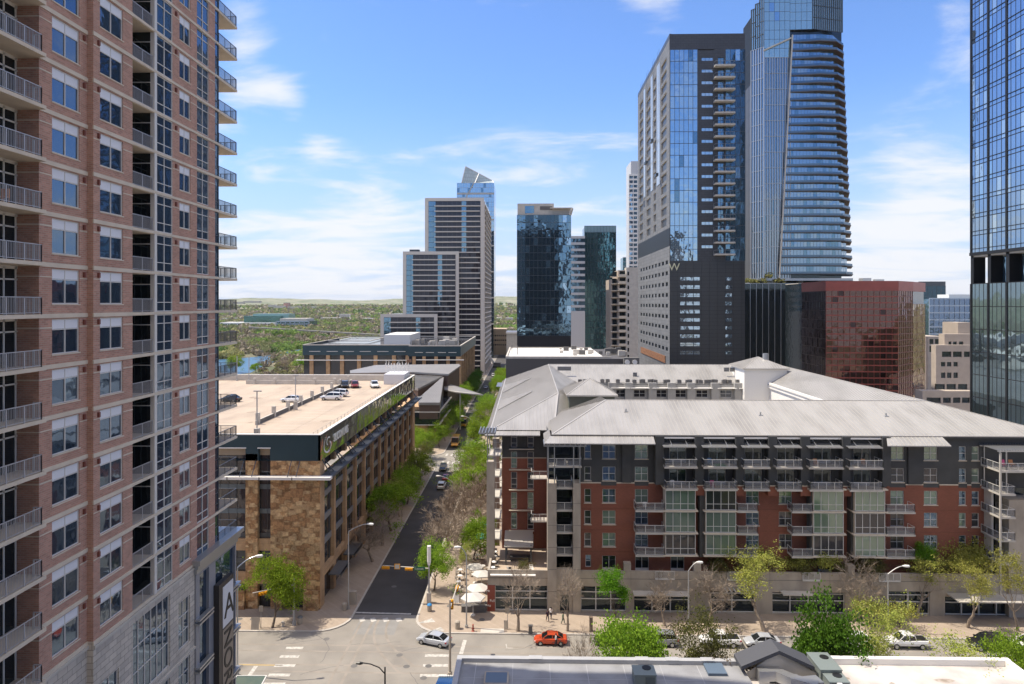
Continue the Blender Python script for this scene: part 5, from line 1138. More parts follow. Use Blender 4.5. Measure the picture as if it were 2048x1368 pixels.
m = MB(); m.box(118, 121, 243, 246, zr_t, zr_t+1.2); m.box(123, 126, 244, 246, zr_t, zr_t+.8); m.build('roof_equipment', M_steel, RB)
# -- near right glass tower
G = thing('dark_mullioned_tower', 'blue glass tower with heavy black mullions cut by the right edge of the photo', 'building', (115, 140, 0))
gx0 = 88.0; gy1 = YX(1941, gx0); gy0 = gy1 - 30; fG = Fac(gx0, 0, (0, 1), (-1, 0)); zu = ZY(1941, 507, gy1); zl_ = ZY(1941, 568, gy1)
boxb('upper_core', gx0+.4, gx0+30, gy0, gy1-.1, zu, 150, G_black, G); boxb('lower_core', gx0+.4, gx0+30, gy0, gy1-.1, 0, zl_, G_black, G)
boxb('recess_glass', gx0+3.2, gx0+30, gy0, gy1-1.4, zl_, zu, G_blue2, G)
GB2 = glassmat('sky_glass', (.30, .40, .52), .03, .9, .03, .3)
curtain('g1', [GB2, G_blue, glassmat('grey_sky_glass', (.45, .54, .60), .05, .8, .03)], G, fG, gy0, gy1-.15, zu, 148, 1.25, 3.45, .01, .10, .16, M_black, dep=.03)
curtain('g2', [glassmat('green_grey_glass', (.20, .27, .30), .03, .9, .06, .15)], G, fG, gy0, gy1-.15, 0, zl_, 1.25, 4.3, .015, .10, .14, M_black, dep=.03)
m = MB(); y = gy1 - .25
while y > gy0:
    fG.box(m, y-.22, y+.22, zu, 148, 0, .14); fG.box(m, y-.22, y+.22, 0, zl_, 0, .14); fG.box(m, y-.55, y+.35, zl_, zu, -2.4, -.1); y -= 5.0
z = zu
while z < 148: fG.box(m, gy0, gy1-.1, z+.75, z+.87, 0, .12); z += 3.45
fG.box(m, gy1-.3, gy1, 0, zl_, -.3, .12); fG.box(m, gy0, gy1, zu-.5, zu+.1, -5, .25); m.build('heavy_mullion', M_black, G)
m = MB(); fG.box(m, gy0, gy1, zu-.8, zu-.5, -6, -.1); m.build('soffit', M_concl, G)
# -- concrete stepped building
K = thing('concrete_office', 'stepped beige concrete building with square dark windows beside the right glass tower', 'building', (128, 218, 0))
ky = 208.0; KX = lambda px, Y=ky: XY(px, Y)
steps = [(1845, 1950, 208, 234, 0, 780), (1872, 1950, 214, 234, 780, 668), (1876, 1950, 216, 236, 0, 645)]
def punched(x0, x1, y, z0, z1, y1, wins, parent, m_, nm='concrete_wall', ww=2.6, wh_=1.7):
    f = Fac(0, y, (1, 0), (0, -1)); m = MB(); f.wall(m, x0, x1, z0, z1, wins, .5); m.box(x0+.03, x1-.03, y+.5, y1, z0, z1-.02); m.face([(x0, y, z1), (x1, y, z1), (x1, y+.6, z1), (x0, y+.6, z1)]); m.face([(x0, y, z0), (x0, y1, z0), (x0, y1, z1), (x0, y, z1)])
    m.build(nm, m_, parent)
    for h in wins: window(f, parent, *h, 'plain', M_framed, G_black, None, .35)
M_kc = mat('beige_concrete', (.42, .36, .30), .9, var=.06, vs=.5)
def rowp(pxs, py0, py1, Y): return [(XY(a, Y), XY(b_, Y), ZY(a, py1, Y), ZY(a, py0, Y)) for a, b_ in pxs]
punched(KX(1845), KX(1950), 208, 0, ZY(1845, 782, 208), 211.9, rowp(((1853, 1882), (1886, 1902), (1906, 1921), (1924, 1940)), 795, 806, 208), K, M_kc)
punched(KX(1872, 212), KX(1950, 212), 212, 18, ZY(1876, 690, 212), 214.5, rowp(((1884, 1903), (1906, 1924), (1928, 1940)), 703, 714, 212) + rowp(((1882, 1891), (1894, 1903), (1907, 1916)), 724, 733, 212) + rowp(((1882, 1891), (1894, 1903), (1907, 1916)), 745, 756, 212) + rowp(((1871+1, 1890), (1893, 1912), (1916, 1935)), 768, 779, 212), K, M_kc)
punched(KX(1889, 214), KX(1950, 214), 214, 30, ZY(1890, 668, 214), 217, rowp(((1897, 1903), (1906, 1914), (1918, 1927)), 683, 691, 214), K, M_kc)
boxb('lift_tower', XY(1916, 217), XY(1945, 217), 217, 225, 30, ZY(1920, 645, 217), M_kc, K)
# -- far right
E1 = thing('blue_grid_office', 'blue grey office block with white floor lines seen past the red block', 'building', (245, 420, 0))
x0, x1 = XY(1858, 420), XY(1950, 420); zt_ = ZY(1860, 597, 420); boxb('core', x0+.3, x1, 420.5, 440, 0, zt_-.3, G_blue2, E1); curtain('e1', [glassmat('slate_glass', (.16, .22, .32), .05, .8, .04)], E1, Fac(0, 420, (1, 0), (0, -1)), x0, x1, 5, zt_, 3, 4.2, .03, .12, .7, M_bgp, dep=.4)
boxb('penthouse', XY(1898, 424), x1, 424, 436, zt_, zt_+2.5, M_white, E1)
E2 = thing('dark_teal_tower', 'dark teal glass tower rising just right of the red block', 'building', (275, 480, 0))
x0, x1 = XY(1838, 480), XY(1891, 480); zt_ = ZY(1860, 563, 480); boxb('core', x0+.3, x1-.1, 480.3, 500, 0, zt_-.3, G_black, E2); curtain('e2', [glassmat('dark_sea_glass', (.05, .09, .12), .06, .7, .05)], E2, Fac(0, 480, (1, 0), (0, -1)), x0, x1, 0, zt_-3, 3, 3.6, .03, .2, .3, M_framed); boxb('dark_top', x0, x1, 479.9, 481, zt_-3, zt_, M_framed, E2)
E3 = thing('beige_shop_block', 'low beige building with white windows below the blue grey office', 'building', (205, 352, 0))
x0, x1 = XY(1856, 352), XY(1892, 352); punched(x0, x1, 352, 0, ZY(1860, 673, 352), 370, rowp(((1859, 1867), (1870, 1880)), 678, 688, 352) + rowp(((1859, 1867), (1870, 1880)), 692, 704, 352), E3, M_kc)
# -- centre: dark blue slab tower
B = thing('dark_blue_slab_tower', 'dark blue glass tower with grey angular roof box in the centre of the skyline', 'building', (8, 330, 0))
x0, x1 = XY(1034, 317), XY(1142, 317); zt_ = ZY(1080, 430, 317); boxb('core', x0+.3, x1-.3, 317.4, 345, 0, zt_-.2, G_black, B)
fBt = Fac(0, 317, (1, 0), (0, -1))
curtain('b1', [G_blue2, G_blue], B, fBt, x0, XY(1051, 317), 30, zt_, 1.9, 3.5, .02, .08, .14, M_framed); curtain('b2', [glassmat('navy_glass', (.055, .10, .14), .04, .8, .05, .2), G_blue2], B, fBt, XY(1051, 317), XY(1117, 317), 30, zt_, 1.9, 3.5, .02, .08, .14, M_framed); curtain('b3', [G_blue2, G_blue], B, fBt, XY(1117, 317), x1, 30, zt_, 1.9, 3.5, .02, .08, .14, M_framed)
boxb('lower_glass', x0, x1, 316.9, 318, 0, 30, G_smoke, B)
m = MB(); m.box(x0+.2, XY(1108, 317), 318, 330, zt_, ZY(1080, 407, 318)); m.box(XY(1108, 317), x1, 318, 330, zt_, zt_+3); m.slab3([(XY(1100, 316), 316, ZY(1100, 415, 316)), (XY(1145, 316), 316, ZY(1145, 415, 316)), (XY(1142, 330), 330, ZY(1145, 417, 316)), (XY(1100, 330), 330, ZY(1100, 417, 316))], .4); m.beam((x1-.5, 317, zt_), (XY(1144, 316), 316.4, ZY(1145, 416, 316)), 1.2, 1.0)
m.build('roof_box', M_concl, B)
m = MB(); m.box(XY(1050, 317), XY(1068, 317), 317.9, 318.05, zt_+1, ZY(1080, 412, 318)); m.box(XY(1080, 317), XY(1105, 317), 317.9, 318.05, zt_+2.5, zt_+4.2, 1); m.build('roof_glass', [G_blue2, M_asph2], B)
# -- striped slab & green tower
ST = thing('striped_slab', 'narrow banded tower between the dark blue and the green glass towers', 'building', (32, 425, 0)); x0, x1 = XY(1142, 425), XY(1170, 425); zt_ = ZY(1150, 472, 425); boxb('core', x0, x1, 425.5, 440, 0, zt_, G_blue2, ST)
m = MB(); z = zt_ - .8
while z > ZY(1150, 622, 425): m.box(x0, x1, 424.8, 425.5, z-.75, z+.75); z -= 3.9
m.box(x0, x1, 424.8, 425.5, 0, ZY(1150, 622, 425)); m.build('white_band', mat('band_grey', (.50, .50, .50), .6), ST)
GT = thing('green_glass_tower', 'flat topped teal green glass tower left of the tall slab hotel', 'building', (46, 432, 0)); x0, x1 = XY(1169, 430), XY(1232, 430); zt_ = ZY(1200, 452, 430); boxb('core', x0+.3, x1-.3, 430.4, 450, 0, zt_-.2, G_black, GT)
curtain('gt', [G_teal, glassmat('sea_glass', (.18, .34, .36), .04, .85, .06, .3)], GT, Fac(0, 430, (1, 0), (0, -1)), x0, x1, 0, zt_, 1.9, 3.7, .02, .14, .14, M_framed, dep=.3); boxb('top_rim', x0-.1, x1+.1, 429.8, 430.3, zt_-4, zt_+.2, mat('pale_teal', (.25, .36, .38), .3, .4), GT)
# -- beige balcony tower
BT = thing('beige_balcony_tower', 'slim beige tower with stacked curved balconies tucked behind the hotel tower', 'building', (45, 320, 0)); x0, x1 = XY(1226, 317), XY(1262, 317); zt_ = ZY(1240, 540, 317)
boxb('beige_wall', XY(1236, 319), XY(1276, 319), 319, 340, 0, zt_, M_kc, BT); boxb('beige_wall', XY(1252, 317), XY(1276, 317), 316, 322, 0, ZY(1260, 535, 317), M_concl, BT); boxb('step_wall', XY(1222, 319), XY(1236, 319), 321, 340, 0, ZY(1225, 558, 317), M_kc, BT)
m = MB(); m2 = MB(); z = zt_ - 3
while z > 3:
    m.box(XY(1237, 317), XY(1252, 317), 316.2, 318.9, z-.25, z+.1); m.box(XY(1237, 317), XY(1252, 317), 316.2, 316.3, z+.1, z+1.0); m.box(XY(1222, 319), XY(1235, 319), 318.4, 321, z-.25, z+.1)
    m2.box(XY(1239, 319), XY(1250, 319), 318.9, 318.98, z+.2, z+2.6); m2.box(XY(1225, 320), XY(1234, 320), 320.9, 320.98, z+.2, z+2.4); m2.box(XY(1255, 316), XY(1258, 316), 315.9, 315.98, z+.5, z+2.2); z -= 3.2
m.build('balcony_stack', M_band, BT).__setitem__('kind', 'stuff'); m2.build('dark_window_column', G_black, BT).__setitem__('kind', 'stuff')
AT = thing('pale_needle_tower', 'very tall pale tower showing as a thin strip left of the hotel tower', 'building', (82, 520, 0)); x0, x1 = XY(1256, 520), XY(1300, 520); zt_ = ZY(1270, 322, 520)
boxb('wall', XY(1262, 520), x1, 520.4, 545, 0, zt_, mat('pale_grey', (.52, .53, .54), .6), AT); curtain('at', [G_blue, GB2], AT, Fac(0, 520, (1, 0), (0, -1)), XY(1258, 520), x1, 40, ZY(1260, 350, 520), 3, 3.4, .02, .5, 1.3, M_white, dep=.4)
AT2 = thing('small_teal_block', 'small teal glass block at the foot of the pale needle tower', 'building', (83, 560, 0)); boxb('wall', XY(1246, 560), XY(1262, 560), 560, 575, 0, ZY(1250, 515, 560), G_teal, AT2); curtain('a2', [G_teal], AT2, Fac(0, 559.9, (1, 0), (0, -1)), XY(1246, 560), XY(1262, 560), 40, ZY(1250, 515, 560), 2, 3.6, .02, .2, .5, M_steel)
# -- stepped condominium left of centre
NS = thing('stepped_banded_tower', 'three-tiered residential tower of grey frames and dark banded storeys', 'building', (-60, 440, 0))
M_nsf = mat('warm_grey_frame', (.60, .55, .49), .8)
G_ns = glassmat('brown_black_glass', (.04, .042, .055), .08, .45, .05, .2)
def tier(px0, px1, pyt, Y, pw, mid, dep_):
    x0, x1 = XY(px0, Y), XY(px1, Y); zt_ = ZY(px0, pyt, Y)
    boxb('core', x0+.3, x1-.1, Y+.5, Y+dep_, 0, zt_-.4, G_ns, NS); m = MB(); t_ = (x1-x0)*.04+.7
    m.box(x0, x0+t_, Y-.3, Y+.6, 0, zt_); m.box(x0+t_, x1-t_, Y-.3, Y+.6, zt_-2.0, zt_)
    m.box(x1-t_, x1, Y-.3, Y+.6, 0, zt_)
    m.each('frame', M_nsf, NS)
    return x0+t_, x1-t_, zt_-2.0
Yn = 430.0
for (a, b_, pt_, Y, dd) in ((850, 968, 396, Yn+4, 70), (806, 918, 503, Yn+1, 60), (761, 875, 628, Yn-2, 50)):
    x0, x1, zt_ = tier(a, b_, pt_, Y, 0, 0, dd)
    f = Fac(0, Y, (1, 0), (0, -1)); xg = x0 + (x1-x0)*.12
    g_ = MB(); m = MB(); z = zt_ - .2; rn = random.Random(int(pt_)); k = 0
    while z > 6:
        n = 22
        for i in range(n):
            u0 = x0+(x1-x0)*i/n; u1 = x0+(x1-x0)*(i+1)/n; w_ = rn.uniform(-.02, .02)
            g_.face([f.p(u0, z-3.2, .05+w_), f.p(u1, z-3.2, .05-w_), f.p(u1, z, .05-w_), f.p(u0, z, .05+w_)], 1 if i < 3 or (i in (14, 15) and k < 10) else 0)  # upper stripe of bluer panes stands in for a sky reflection
        s = MB(); s.box(xg, x1-.4*(k % 2), Y-1.3, Y+.3, z-3.35, z-2.75); s.build('floor_band', M_nsf, NS)
        m.box(x0, xg, Y-.06, Y+.2, z-3.2, z-3.05)
        for i in range(0, n, 2): u = x0+(x1-x0)*i/n; m.box(u-.06, u+.06, Y-.08, Y, z-3.2, z)
        z -= 3.28; k += 1
    g_.build('banded_glass', [G_ns, G_blue2], NS); m.build('mullion_grid', M_framed, NS)
m = MB(); g_ = MB(); xs = XY(968, Yn+4); g_.box(xs-.5, xs, Yn+4.5, Yn+80, 0, ZY(968, 396, Yn+4)-3)
z = 108
while z > 4: m.box(xs-.3, xs+.9, Yn+6, Yn+78, z-.35, z+.25); z -= 3.28
for i in range(6): m.box(xs-.2, xs+.5, Yn+4+i*14.6, Yn+6+i*14.6, 0, 110)
g_.build('side_glass', G_ns, NS); m.build('side_band', M_nsf, NS)
m = MB(); m.box(XY(819, Yn+8), XY(838, Yn+8), Yn+8, Yn+12, ZY(820, 503, Yn+8), ZY(820, 499, Yn+8)); m.build('roof_equipment', M_framed, NS)
# -- blue glass tower with slanted crown
SA = thing('slant_crowned_tower', 'blue glass tower with a pale slanted sail-like crown behind the banded tower', 'building', (-42, 570, 0))
Ys = 565.0; x0, x1 = XY(914, Ys), XY(988, Ys); zsh = ZY(950, 366, Ys); boxb('core', x0+.4, x1-.4, Ys+.5, Ys+38, 0, zsh-.5, G_black, SA)
curtain('s1', [G_blue, G_blue2], SA, Fac(0, Ys, (1, 0), (0, -1)), x0, x1, 30, zsh, 2.2, 4, .02, .14, .2, M_steel, dep=.2)
m = MB()
for py in (387, 439, 491, 543, 595, 647): z = ZY(950, py, Ys); m.box(x0-.1, x1+.1, Ys-.4, Ys+.3, z-.8, z+.4)
p0 = (XY(942, Ys-.4), Ys-.4, zsh); m.beam((XY(948, Ys), Ys-.3, zsh), (XY(932, Ys), Ys-.3, ZY(940, 395, Ys)), .7, .7)
m.each('white_belt', M_concl, SA)
q = [(XY(923, Ys), Ys, zsh), (XY(987, Ys), Ys, zsh), (XY(985, Ys+10), Ys+10, ZY(985, 357, Ys)), (XY(931, Ys+2), Ys+2, ZY(931, 332, Ys))]
M_sail = brickmat('sail_glass', (.50, .56, .56), (.44, .52, .53), (.30, .34, .34), 2.2, 3.0, .15, .25, 0, .1)
m = MB(); m.face(q); m.face([q[3], q[2], (q[2][0], Ys+34, q[2][2]-1), (q[3][0]+2, Ys+34, q[2][2]+4)]); m.face([q[1], (q[1][0], Ys+34, zsh), (q[2][0], Ys+34, q[2][2]-1), q[2]]); m.face([q[0], q[3], (q[3][0]+2, Ys+34, q[2][2]+4), (q[0][0], Ys+34, zsh)]); m.build('slanted_crown', M_sail, SA)
m = MB()
for a, b_ in ((q[0], q[3]), (q[3], q[2]), (q[1], q[2]), ((XY(950, Ys-.3), Ys-.3, zsh), (XY(957, Ys), Ys+5, ZY(957, 345, Ys)))): m.beam(a, b_, .6, .6)
m.each('crown_rib', M_white, SA)
# -- small buildings at the street's far end and far off
FE = thing('arcaded_hall', 'low tan building with rows of small windows at the far end of the street', 'building', (-15, 520, 0)); x0, x1 = XY(988, 600), XY(1013, 600)
punched(x0, x1, 600, 0, ZY(1000, 658, 600), 630, [(x0+1+i*1.75, x0+2+i*1.75, z, z+1.4) for i in range(6) for z in (8, 12, 16)], FE, mat('tan_wall', (.42, .32, .22), .9))
FB2 = thing('pale_shed', 'pale low building just right of the tan hall at the street end', 'building', (-3, 610, 0)); boxb('wall', XY(1013, 560), XY(1034, 560), 560, 590, 0, ZY(1020, 667, 560), M_concl, FB2); boxb('roof', XY(1012, 560), XY(1035, 560), 559, 591, ZY(1020, 667, 560), ZY(1020, 664, 560), M_white, FB2)
cr = thing('site_crane', 'white excavator arm and debris at the far end of the street', 'excavator', (-23, 480, 0)); m = MB(); x = XY(990, 480); m.beam((x, 480, 2), (x-5, 480, 9), 1.3, 1.5); m.beam((x-5, 480, 9), (x-8, 480, 3), 1, 1.2); m.build('arm', M_white, cr); m = MB(); m.box(x-1, x+4, 478, 481, 0.6, 3.4); m.build('cab', M_asph2, cr); m = MB(); m.box(x-1.4, x+4.2, 477.7, 478.3, 0, 1.0); m.box(x-1.4, x+4.2, 480.7, 481.3, 0, 1.0); m.build('track', M_black, cr)
# riverside offices
RO = thing('teal_stepped_office', 'far teal glass office with pale base among the riverside trees', 'building', (XY(540, 1250), 1250, 0)); yr = 1250
def zy(py, Y=yr): return ZY(540, py, Y)
boxb('pale_base', XY(440, yr), XY(556, yr), yr, yr+40, 0, zy(645), M_white, RO); boxb('teal_glass', XY(484, yr), XY(560, yr), yr+8, yr+50, 0, zy(632), G_teal, RO); boxb('teal_glass', XY(500, yr), XY(572, yr), yr+14, yr+50, 0, zy(628), glassmat('pale_teal_glass', (.25, .42, .42), .2, .5, .02), RO)
m = MB()
for i in range(22): x = XY(446+i*5, yr); m.box(x, x+2.4, yr-.2, yr, zy(653), zy(648)); m.box(x, x+2.4, yr-.2, yr, zy(661), zy(656))
tag(m.build('window_row', G_black, RO))
RO2 = thing('grey_grid_office', 'far grey gridded office block beside the teal glass one', 'building', (XY(590, 1180), 1180, 0)); yq = 1180; x0, x1 = XY(552, yq), XY(618, yq)
boxb('dark_glass', x0+1, x1-1, yq+.5, yq+50, 0, zy(642, yq), G_blue2, RO2); m = MB()
for py in (643, 648, 653, 658, 663): z = zy(py, yq); m.box(x0, x1, yq-.5, yq+.5, z-.7, z+.7)
for i in range(8): x = x0+(x1-x0)*i/7; m.box(x-.6, x+.6, yq-.5, yq+.5, 0, zy(643, yq))
m.build('grid', M_bgp, RO2); m = MB(); m.box(x0+6, x1-4, yq+2, yq+40, zy(642, yq), zy(637, yq)); m.build('roof_room', M_concl, RO2)
BR = thing('river_bridge', 'dark low bridge deck crossing behind the riverside trees', 'bridge', (XY(650, 900), 900, 0)); m = MB(); m.beam((XY(500, 1000), 1000, zy(655, 1000)), (XY(775, 860), 860, zy(671, 860)), 6, 1.8); m.build('deck', M_asph2, BR); m = MB(); m.beam((XY(500, 1000), 997, zy(655, 1000)+1.4), (XY(775, 860), 857, zy(671, 860)+1.4), .4, .5); m.build('parapet', M_concl, BR); m = MB()
for k in range(8): t_ = k/7; x = XY(500, 1000)*(1-t_)+XY(775, 860)*t_; y = 1000*(1-t_)+860*t_; m.box(x-1, x+1, y-2, y+2, -1, 10 if k < 2 else 3)
m.each('pier', M_conc, BR)
rn = random.Random(11); hb0 = thing('far_hill_building', 'pale building block far off among the wooded hills', 'building', (0, 0, 0), 'pale buildings scattered on the far hills'); m = MB(); m.box(-14, 14, -8, 8, -3, 7); m.build('wall', M_concl, hb0); m = MB(); m.box(-14.5, 14.5, -8.5, 8.5, 7, 7.8); m.build('roof', M_white, hb0)
spots = [(px, py) for px, py in ((478, 604), (505, 602), (560, 612), (545, 610), (590, 614), (628, 613), (660, 614), (700, 638), (675, 637), (655, 636), (640, 640), (720, 640), (612, 640), (745, 643), (470, 640), (455, 645), (735, 655), (690, 628), (1010, 640))]
for i, (px, py) in enumerate(spots):
    Y = 3000 if py < 620 else 1750; x = XY(px, Y); o = hb0 if i == 0 else copy_tree(hb0)
    o.location = (x, Y, max(0, ZY(px, py, Y)-6)); o.scale = (rn.uniform(.5, 1.8)*(1.6 if Y > 2500 else .8),) * 1 + (1, rn.uniform(.6, 1.1))
rb = thing('red_hill_building', 'reddish blocky building on the far wooded ridge', 'building', (XY(571, 3000), 3000, 0)); m = MB(); m.box(XY(567, 3000), XY(576, 3000), 3000, 3030, 0, ZY(571, 606, 3000)); m.build('wall', mat('pinkish', (.40, .22, .18), .8), rb); m = MB(); m.box(XY(566, 3000), XY(577, 3000), 2999, 3031, ZY(571, 606, 3000), ZY(571, 605.4, 3000)); m.build('roof', M_concl, rb)
# -- plain unseen towers added behind the viewpoint for the glass to mirror
for nm, lab, x0, x1, y0, y1, h in (('tower_behind', 'bronze glass tower standing behind the viewpoint', -25, 35, -75, -40, 120), ('pale_tower_behind', 'pale concrete tower standing behind the viewpoint to the right', 70, 110, -120, -70, 95), ('block_behind', 'brown brick block behind the viewpoint to the left', -120, -45, -110, -60, 60)):
    t_ = thing(nm, lab, 'building', ((x0+x1)/2, y1, 0)); boxb('wall', x0, x1, y0, y1, 0, h, M_asph2 if 'bronze' in lab else M_kc if 'pale' in lab else M_brick2, t_); m = MB(); z = 4
    while z < h-3:
        m.box(x0+1, x1-1, y1, y1+.1, z, z+1.9); z += 3.5
    m.build('window_band', G_black, t_)
# ---------------------------------------------------------------- near roofs at the bottom of the picture
M_nroof = mat('grey_shaded_membrane', (.27, .275, .285), .7, col2=(.19, .19, .195), vs=.5, lo=.4, hi=.75)  # grey membrane, colour lowered to stand in for the brick tower's shade
M_wroof = mat('white_roof_membrane', (.56, .52, .48), .7, col2=(.30, .28, .265), vs=.28, lo=.42, hi=.72)
NR = thing('grey_flat_roof_building', 'low building with grey flat roof and thin parapet at the bottom of the photo', 'building', (10, 62, 0))
zr = 9.9; x0 = XY(915, 68); x1 = XY(1480, 68)
boxb('wall', x0, x1, 30, 68, 0, zr-.45, M_concl, NR)
m = MB(); m.box(x0+.4, x1, 30, 67.5, zr-.45, zr-.4); m.build('roof', M_nroof, NR)
m = MB(); m.box(x0, x1, 67.4, 68, zr-.45, zr); m.box(x0, x0+.5, 30, 67.4, zr-.45, zr)
for px in (1058, 1270, 1330, 1400): m.box(XY(px, 68), XY(px+26, 68), 67.35, 68.05, zr, zr+.05)
m.build('parapet', mat('grey_parapet', (.36, .365, .375), .7, var=.06), NR)
m = MB(); a = gnd(990, 1356, zr-.4); m.box(a.x-1, a.x+1.3, a.y-1.5, a.y+.6, zr-.4, zr-.1, 0); m.box(a.x-.85, a.x+1.15, a.y-1.35, a.y+.45, zr-.1, zr-.08, 1); m.build('roof_hatch', [M_conc, mat('slate_blue_panel', (.10, .14, .19), .5)], NR); m = MB(); a = gnd(1430, 1341, zr-.4); m.box(a.x-.9, a.x+.9, a.y-1, a.y+1.2, zr-.4, zr-.15, 1)
m.build('roof_hatch', [M_conc, mat('slate_blue_panel', (.10, .14, .19), .5)], NR)
m = MB(); q = [gnd(878, 1353, 7.5), gnd(916, 1353, 7.5), gnd(914, 1375, 7.5), gnd(868, 1375, 7.5)]; m.slab3([(p.x, p.y, 7.5) for p in q][::-1], .15); m.build('glass_canopy', G_blue2, NR)
m = MB()
for i in range(14): x = q[0].x + i*.18; m.box(x, x+.1, q[0].y-.1, q[0].y+.1, 7.5, 7.62)
m.build('canopy_tooth', M_white, NR)
BD = thing('glass_entrance_canopy', 'folded pale glass canopy at the foot of the brick tower', 'canopy', (gnd(500, 1368, 3).x, gnd(500, 1368, 3).y, 0))
p = [gnd(474, 1352, 3.4), gnd(533, 1352, 3.2), gnd(515, 1385, 3.4), gnd(450, 1385, 3.4)]; m = MB(); m.slab3([tuple(k) for k in p][::-1], .12); m.build('glass_sheet', G_green, BD)
m = MB()
for a, b_ in zip(p, p[1:] + p[:1]): m.beam(a, b_, .12, .14)
m.beam(p[0], (p[0].x, p[0].y, 0), .14, .14); m.build('canopy_frame', M_frame, BD)
# gabled piece with ducts between the roofs
GBL = thing('gabled_roof_building', 'low building whose dark gable rises between the grey and the white roof', 'building', (22, 60, 0))
gx0, gx1 = XY(1472, 67), XY(1640, 67); boxb('wall', gx0, gx1, 30, 66, 0, 9.0, M_concl, GBL)
m = MB(); m.box(gx0, gx1, 30, 65.9, 9.0, 9.05); m.build('roof', M_wroof, GBL)
m = MB(); xm = XY(1548, 67); za = ZY(1548, 1287, 67); zl0 = ZY(1485, 1318, 67); m.face([(gx0+.6, 66, 9), (gx1-.6, 66, 9), (gx1-.6, 66, 9.5), (xm, 66, za-.35), (gx0+.6, 66, 9.5)]); m.face([(gx0+.6, 67.6, 9), (gx1-.6, 67.6, 9), (gx1-.6, 67.6, 9.5), (xm, 67.6, za-.35), (gx0+.6, 67.6, 9.5)]); m.build('gable_wall', M_concl, GBL)
m = MB()
m.slab3([(XY(1480, 66), 65.6, zl0), (xm, 65.6, za), (xm, 68, za), (XY(1480, 66), 68, zl0)], .35); m.slab3([(xm, 65.6, za), (XY(1626, 66), 65.6, zl0+.05), (XY(1626, 66), 68, zl0+.05), (xm, 68, za)], .35); m.build('gable_roof', mat('dark_shingle', (.065, .068, .078), .8), GBL)
def duct(pts, w_, h_, mm, name='duct', par=None):
    m = MB()
    for a, b_ in zip(pts, pts[1:]): m.beam(a, b_, w_, h_)
    for p_ in pts[1:-1]: m.box(p_[0]-w_/2, p_[0]+w_/2, p_[1]-w_/2, p_[1]+w_/2, p_[2]-h_/2-.003, p_[2]+h_/2+.003)
    return m.build(name, mm, par)
DU = thing('roof_duct', 'kinked galvanised duct on the roof behind the dark gable', 'duct', (gnd(1530, 1350, 9).x, gnd(1530, 1350, 9).y, 9.05))
a = gnd(1525, 1345, 9.9); b_ = gnd(1552, 1345, 9.9); c = gnd(1588, 1360, 9.9); d = gnd(1620, 1366, 9.9)
duct([(a.x, a.y, 9.75), (b_.x, b_.y, 9.75), (c.x, c.y, 9.75), (d.x+.5, d.y-.6, 9.75)], .9, .95, M_steel, 'duct_run', DU); boxb('duct_leg', a.x-.45, a.x+.5, a.y-.5, a.y+.45, 9.05, 10.24, M_steel, DU)
def rooftop(name, label, px, py, z, sx, sy, h, color):
    p = gnd(px, py, z); t = thing(name, label, 'air conditioner', (p.x, p.y, z)); x, y = p.x, p.y; m = MB(); m.box(x-sx/2, x+sx/2, y-sy/2, y+sy/2, z+.12, z+h); m.box(x-sx/2-.04, x+sx/2+.04, y-sy/2-.04, y+sy/2+.04, z+h-.02, z+h+.07); m.box(x-sx/2+.1, x+sx/2-.1, y-sy/2+.1, y+sy/2-.1, z, z+.12)
    m.build('casing', color, t); m = MB(); m.cyl(x+sx*.15, y+sy*.22, z+h+.05, z+h+.12, .42, n=18); m.build('fan', M_black, t); m = MB(); m.box(x+sx*.0, x+sx*.42, y-sy/2-.05, y-sy/2-.0, z+.3, z+h-.15)
    m.build('access_panel', mat('vent_dark', (.10, .12, .12), .6), t); return t
M_hv = mat('hvac_green_grey', (.20, .235, .225), .5, .2)
rooftop('air_conditioner', 'square grey green air conditioner standing on the grey flat roof', 1288, 1366, 9.5, 2.0, 1.7, 1.15, M_hv)
rooftop('air_conditioner', 'large air conditioner with round fan beside the white roof', 1648, 1350, 9.05, 2.0, 3.2, 1.3, M_hv)
rooftop('air_conditioner', 'lower air conditioner at the bottom edge next to the duct', 1672, 1378, 9.05, 1.8, 1.6, 1.0, M_hv)
duct([(gnd(1600, 1372, 9.6).x, gnd(1600, 1372, 9.6).y, 9.6), (gnd(1640, 1368, 9.6).x, gnd(1640, 1368, 9.6).y, 9.6)], 1.3, 1.0, M_steel, 'duct_branch', DU)
WR = thing('white_flat_roof_building', 'low building with stained white flat roof in the bottom right corner', 'building', (38, 60, 0))
x0, x1 = XY(1632, 68), XY(2020, 68); boxb('wall', x0, x1, 30, 68.3, 0, 9.45, M_concl, WR); m = MB(); m.box(x0+.4, x1-.5, 30, 67.9, 9.45, 9.5); m.build('roof', M_wroof, WR)
m = MB(); m.box(x0, x1, 67.8, 68.35, 9.45, 10.1); m.box(x0, x0+.45, 30, 67.8, 9.45, 10.1); m.box(x1-.6, x1, 30, 67.8, 9.45, 10.05); m.build('parapet', M_white, WR)
cpt = MB()
for px, py in ((1424, 1324), (1445, 1321), (1455, 1326), (1490, 1328), (1497, 1340), (1503, 1334)):
    p = gnd(px, py, 9.6); clump(cpt, (p.x, p.y, 9.75), .45, 40, .09, 0)
tag(cpt.build('roof_debris', leafmat('dry_leaf_litter', (.12, .10, .06), (.20, .17, .12), .1)), 'dry leaf litter gathered in the roof corners', 'leaf litter', kind='stuff')

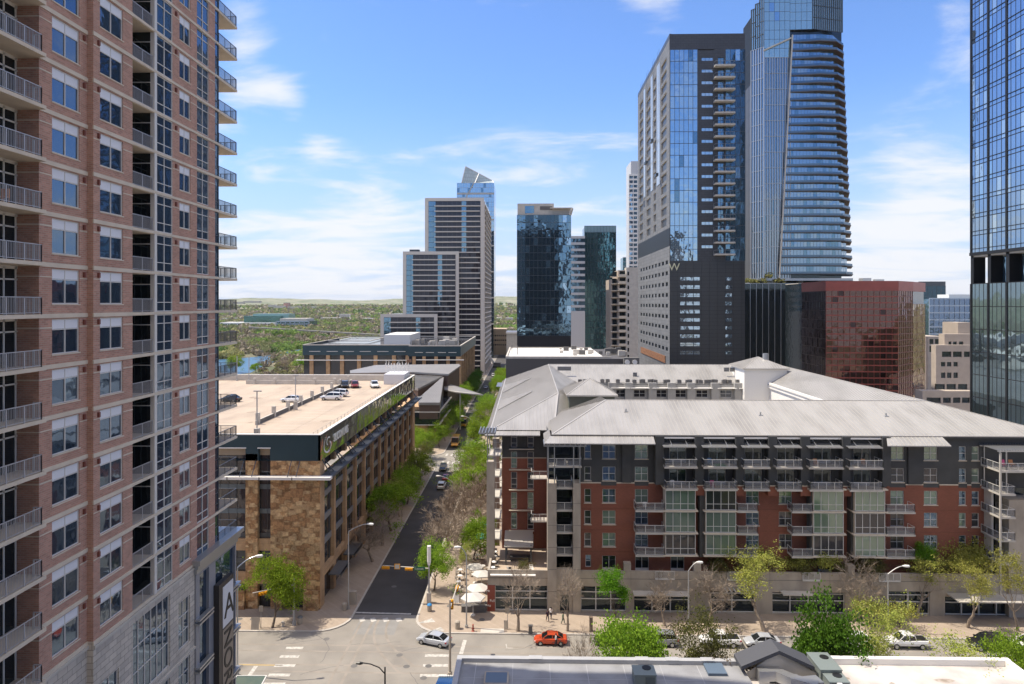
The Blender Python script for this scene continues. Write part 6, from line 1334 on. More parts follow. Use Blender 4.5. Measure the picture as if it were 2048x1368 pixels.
# ---------------------------------------------------------------- trees
def tree_proto(name, seed, h, cr, th, style, lsize=.22, ln=26, tips=(5, 4, 3, 3), bark=M_bark, leaf=None, flat=1.0, trunk_r=.16, upright=.5):
    rn = random.Random(seed); wd = MB(); ends = []
    def grow(p, d, L_, r, lev):
        n = 3; pts = [p]; rad = [r]; q = p
        for i in range(n):
            d = (d + Vector((rn.gauss(0, .12), rn.gauss(0, .12), rn.gauss(0, .06)))).normalized(); q = q + d * L_ / n; pts.append(q); rad.append(r * (1 - .45 * (i+1)/n))
        wd.tube(pts, rad, 6 if lev == 0 else 4 if lev < 3 else 3, 0, False)
        if lev >= len(tips): ends.append((pts[-1], d)); ends.append((pts[-2], d)); return
        k = tips[lev] if lev else tips[0]
        for j in range(k):
            az = 6.283*(j + rn.random()*.7)/k; sp = rn.uniform(.45, .95) if lev else rn.uniform(.5, 1.0)
            u = d.orthogonal().normalized(); v = d.cross(u); nd = (d*math.cos(sp) + (u*math.cos(az)+v*math.sin(az))*math.sin(sp)); nd.z = nd.z*flat + upright*.35; nd.normalize()
            t_ = rn.uniform(.45, 1.0) if j else 1.0; pp = pts[1].lerp(pts[-1], t_) if t_ < 1 else pts[-1]
            grow(pp, nd, L_*rn.uniform(.55, .92) if lev else seg0*rn.uniform(.6, 1.3), rad[-1]*.72, lev+1)
    seg0 = (h - th) * .40
    grow(Vector((0, 0, 0)), Vector((0, 0, 1)), th, trunk_r, 0)
    # fit into the crown box
    mxr = max(math.hypot(e[0].x, e[0].y) for e in ends); mxz = max(e[0].z for e in ends)
    fx = cr / mxr; fz = (h*.95 - th) / max(.1, mxz - th)
    def ft(v): k = max(0, min(1, (v[2]-th*.6)/(th*.6))); return (v[0]*(1+(fx-1)*k), v[1]*(1+(fx-1)*k), v[2] if v[2] < th else th+(v[2]-th)*fz)
    wd.v = [ft(v) for v in wd.v]; ends = [(Vector(ft(e[0])), e[1]) for e in ends]
    t = thing(name, '', 'tree', (0, -500, 0)); t.location = (0, 0, 0)
    wd.build('trunk', bark, t, smooth=True)
    if leaf:
        lf = MB()
        for (e, d) in ends:
            if style == 'sparse' and rn.random() < .35: continue
            if rn.random() < .12: continue
            m_ = int(ln*rn.uniform(.5, 1.4)); R_ = lsize*3.2
            for _ in range(m_):
                p = e + Vector((rn.gauss(0, R_*.55), rn.gauss(0, R_*.55), rn.gauss(0, R_*.4))); a = Vector((rn.gauss(0, 1), rn.gauss(0, 1), rn.gauss(0, .7))).normalized(); b_ = a.orthogonal().normalized(); c = a.cross(b_); k = lsize*rn.uniform(.45, 1.0)
                lf.v += [tuple(p - b_*k*.5), tuple(p + c*k*.45), tuple(p + b_*k*.6), tuple(p - c*k*.45)]; b0 = len(lf.v)-4; lf.f.append([b0, b0+1, b0+2, b0+3]); lf.m.append(0)
        lf.build('crown', leaf, t)
    else:
        tw = MB()
        for (e, d) in ends:
            for _ in range(3):
                dd = (d + Vector((rn.gauss(0, .5), rn.gauss(0, .5), rn.gauss(.1, .3)))).normalized(); tw.tube([e, e+dd*rn.uniform(.4, 1.1)], [.018, .008], 3, 0, False)
        tw.build('twigs', M_barkl, t)
    return t
PT = {
 'green': tree_proto('leafy_tree', 1, 8.0, 4.0, 2.2, 'full', .20, 36, (5, 4, 3, 3), leaf=LM_a, flat=.8),
 'round': tree_proto('leafy_tree', 2, 7.5, 3.6, 1.9, 'full', .19, 36, (6, 4, 3, 3), leaf=leafmat('fresh_green_leaves', (.15, .27, .025), (.28, .41, .045)), flat=.8),
 'tallg': tree_proto('leafy_tree', 3, 8.5, 2.7, 1.3, 'full', .20, 24, (6, 4, 3, 2), leaf=leafmat('vivid_green_leaves', (.09, .24, .018), (.17, .36, .03)), upright=1.3),
 'dark': tree_proto('dark_leafy_tree', 4, 8.5, 4.0, 1.8, 'full', .22, 44, (6, 4, 4, 2), leaf=LM_d, upright=.8),
 'sparse': tree_proto('sparse_tree', 5, 8.5, 3.3, 2.6, 'sparse', .125, 24, (5, 4, 3, 3), bark=M_barkl, leaf=LM_c, upright=1.0),
 'olive': tree_proto('sparse_tree', 6, 9.5, 3.0, 2.4, 'sparse', .15, 34, (5, 4, 3, 3), bark=M_bark, leaf=leafmat('dull_olive_leaves', (.10, .11, .04), (.18, .19, .06)), upright=1.4),
 'bare': tree_proto('bare_tree', 7, 8.0, 3.4, 2.2, 'bare', tips=(5, 3, 3, 2), bark=M_barkl, upright=.9, trunk_r=.22),
 'bare2': tree_proto('bare_tree', 8, 7.5, 3.9, 2.0, 'bare', tips=(5, 4, 3, 3), bark=M_barkl, upright=.6, trunk_r=.22),
 'bush': tree_proto('shrub', 9, 2.6, 1.8, .3, 'full', .16, 16, (6, 4, 3), leaf=LM_c, trunk_r=.06, upright=1.2),
 'bushd': tree_proto('shrub', 10, 2.6, 1.7, .3, 'full', .18, 16, (6, 4, 3), leaf=leafmat('russet_shrub_leaves', (.16, .12, .06), (.14, .17, .05)), trunk_r=.06, upright=1.0),
}
used = set(); rt = random.Random(21)
def tree(kind, x, y, h, label, group=None, z=.14, wf=1.0, name=None, cat='tree'):
    base = PT[kind]; hh = {'green': 8, 'round': 7.5, 'tallg': 8.5, 'dark': 8.5, 'sparse': 8.5, 'olive': 9.5, 'bare': 8, 'bare2': 7.5, 'bush': 2.6, 'bushd': 2.6}[kind]
    o = base if kind not in used else copy_tree(base)
    used.add(kind); s_ = h/hh; o.location = (x, y, z); o.scale = (s_*wf, s_*wf, s_); o.rotation_euler = (0, 0, rt.random()*6.28); o['label'] = label; o['category'] = cat
    if group: o['group'] = group
    elif 'group' in o: del o['group']
    return o
def tpx(kind, px, py, h, label, wf=1.0, z=.14, **k): p = gnd(px, py, z); return tree(kind, p.x, p.y, h, label, z=z, wf=wf, **k)
# corner and cross-street trees, far pavement
tpx('round', 545, 1255, 10.4, 'bright green tree on the corner before the sandstone block, shading the crossing', .92)
tpx('bare', 1036, 1262, 9.6, 'bare tree on the pavement in front of the red brick pier and shop glass', .95)
tpx('bare', 1135, 1262, 9.4, 'bare tree before the concrete portal of the apartments', .75)
tpx('tallg', 1233, 1250, 8.6, 'narrow vivid green tree right of the concrete portal', 1.0)
tpx('bare2', 1330, 1252, 7.4, 'pale bare tree behind the big bright green tree', .8)
tpx('bare2', 1415, 1250, 8.4, 'bare tree before the slatted awning on the far pavement', .9)
tpx('sparse', 1528, 1262, 12.0, 'tall yellow green sparse tree before the middle of the podium', 1.45)
tpx('bare2', 1722, 1240, 9.5, 'brownish bare tree right of the dark tree on the far pavement', .85)
tpx('sparse', 1835, 1235, 10.0, 'light green sparse tree beside the right street lamp', 1.35)
tpx('sparse', 1935, 1255, 10.6, 'pale yellow green tree before the white canopy on the right', 1.2)
tpx('sparse', 2035, 1262, 12.2, 'light green tree at the right edge of the photo', 1.0)
# near pavement trees, standing just beyond the low roofs
def tn(kind, px, y, pyt, label, wf=1.0): x = XY(px, y); h = ZY(px, pyt, y); return tree(kind, x, y, h, label, wf=wf)
tn('round', 1284, 72.5, 1207, 'big bright green tree growing just behind the grey flat roof', .80)
tn('olive', 1404, 72, 1165, 'tall olive thin-leaved tree with bare stems between the two near roofs', .80)
tn('dark', 1652, 72, 1172, 'large dark green tree right behind the dark gable', .72)
tn('sparse', 1788, 72, 1188, 'yellowish sparse tree left behind the white flat roof', .95)
tn('sparse', 1912, 72, 1238, 'low yellowish tree in front of the dark car on the right', 1.25)
tn('round', 2052, 72, 1255, 'green tree at the right edge behind the white flat roof', .7)
tn('bare2', 1160, 73, 1258, 'low bare tree top behind the left part of the grey roof', .55)
# right pavement of the long street
names = {'green': 'yellow green', 'round': 'fresh green', 'bare': 'bare brown', 'bare2': 'spreading bare grey', 'sparse': 'thin-leaved', 'dark': 'dark green', 'tallg': 'slim green', 'olive': 'dull olive'}
tree('green', -14.6, 106.5, 8.6, 'yellow green tree beside the white-topped signal pole at the corner', wf=.95)
tree('sparse', -9.9, 108.5, 7.6, 'thin-leaved small tree beside the white umbrellas at the corner', wf=.7)
tree('round', -9.4, 119.5, 8.6, 'fresh green round tree by the turquoise umbrella', wf=.95)
row = [('bare2', -14.2, 117, 'nearest spreading bare tree over the kerb by the corner trees'), ('bare2', -14.0, 126, 'bare brown tree behind the nearest spreading bare tree'), ('bare2', -8.6, 130, 'bare tree nearest the apartment balconies'), ('bare2', -13.8, 136, 'bare grey tree in the middle of the bare row along the kerb'), ('bare', -9, 141, 'bare twiggy tree against the apartment wall mid block'), ('green', -13.2, 151, 'lone yellow green tree amid the bare ones on the right pavement'), ('bare2', -8.6, 153, 'greyish bare tree right of the lone yellow green tree'), ('bare2', -13.5, 162, 'small bare tree behind the lone yellow green tree'), ('green', -9.0, 164, 'yellow green tree under the street pergola'), ('green', -13.2, 172, 'yellow green tree at the street crossing, kerb side'), ('round', -9.0, 176, 'fresh green tree at the block end near the apartments'), ('green', -12.5, 182, 'last yellow green tree before the second crossing')]
for k, x, y, lb in row: tree(k, x-.6, y, 8.2 + rt.random()*1.3, lb, wf=1.2)
tl = ['first', 'second', 'third', 'fourth', 'fifth', 'sixth', 'seventh', 'eighth', 'ninth', 'tenth']
for i in range(9):
    tree('green' if i % 3 != 2 else 'bare2', -13.2 + (i % 2)*3.4, 211 + i*9, 9.0 + rt.random()*1.5, tl[i] + ' street tree beyond the second crossing on the right pavement, counted from the crossing', wf=1.15)
for i in range(8): tree('round' if i % 2 else 'green', -13.5, 322 + i*10, 9.5, tl[i] + ' tree of the right row passing the dark blue tower, counted from near', wf=1.1)
for i, (k, x, y, h, lb) in enumerate((('bare2', -12.0, 122, 7.5, 'bare tree between the round green tree and the kerb'), ('bare2', -11.5, 132, 8.2, 'bare tree in the inner row, first of the thick bare group'), ('bare', -15.2, 131, 7.6, 'slim bare tree right on the kerb in the bare group'), ('bare2', -11.4, 146, 8.4, 'bare tree in the inner row, before the lone yellow green tree'), ('bare2', -15.0, 144, 7.8, 'bare tree overhanging the road before the lone yellow green tree'), ('green', -10.8, 158, 8.4, 'yellow green tree in the inner row behind the lone one'), ('sparse', -15.0, 157, 8.0, 'thin-leaved tree over the kerb mid block'), ('green', -15.4, 178, 8.8, 'yellow green tree overhanging the kerb before the second crossing'), ('green', -16.0, 215, 9.5, 'yellow green tree leaning over the road just beyond the second crossing'), ('round', -15.5, 232, 9.8, 'fresh green tree leaning over the road opposite the hall canopy'), ('green', -15.5, 250, 10, 'yellow green tree over the road beyond the hall canopy'), ('green', -15.5, 270, 10, 'yellow green tree over the road near the third crossing'))): tree(k, x, y, h, lb, wf=1.2)
# left pavement: in the shade of the stone block
lrow = [('bare2', 118, 7.5, 'bare tree in the shade before the shop awnings on the left pavement'), ('bare', 126, 8.0, 'bare pale-topped tree in front of the bright shaded tree'), ('round', 134, 10.5, 'bright topped green tree catching the sun on the left pavement'), ('sparse', 143, 8, 'thin tree in shadow behind the bright topped tree'), ('green', 152, 8.5, 'green tree in shadow midway along the stone block'), ('olive', 161, 8.5, 'dark tree in shadow farther along the stone block'), ('green', 170, 8, 'green tree before the last bays of the stone block'), ('sparse', 178, 8, 'thin tree at the far corner of the stone block')]
for k, y, h, lb in lrow: tree(k, -26.9, y, h+1, lb, wf=1.15)
tree('tallg', -26.4, 143, 6.2, 'small bright young tree at the left kerb', wf=.6)
for i, (k, x, y, h) in enumerate((('olive', -28, 190, 8), ('green', -30, 197, 9), ('round', -33, 204, 9), ('green', -27.5, 212, 9), ('sparse', -26.8, 222, 9), ('green', -27.2, 234, 9), ('green', -26.8, 245, 9.5), ('dark', -28, 257, 9), ('round', -27, 276, 9.5), ('round', -27, 300, 11), ('dark', -27.2, 322, 10), ('dark', -27.2, 334, 10), ('dark', -27.2, 346, 10), ('dark', -27.2, 358, 10), ('dark', -27.2, 372, 10))):
    tree(k, x, y, h, ('tree %s the angular hall on the left pavement, %s from the crossing' if i < 9 else 'tree %s the far stone block on the left pavement, %s in that row') % ('before', (tl+['eleventh', 'twelfth', 'thirteenth', 'fourteenth', 'fifteenth'])[i if i < 9 else i-9]), wf=1.1)
# terrace shrubs over the podium
for px, k, h, lb in ((1436, 'bushd', 3.2, 'russet bush on the roof terrace under the second glass bay'), (1512, 'bush', 4.0, 'yellow green bush on the roof terrace left of the sparse street tree'), (1548, 'bush', 3.6, 'yellow green bush on the roof terrace behind the sparse street tree'), (1590, 'bush', 3.2, 'third yellow green bush on the roof terrace, right of the sparse tree'), (1606, 'bushd', 3.0, 'dark russet bush on the terrace left of the third glass bay'), (1640, 'bush', 3.8, 'yellow green bush under the third glass bay'), (1680, 'bushd', 2.6, 'dark bush between the two right glass bays'), (1725, 'bushd', 4.0, 'tall russet bush under the rightmost glass bay'), (1752, 'bushd', 3.0, 'russet bush right of the tall russet one'), (1880, 'bushd', 2.8, 'russet bush right of the green terrace tree'), (1905, 'bush', 3.4, 'pale bush left of the large pale terrace bush'), (1932, 'bush', 5.6, 'largest pale green bush on the terrace near the right corner'), (1958, 'bush', 4.6, 'pale green bush beside the white concrete pier'), (1995, 'bushd', 2.6, 'dark plants below the right corner balconies'), (1050, 'bushd', 2.2, 'brown bush beside the terrace pavilion')):
    tree(k, XY(px, 100.4), 100.4, h, lb, z=5.2, name='shrub', cat='shrub')
tree('tallg', XY(1838, 100.5), 100.5, 5.4, 'vivid green little tree growing on the podium terrace', z=5.2, wf=1.3)
tree('bushd', XY(1775, 97.0), 97.0, 3.2, 'mixed shrubs by the right pavement planter', z=.15, cat='shrub'); tree('bush', XY(1740, 96), 96, 4.2, 'yellow shrub by the wall beside the dark tree', z=.15, cat='shrub'); tree('bush', XY(1800, 95.6), 95.6, 3.6, 'second yellow shrub by the wall right of the dark tree', z=.15, cat='shrub')
# riverside single trees
for px, py, k, h, lb in ((528, 752, 'bare', 26, 'large bare tree on the river bank behind the parking deck, the left one'), (575, 750, 'bare2', 20, 'low bare tree between the two larger ones on the bank'), (618, 752, 'bare', 25, 'large bare tree on the river bank, the right one'), (600, 755, 'green', 17, 'yellow green tree between bare ones on the near bank'), (512, 757, 'round', 12, 'small green tree at the left end of the near bank'), (470, 700, 'green', 20, 'green tree on the far bank beside the tower balconies'), (555, 756, 'sparse', 13, 'thin yellowish tree low on the near bank')):
    p = gnd(px, min(py, 752), 0); tree(k, XY(px, 440), 440, h*.62, lb, z=0, wf=1.3)
bk_ = MB()
for i in range(170):
    y = 408 + rnd.random()*45; px = rnd.uniform(520, 735); x = XY(px, y); q_ = max(0, min(1, (px-560)/50))
    if not inpoly(x, y, P): clump(bk_, (x, y, 1.2+2.5*q_), rnd.uniform(1.2, 2)+2.2*q_, 60, .5, rnd.choice((4, 4, 1, 2)))
tag(bk_.build('near_bank_woodland', WM), 'brownish thicket along the near river bank behind the parking deck', 'thicket', kind='stuff')

# ---------------------------------------------------------------- vehicles
M_tyre = mat('tyre', (.018, .018, .019), .8); M_rim = mat('alloy_rim', (.45, .46, .47), .3, .8); M_cgl = mat('car_glass', (.015, .018, .02), .04, .2, spec=.9); M_hl = mat('lamp_clear', (.75, .75, .72), .15); M_tl = mat('lamp_red', (.35, .02, .02), .3)
def carpaint(n, c): 
    m = mat('paint_' + n, c, .28, .15); m.node_tree.nodes['Principled BSDF'].inputs['Coat Weight'].default_value = .6; return m
def vehicle(kind, name, label, paint, loc, heading, group=None, sc=1.0):
    """heading: direction of the front, radians; car built with its front towards +x"""
    t = thing(name, label, {'sedan': 'car', 'suv': 'car', 'pickup': 'pickup', 'van': 'van', 'truck': 'truck'}[kind], (0, 0, 0), group)
    # profile stations: x, sill z, shoulder z, half width ; roof: x, z, half width
    if kind == 'sedan': Ln, W_, hood, roof = 4.6, .90, [(-2.3, .45, .80, .76), (-2.15, .30, .95, .86), (-1.5, .24, .98, .90), (0, .22, .94, .91), (1.1, .24, .92, .90), (1.9, .28, .80, .86), (2.2, .34, .66, .78), (2.3, .42, .56, .68)], [(-1.75, .97, .72), (-1.05, 1.36, .60), (-.1, 1.44, .62), (.45, 1.40, .60), (1.2, .93, .76)]
    elif kind == 'suv': Ln, W_, hood, roof = 4.7, .95, [(-2.3, .5, .95, .82), (-2.2, .35, 1.08, .92), (-1.5, .3, 1.10, .95), (0, .28, 1.08, .95), (1.1, .3, 1.06, .94), (1.9, .34, .98, .90), (2.25, .40, .82, .82), (2.35, .48, .7, .74)], [(-2.15, 1.08, .80), (-1.85, 1.60, .68), (-.2, 1.70, .70), (.5, 1.64, .68), (1.25, 1.08, .80)]
    elif kind == 'pickup': Ln, W_, hood, roof = 5.4, .95, [(-2.7, .5, 1.08, .9), (-2.6, .45, 1.12, .94), (-1.5, .42, 1.12, .95), (0, .4, 1.12, .95), (1.2, .42, 1.12, .94), (2.1, .45, 1.06, .90), (2.5, .5, .9, .84), (2.6, .55, .8, .78)], [(-.95, 1.12, .80), (-.80, 1.68, .68), (.2, 1.76, .70), (.6, 1.70, .68), (1.3, 1.12, .82)]
    elif kind == 'van': Ln, W_, hood, roof = 5.0, 1.0, [(-2.5, .45, 1.0, .95), (-2.4, .4, 1.15, 1.0), (0, .35, 1.15, 1.0), (1.6, .38, 1.1, .97), (2.3, .42, .9, .88), (2.4, .5, .75, .8)], [(-2.42, 1.15, .92), (-2.3, 1.95, .84), (.3, 2.0, .85), (.9, 1.9, .8), (1.8, 1.08, .86)]
    else: Ln, W_, hood, roof = 8.0, 1.2, [(-4, .6, 1.3, 1.2), (-3.9, .5, 1.4, 1.22), (1, .5, 1.4, 1.22), (2.6, .5, 1.35, 1.15), (3.8, .55, 1.2, 1.05), (4, .6, 1.0, 1.0)], [(-3.98, 1.4, 1.2), (-3.9, 2.9, 1.12), (1.2, 2.95, 1.12), (1.9, 2.8, 1.08), (2.5, 1.35, 1.1)]
    b_ = MB(); secs = []
    for (x, zs, zb_, hw) in hood:
        m_ = zs + (zb_-zs)*.55; secs.append([(x, -hw*.86, zs), (x, -hw, zs+.12), (x, -hw*1.0, m_), (x, -hw*.93, zb_-.05), (x, -hw*.80, zb_), (x, hw*.80, zb_), (x, hw*.93, zb_-.05), (x, hw, m_), (x, hw, zs+.12), (x, hw*.86, zs)])
    n = 10
    for s_ in secs: b_.v += s_
    for i in range(len(secs)-1):
        for k in range(n): b_.f.append([i*n+k, (i+1)*n+k, (i+1)*n+(k+1) % n, i*n+(k+1) % n]); b_.m.append(0)
    b_.f.append(list(range(n))[::-1]); b_.f.append([(len(secs)-1)*n+k for k in range(n)]); b_.m += [0, 0]
    # roof skin and pillars
    r0 = roof
    tops = [(x, z, hw) for x, z, hw in r0[1:-1]]
    for a, c in zip(tops, tops[1:]): b_.face([(a[0], -a[2], a[1]), (c[0], -c[2], c[1]), (c[0], c[2], c[1]), (a[0], a[2], a[1])]); b_.face([(a[0], -a[2], a[1]-.06), (a[0], a[2], a[1]-.06), (c[0], c[2], c[1]-.06), (c[0], -c[2], c[1]-.06)])
    for sg in (-1, 1):
        P_ = [(x, sg*hw, z) for x, z, hw in r0]
        for a, c in zip(P_, P_[1:]): b_.beam(a, c, .07, .07)
        if kind != 'truck':
            xm_ = (r0[1][0]+r0[-2][0])/2+.05; b_.beam((xm_, sg*r0[2][2], r0[2][1]-.03), (xm_, sg*(r0[0][2]+.02), r0[0][1]-.03), .08, .05)
    if kind == 'pickup':
        b_.box(-2.65, -1.0, -.8, -.78, .9, 1.14)
    for sg in (-1, 1): b_.box(r0[-1][0]-.32, r0[-1][0]-.12, sg*W_*.95, sg*(W_*.95+.16), r0[-1][1]+.02, r0[-1][1]+.15)
    b_.build('body', paint, t, smooth=False)
    g_ = MB()
    def q4(a, c, sg): g_.face([(a[0], sg*a[2]*.985, a[1]), (c[0], sg*c[2]*.985, c[1]), (c[0], sg*(r0[-1][2] if False else min(a[2], 9))*1.0, c[1]), (a[0], sg*a[2], a[1])])
    base = [r0[0], r0[-1]]
    for sg in (-1, 1): g_.face([(x, sg*hw*.98, z-.02) for x, z, hw in r0] if sg > 0 else [(x, sg*hw*.98, z-.02) for x, z, hw in r0][::-1])
    a, c = r0[0], r0[1]; g_.face([(a[0], -a[2]*.95, a[1]), (a[0], a[2]*.95, a[1]), (c[0], c[2]*.95, c[1]-.02), (c[0], -c[2]*.95, c[1]-.02)])
    a, c = r0[-2], r0[-1]; g_.face([(a[0], -a[2]*.95, a[1]-.02), (a[0], a[2]*.95, a[1]-.02), (c[0], c[2]*.95, c[1]), (c[0], -c[2]*.95, c[1])])
    g_.build('windows', M_cgl, t)
    if kind == 'pickup': m = MB(); m.box(-2.55, -1.05, -.74, .74, 1.121, 1.13); m.build('bed_cover', M_black, t)
    if kind == 'truck':
        m = MB(); m.box(-3.9, 1.2, -1.235, 1.235, 1.5, 1.62); m.build('side_stripe', M_black, t)
    wr = .33 if kind == 'sedan' else .38 if kind != 'truck' else .5; wxs = (-Ln*.30, Ln*.31)
    for x in wxs:
        for sg in (-1, 1):
            m = MB(); y = sg*(W_-.09); m.tube([(x, y-.11, wr), (x, y+.11, wr)], [wr, wr], 16, 0); o = m.build('wheel', M_tyre, t); m = MB(); yo = y+sg*.115; m.tube([(x, yo-.01, wr), (x, yo+.01, wr)], [wr*.62, wr*.60], 10, 0); m.build('rim', M_rim, o)
    fx_e, rx_e = hood[-2][0], hood[1][0]; hz = hood[-2][2]-.08
    for sg in (-1, 1):
        m = MB(); m.box(fx_e-.22, fx_e+.05, sg*hood[-2][3]*.62, sg*(hood[-2][3]+.01), hz-.10, hz+.05); m.build('headlight', M_hl, t)
        m = MB(); m.box(rx_e-.09, rx_e+.12, sg*hood[1][3]*.66, sg*(hood[1][3]+.012), hood[1][2]-.24, hood[1][2]-.08); m.build('tail_light', M_tl, t)
    m = MB(); m.box(hood[-1][0]-.03, hood[-1][0]+.02, -.4, .4, hood[-1][1]+.02, hood[-1][1]+.12); m.build('grille', M_black, t)
    t.location = loc; t.rotation_euler = (0, 0, heading); t.scale = (sc, sc, sc); return t
PI = math.pi
pw, ps, pd, pr, pg = carpaint('white', (.72, .72, .71)), carpaint('silver', (.42, .44, .47)), carpaint('black', (.016, .017, .02)), carpaint('red', (.55, .07, .02)), carpaint('grey', (.23, .24, .26))
def cp(px, py, z=0): p = gnd(px, py, z); return (p.x, p.y, z+.004)
vehicle('sedan', 'parked_car', 'silver sedan turning through the intersection', ps, cp(868, 1287), PI-.36, sc=1.0)
vehicle('sedan', 'parked_car', 'orange red sedan parked at the kerb under the bare tree', pr, cp(1101, 1286), PI, sc=.95)
vehicle('sedan', 'parked_car', 'black car parked left of the big bright green tree', pd, cp(1222, 1287), PI, sc=.98)
vehicle('pickup', 'parked_pickup', 'white crew cab pickup parked right of the big bright green tree', pw, cp(1438, 1290), PI)
vehicle('sedan', 'parked_car', 'silver grey car parked behind the peak of the dark gable', ps, cp(1524, 1291), PI)
vehicle('suv', 'parked_car', 'white car half hidden behind the dark green tree', pw, cp(1704, 1292), PI)
vehicle('pickup', 'parked_pickup', 'white pickup seen through the yellow sparse trees', pw, cp(1812, 1293), PI)
vehicle('suv', 'parked_car', 'black wagon parked on the right before the white canopy', pd, cp(1976, 1297), PI, sc=1.08)
vehicle('suv', 'parked_car', 'white car cut by the right edge of the photo', pw, cp(2062, 1299), PI)
vehicle('suv', 'parked_car', 'dark car parked behind the big bright green tree', pg, cp(1320, 1289), PI)
ZP_ = ZD
for k, nm, px, py, c, hd, lb in (('sedan', 'parked_car', 583, 804, pw, PI*.97, 'white sedan alone on the left half of the parking roof'), ('suv', 'parked_car', 663, 800, pw, PI*1.0, 'front white SUV parked by the dividing wall of the roof'), ('suv', 'parked_car', 676, 793, pw, PI*.98, 'white SUV right behind another one on the roof'), ('suv', 'parked_car', 690, 775, pd, -PI*.42, 'black car beside the red one at the far wall of the parking roof'), ('suv', 'parked_car', 710, 775, carpaint('dark red', (.20, .02, .02)), -PI*.42, 'dark red car at the far wall of the parking roof'), ('suv', 'parked_car', 749, 775, pw, -PI*.40, 'white car standing apart near the stair hut on the roof'), ('sedan', 'parked_car', 462, 803, pd, PI*.9, 'dark car on the parking roof just right of the tower balconies')):
    vehicle(k, nm, lb, c, (gnd(px, py, ZP_).x, gnd(px, py, ZP_).y, ZP_+.004), hd)
for k, nm, x, y, c, hd, lb in (('suv', 'car', -22.8, 184, pd, -PI/2, 'dark car facing us in the middle of the second crossing'), ('sedan', 'car', -20.7, 174, carpaint('brick', (.35, .04, .03)), PI/2, 'red car behind the white one in the shade of the long street'), ('suv', 'car', -20.9, 166, pw, PI/2, 'white car in the shade of the long street'), ('truck', 'work_truck', -22.8, 216, carpaint('bus_yellow', (.62, .28, .02)), -PI/2, 'yellow bus-like truck coming past the angular hall'), ('truck', 'work_truck', -23.3, 250, carpaint('bus_yellow', (.62, .28, .02)), -PI/2, 'second yellow truck behind the first, farther away'), ('suv', 'car', -21.5, 268, pg, -PI/2, 'grey car behind the yellow trucks'), ('van', 'van', -16.8, 226, pd, PI/2, 'black van on the right lane beyond the second crossing'), ('sedan', 'car', -20.0, 305, pd, -PI/2, 'dark car crossing far along the street in the sun patch'), ('suv', 'car', -16.8, 180, pw, PI/2, 'white car near the kerb before the second crossing'), ('van', 'van', -21, 420, pw, -PI/2, 'white van far down the street'), ('suv', 'car', -18, 395, pd, PI/2, 'dark car far down the street'), ('suv', 'car', -22, 360, pg, -PI/2, 'grey car far down the street, left lane')):
    vehicle(k, nm, lb, c, (x, y, .004), hd)

# ---------------------------------------------------------------- street furniture
M_gal = mat('galvanised_pole', (.40, .40, .40), .5, .5); M_ylw = mat('signal_yellow', (.70, .33, .01), .5)
def lamp(name, label, px, py, h, arm, adir, mm, r=.11, z=.15):
    p = gnd(px, py, z); t = thing(name, label, 'street lamp', (p.x, p.y, z)); x, y = p.x, p.y; m = MB(); m.tube([(x, y, z), (x, y, z+h*.6), (x, y, z+h-1.2)], [r, r*.8, r*.65], 8); m.cyl(x, y, z, z+.35, r*2, n=8); m.build('pole', mm, t)
    m = MB(); pts = []
    for k in range(7): a = k/6; pts.append((x + adir[0]*arm*a, y + adir[1]*arm*a, z+h-1.2+1.2*math.sin(a*1.5)))
    m.tube(pts, [r*.6]*7, 6); m.build('arm', mm, t); e = Vector(pts[-1]); d = Vector((adir[0], adir[1], 0)).normalized(); m = MB()
    m.tube([e-d*.15, e+d*.25, e+d*.7, e+d*.8], [.09, .19, .17, .05], 8); m.build('lamp_head', M_white if mm != M_black else M_black, t); return t
lamp('street_lamp', 'tall grey street lamp with long curved arm before the stone block', 697, 1218, 12.6, 3.0, (1, -.1), M_gal)
lamp('street_lamp', 'dark pole street lamp with curved white arm beside the brick tower', 475, 1350, 14.2, 2.2, (.93, .25), M_rim, z=.0)
lamp('street_lamp', 'grey street lamp beside the parking meters at the cafe corner', 933, 1255, 11.2, .9, (-1, -.2), M_gal)
lamp('street_lamp', 'street lamp with short arm rising behind the bright green tree', 1377, 1258, 9.2, 1.2, (1, 0), M_gal)
lamp('street_lamp', 'street lamp with long arm rising behind the yellow sparse tree', 1776, 1262, 9.0, 2.0, (1, -.1), M_gal)
lamp('street_lamp', 'street lamp among the bare trees of the long street', 905, 1045, 9.5, 2.6, (-1, 0), M_gal)
lamp('street_lamp', 'street lamp reaching over the road beyond the second crossing', 945, 893, 9.5, 2.8, (-1, 0), M_gal)
bl = thing('street_lamp', 'black street lamp with bowed arm at the bottom edge of the intersection', 'street lamp', (XY(770, 70), 70, .15)); x = XY(770, 70); zt_ = ZY(770, 1340, 70); m = MB(); m.tube([(x, 70, .15), (x, 70, zt_+.3)], [.12, .08], 8); m.build('pole', M_black, bl); m = MB(); pts = [(x, 70, zt_-.4), (x-.6, 70, zt_+.25), (x-1.5, 70, zt_+.6), (x-2.4, 70, zt_+.72)]; m.tube(pts, [.06]*4, 6); m.build('arm', M_black, bl); m = MB(); m.tube([(x-2.3, 70, zt_+.68), (x-2.6, 70, zt_+.66), (x-3.0, 70, zt_+.66)], [.1, .16, .1], 8); m.build('lamp_head', M_black, bl)
tag(thing('light_pole', 'thin light pole on the parking roof near the front edge', 'light pole', (gnd(514, 856, ZD+2).x, gnd(514, 856, ZD+2).y, ZD))); lp = bpy.data.objects['light_pole']; x, y = lp.location.x, lp.location.y; m = MB(); m.cyl(x, y, ZD+1.9, ZD+7.6, .1, n=6); m.box(x-.5, x+.7, y-.12, y+.12, ZD+7.5, ZD+7.65); m.build('mast', M_gal, lp); boxb('footing', x-.35, x+.35, y-.35, y+.35, ZD, ZD+1.95, M_concl, lp)
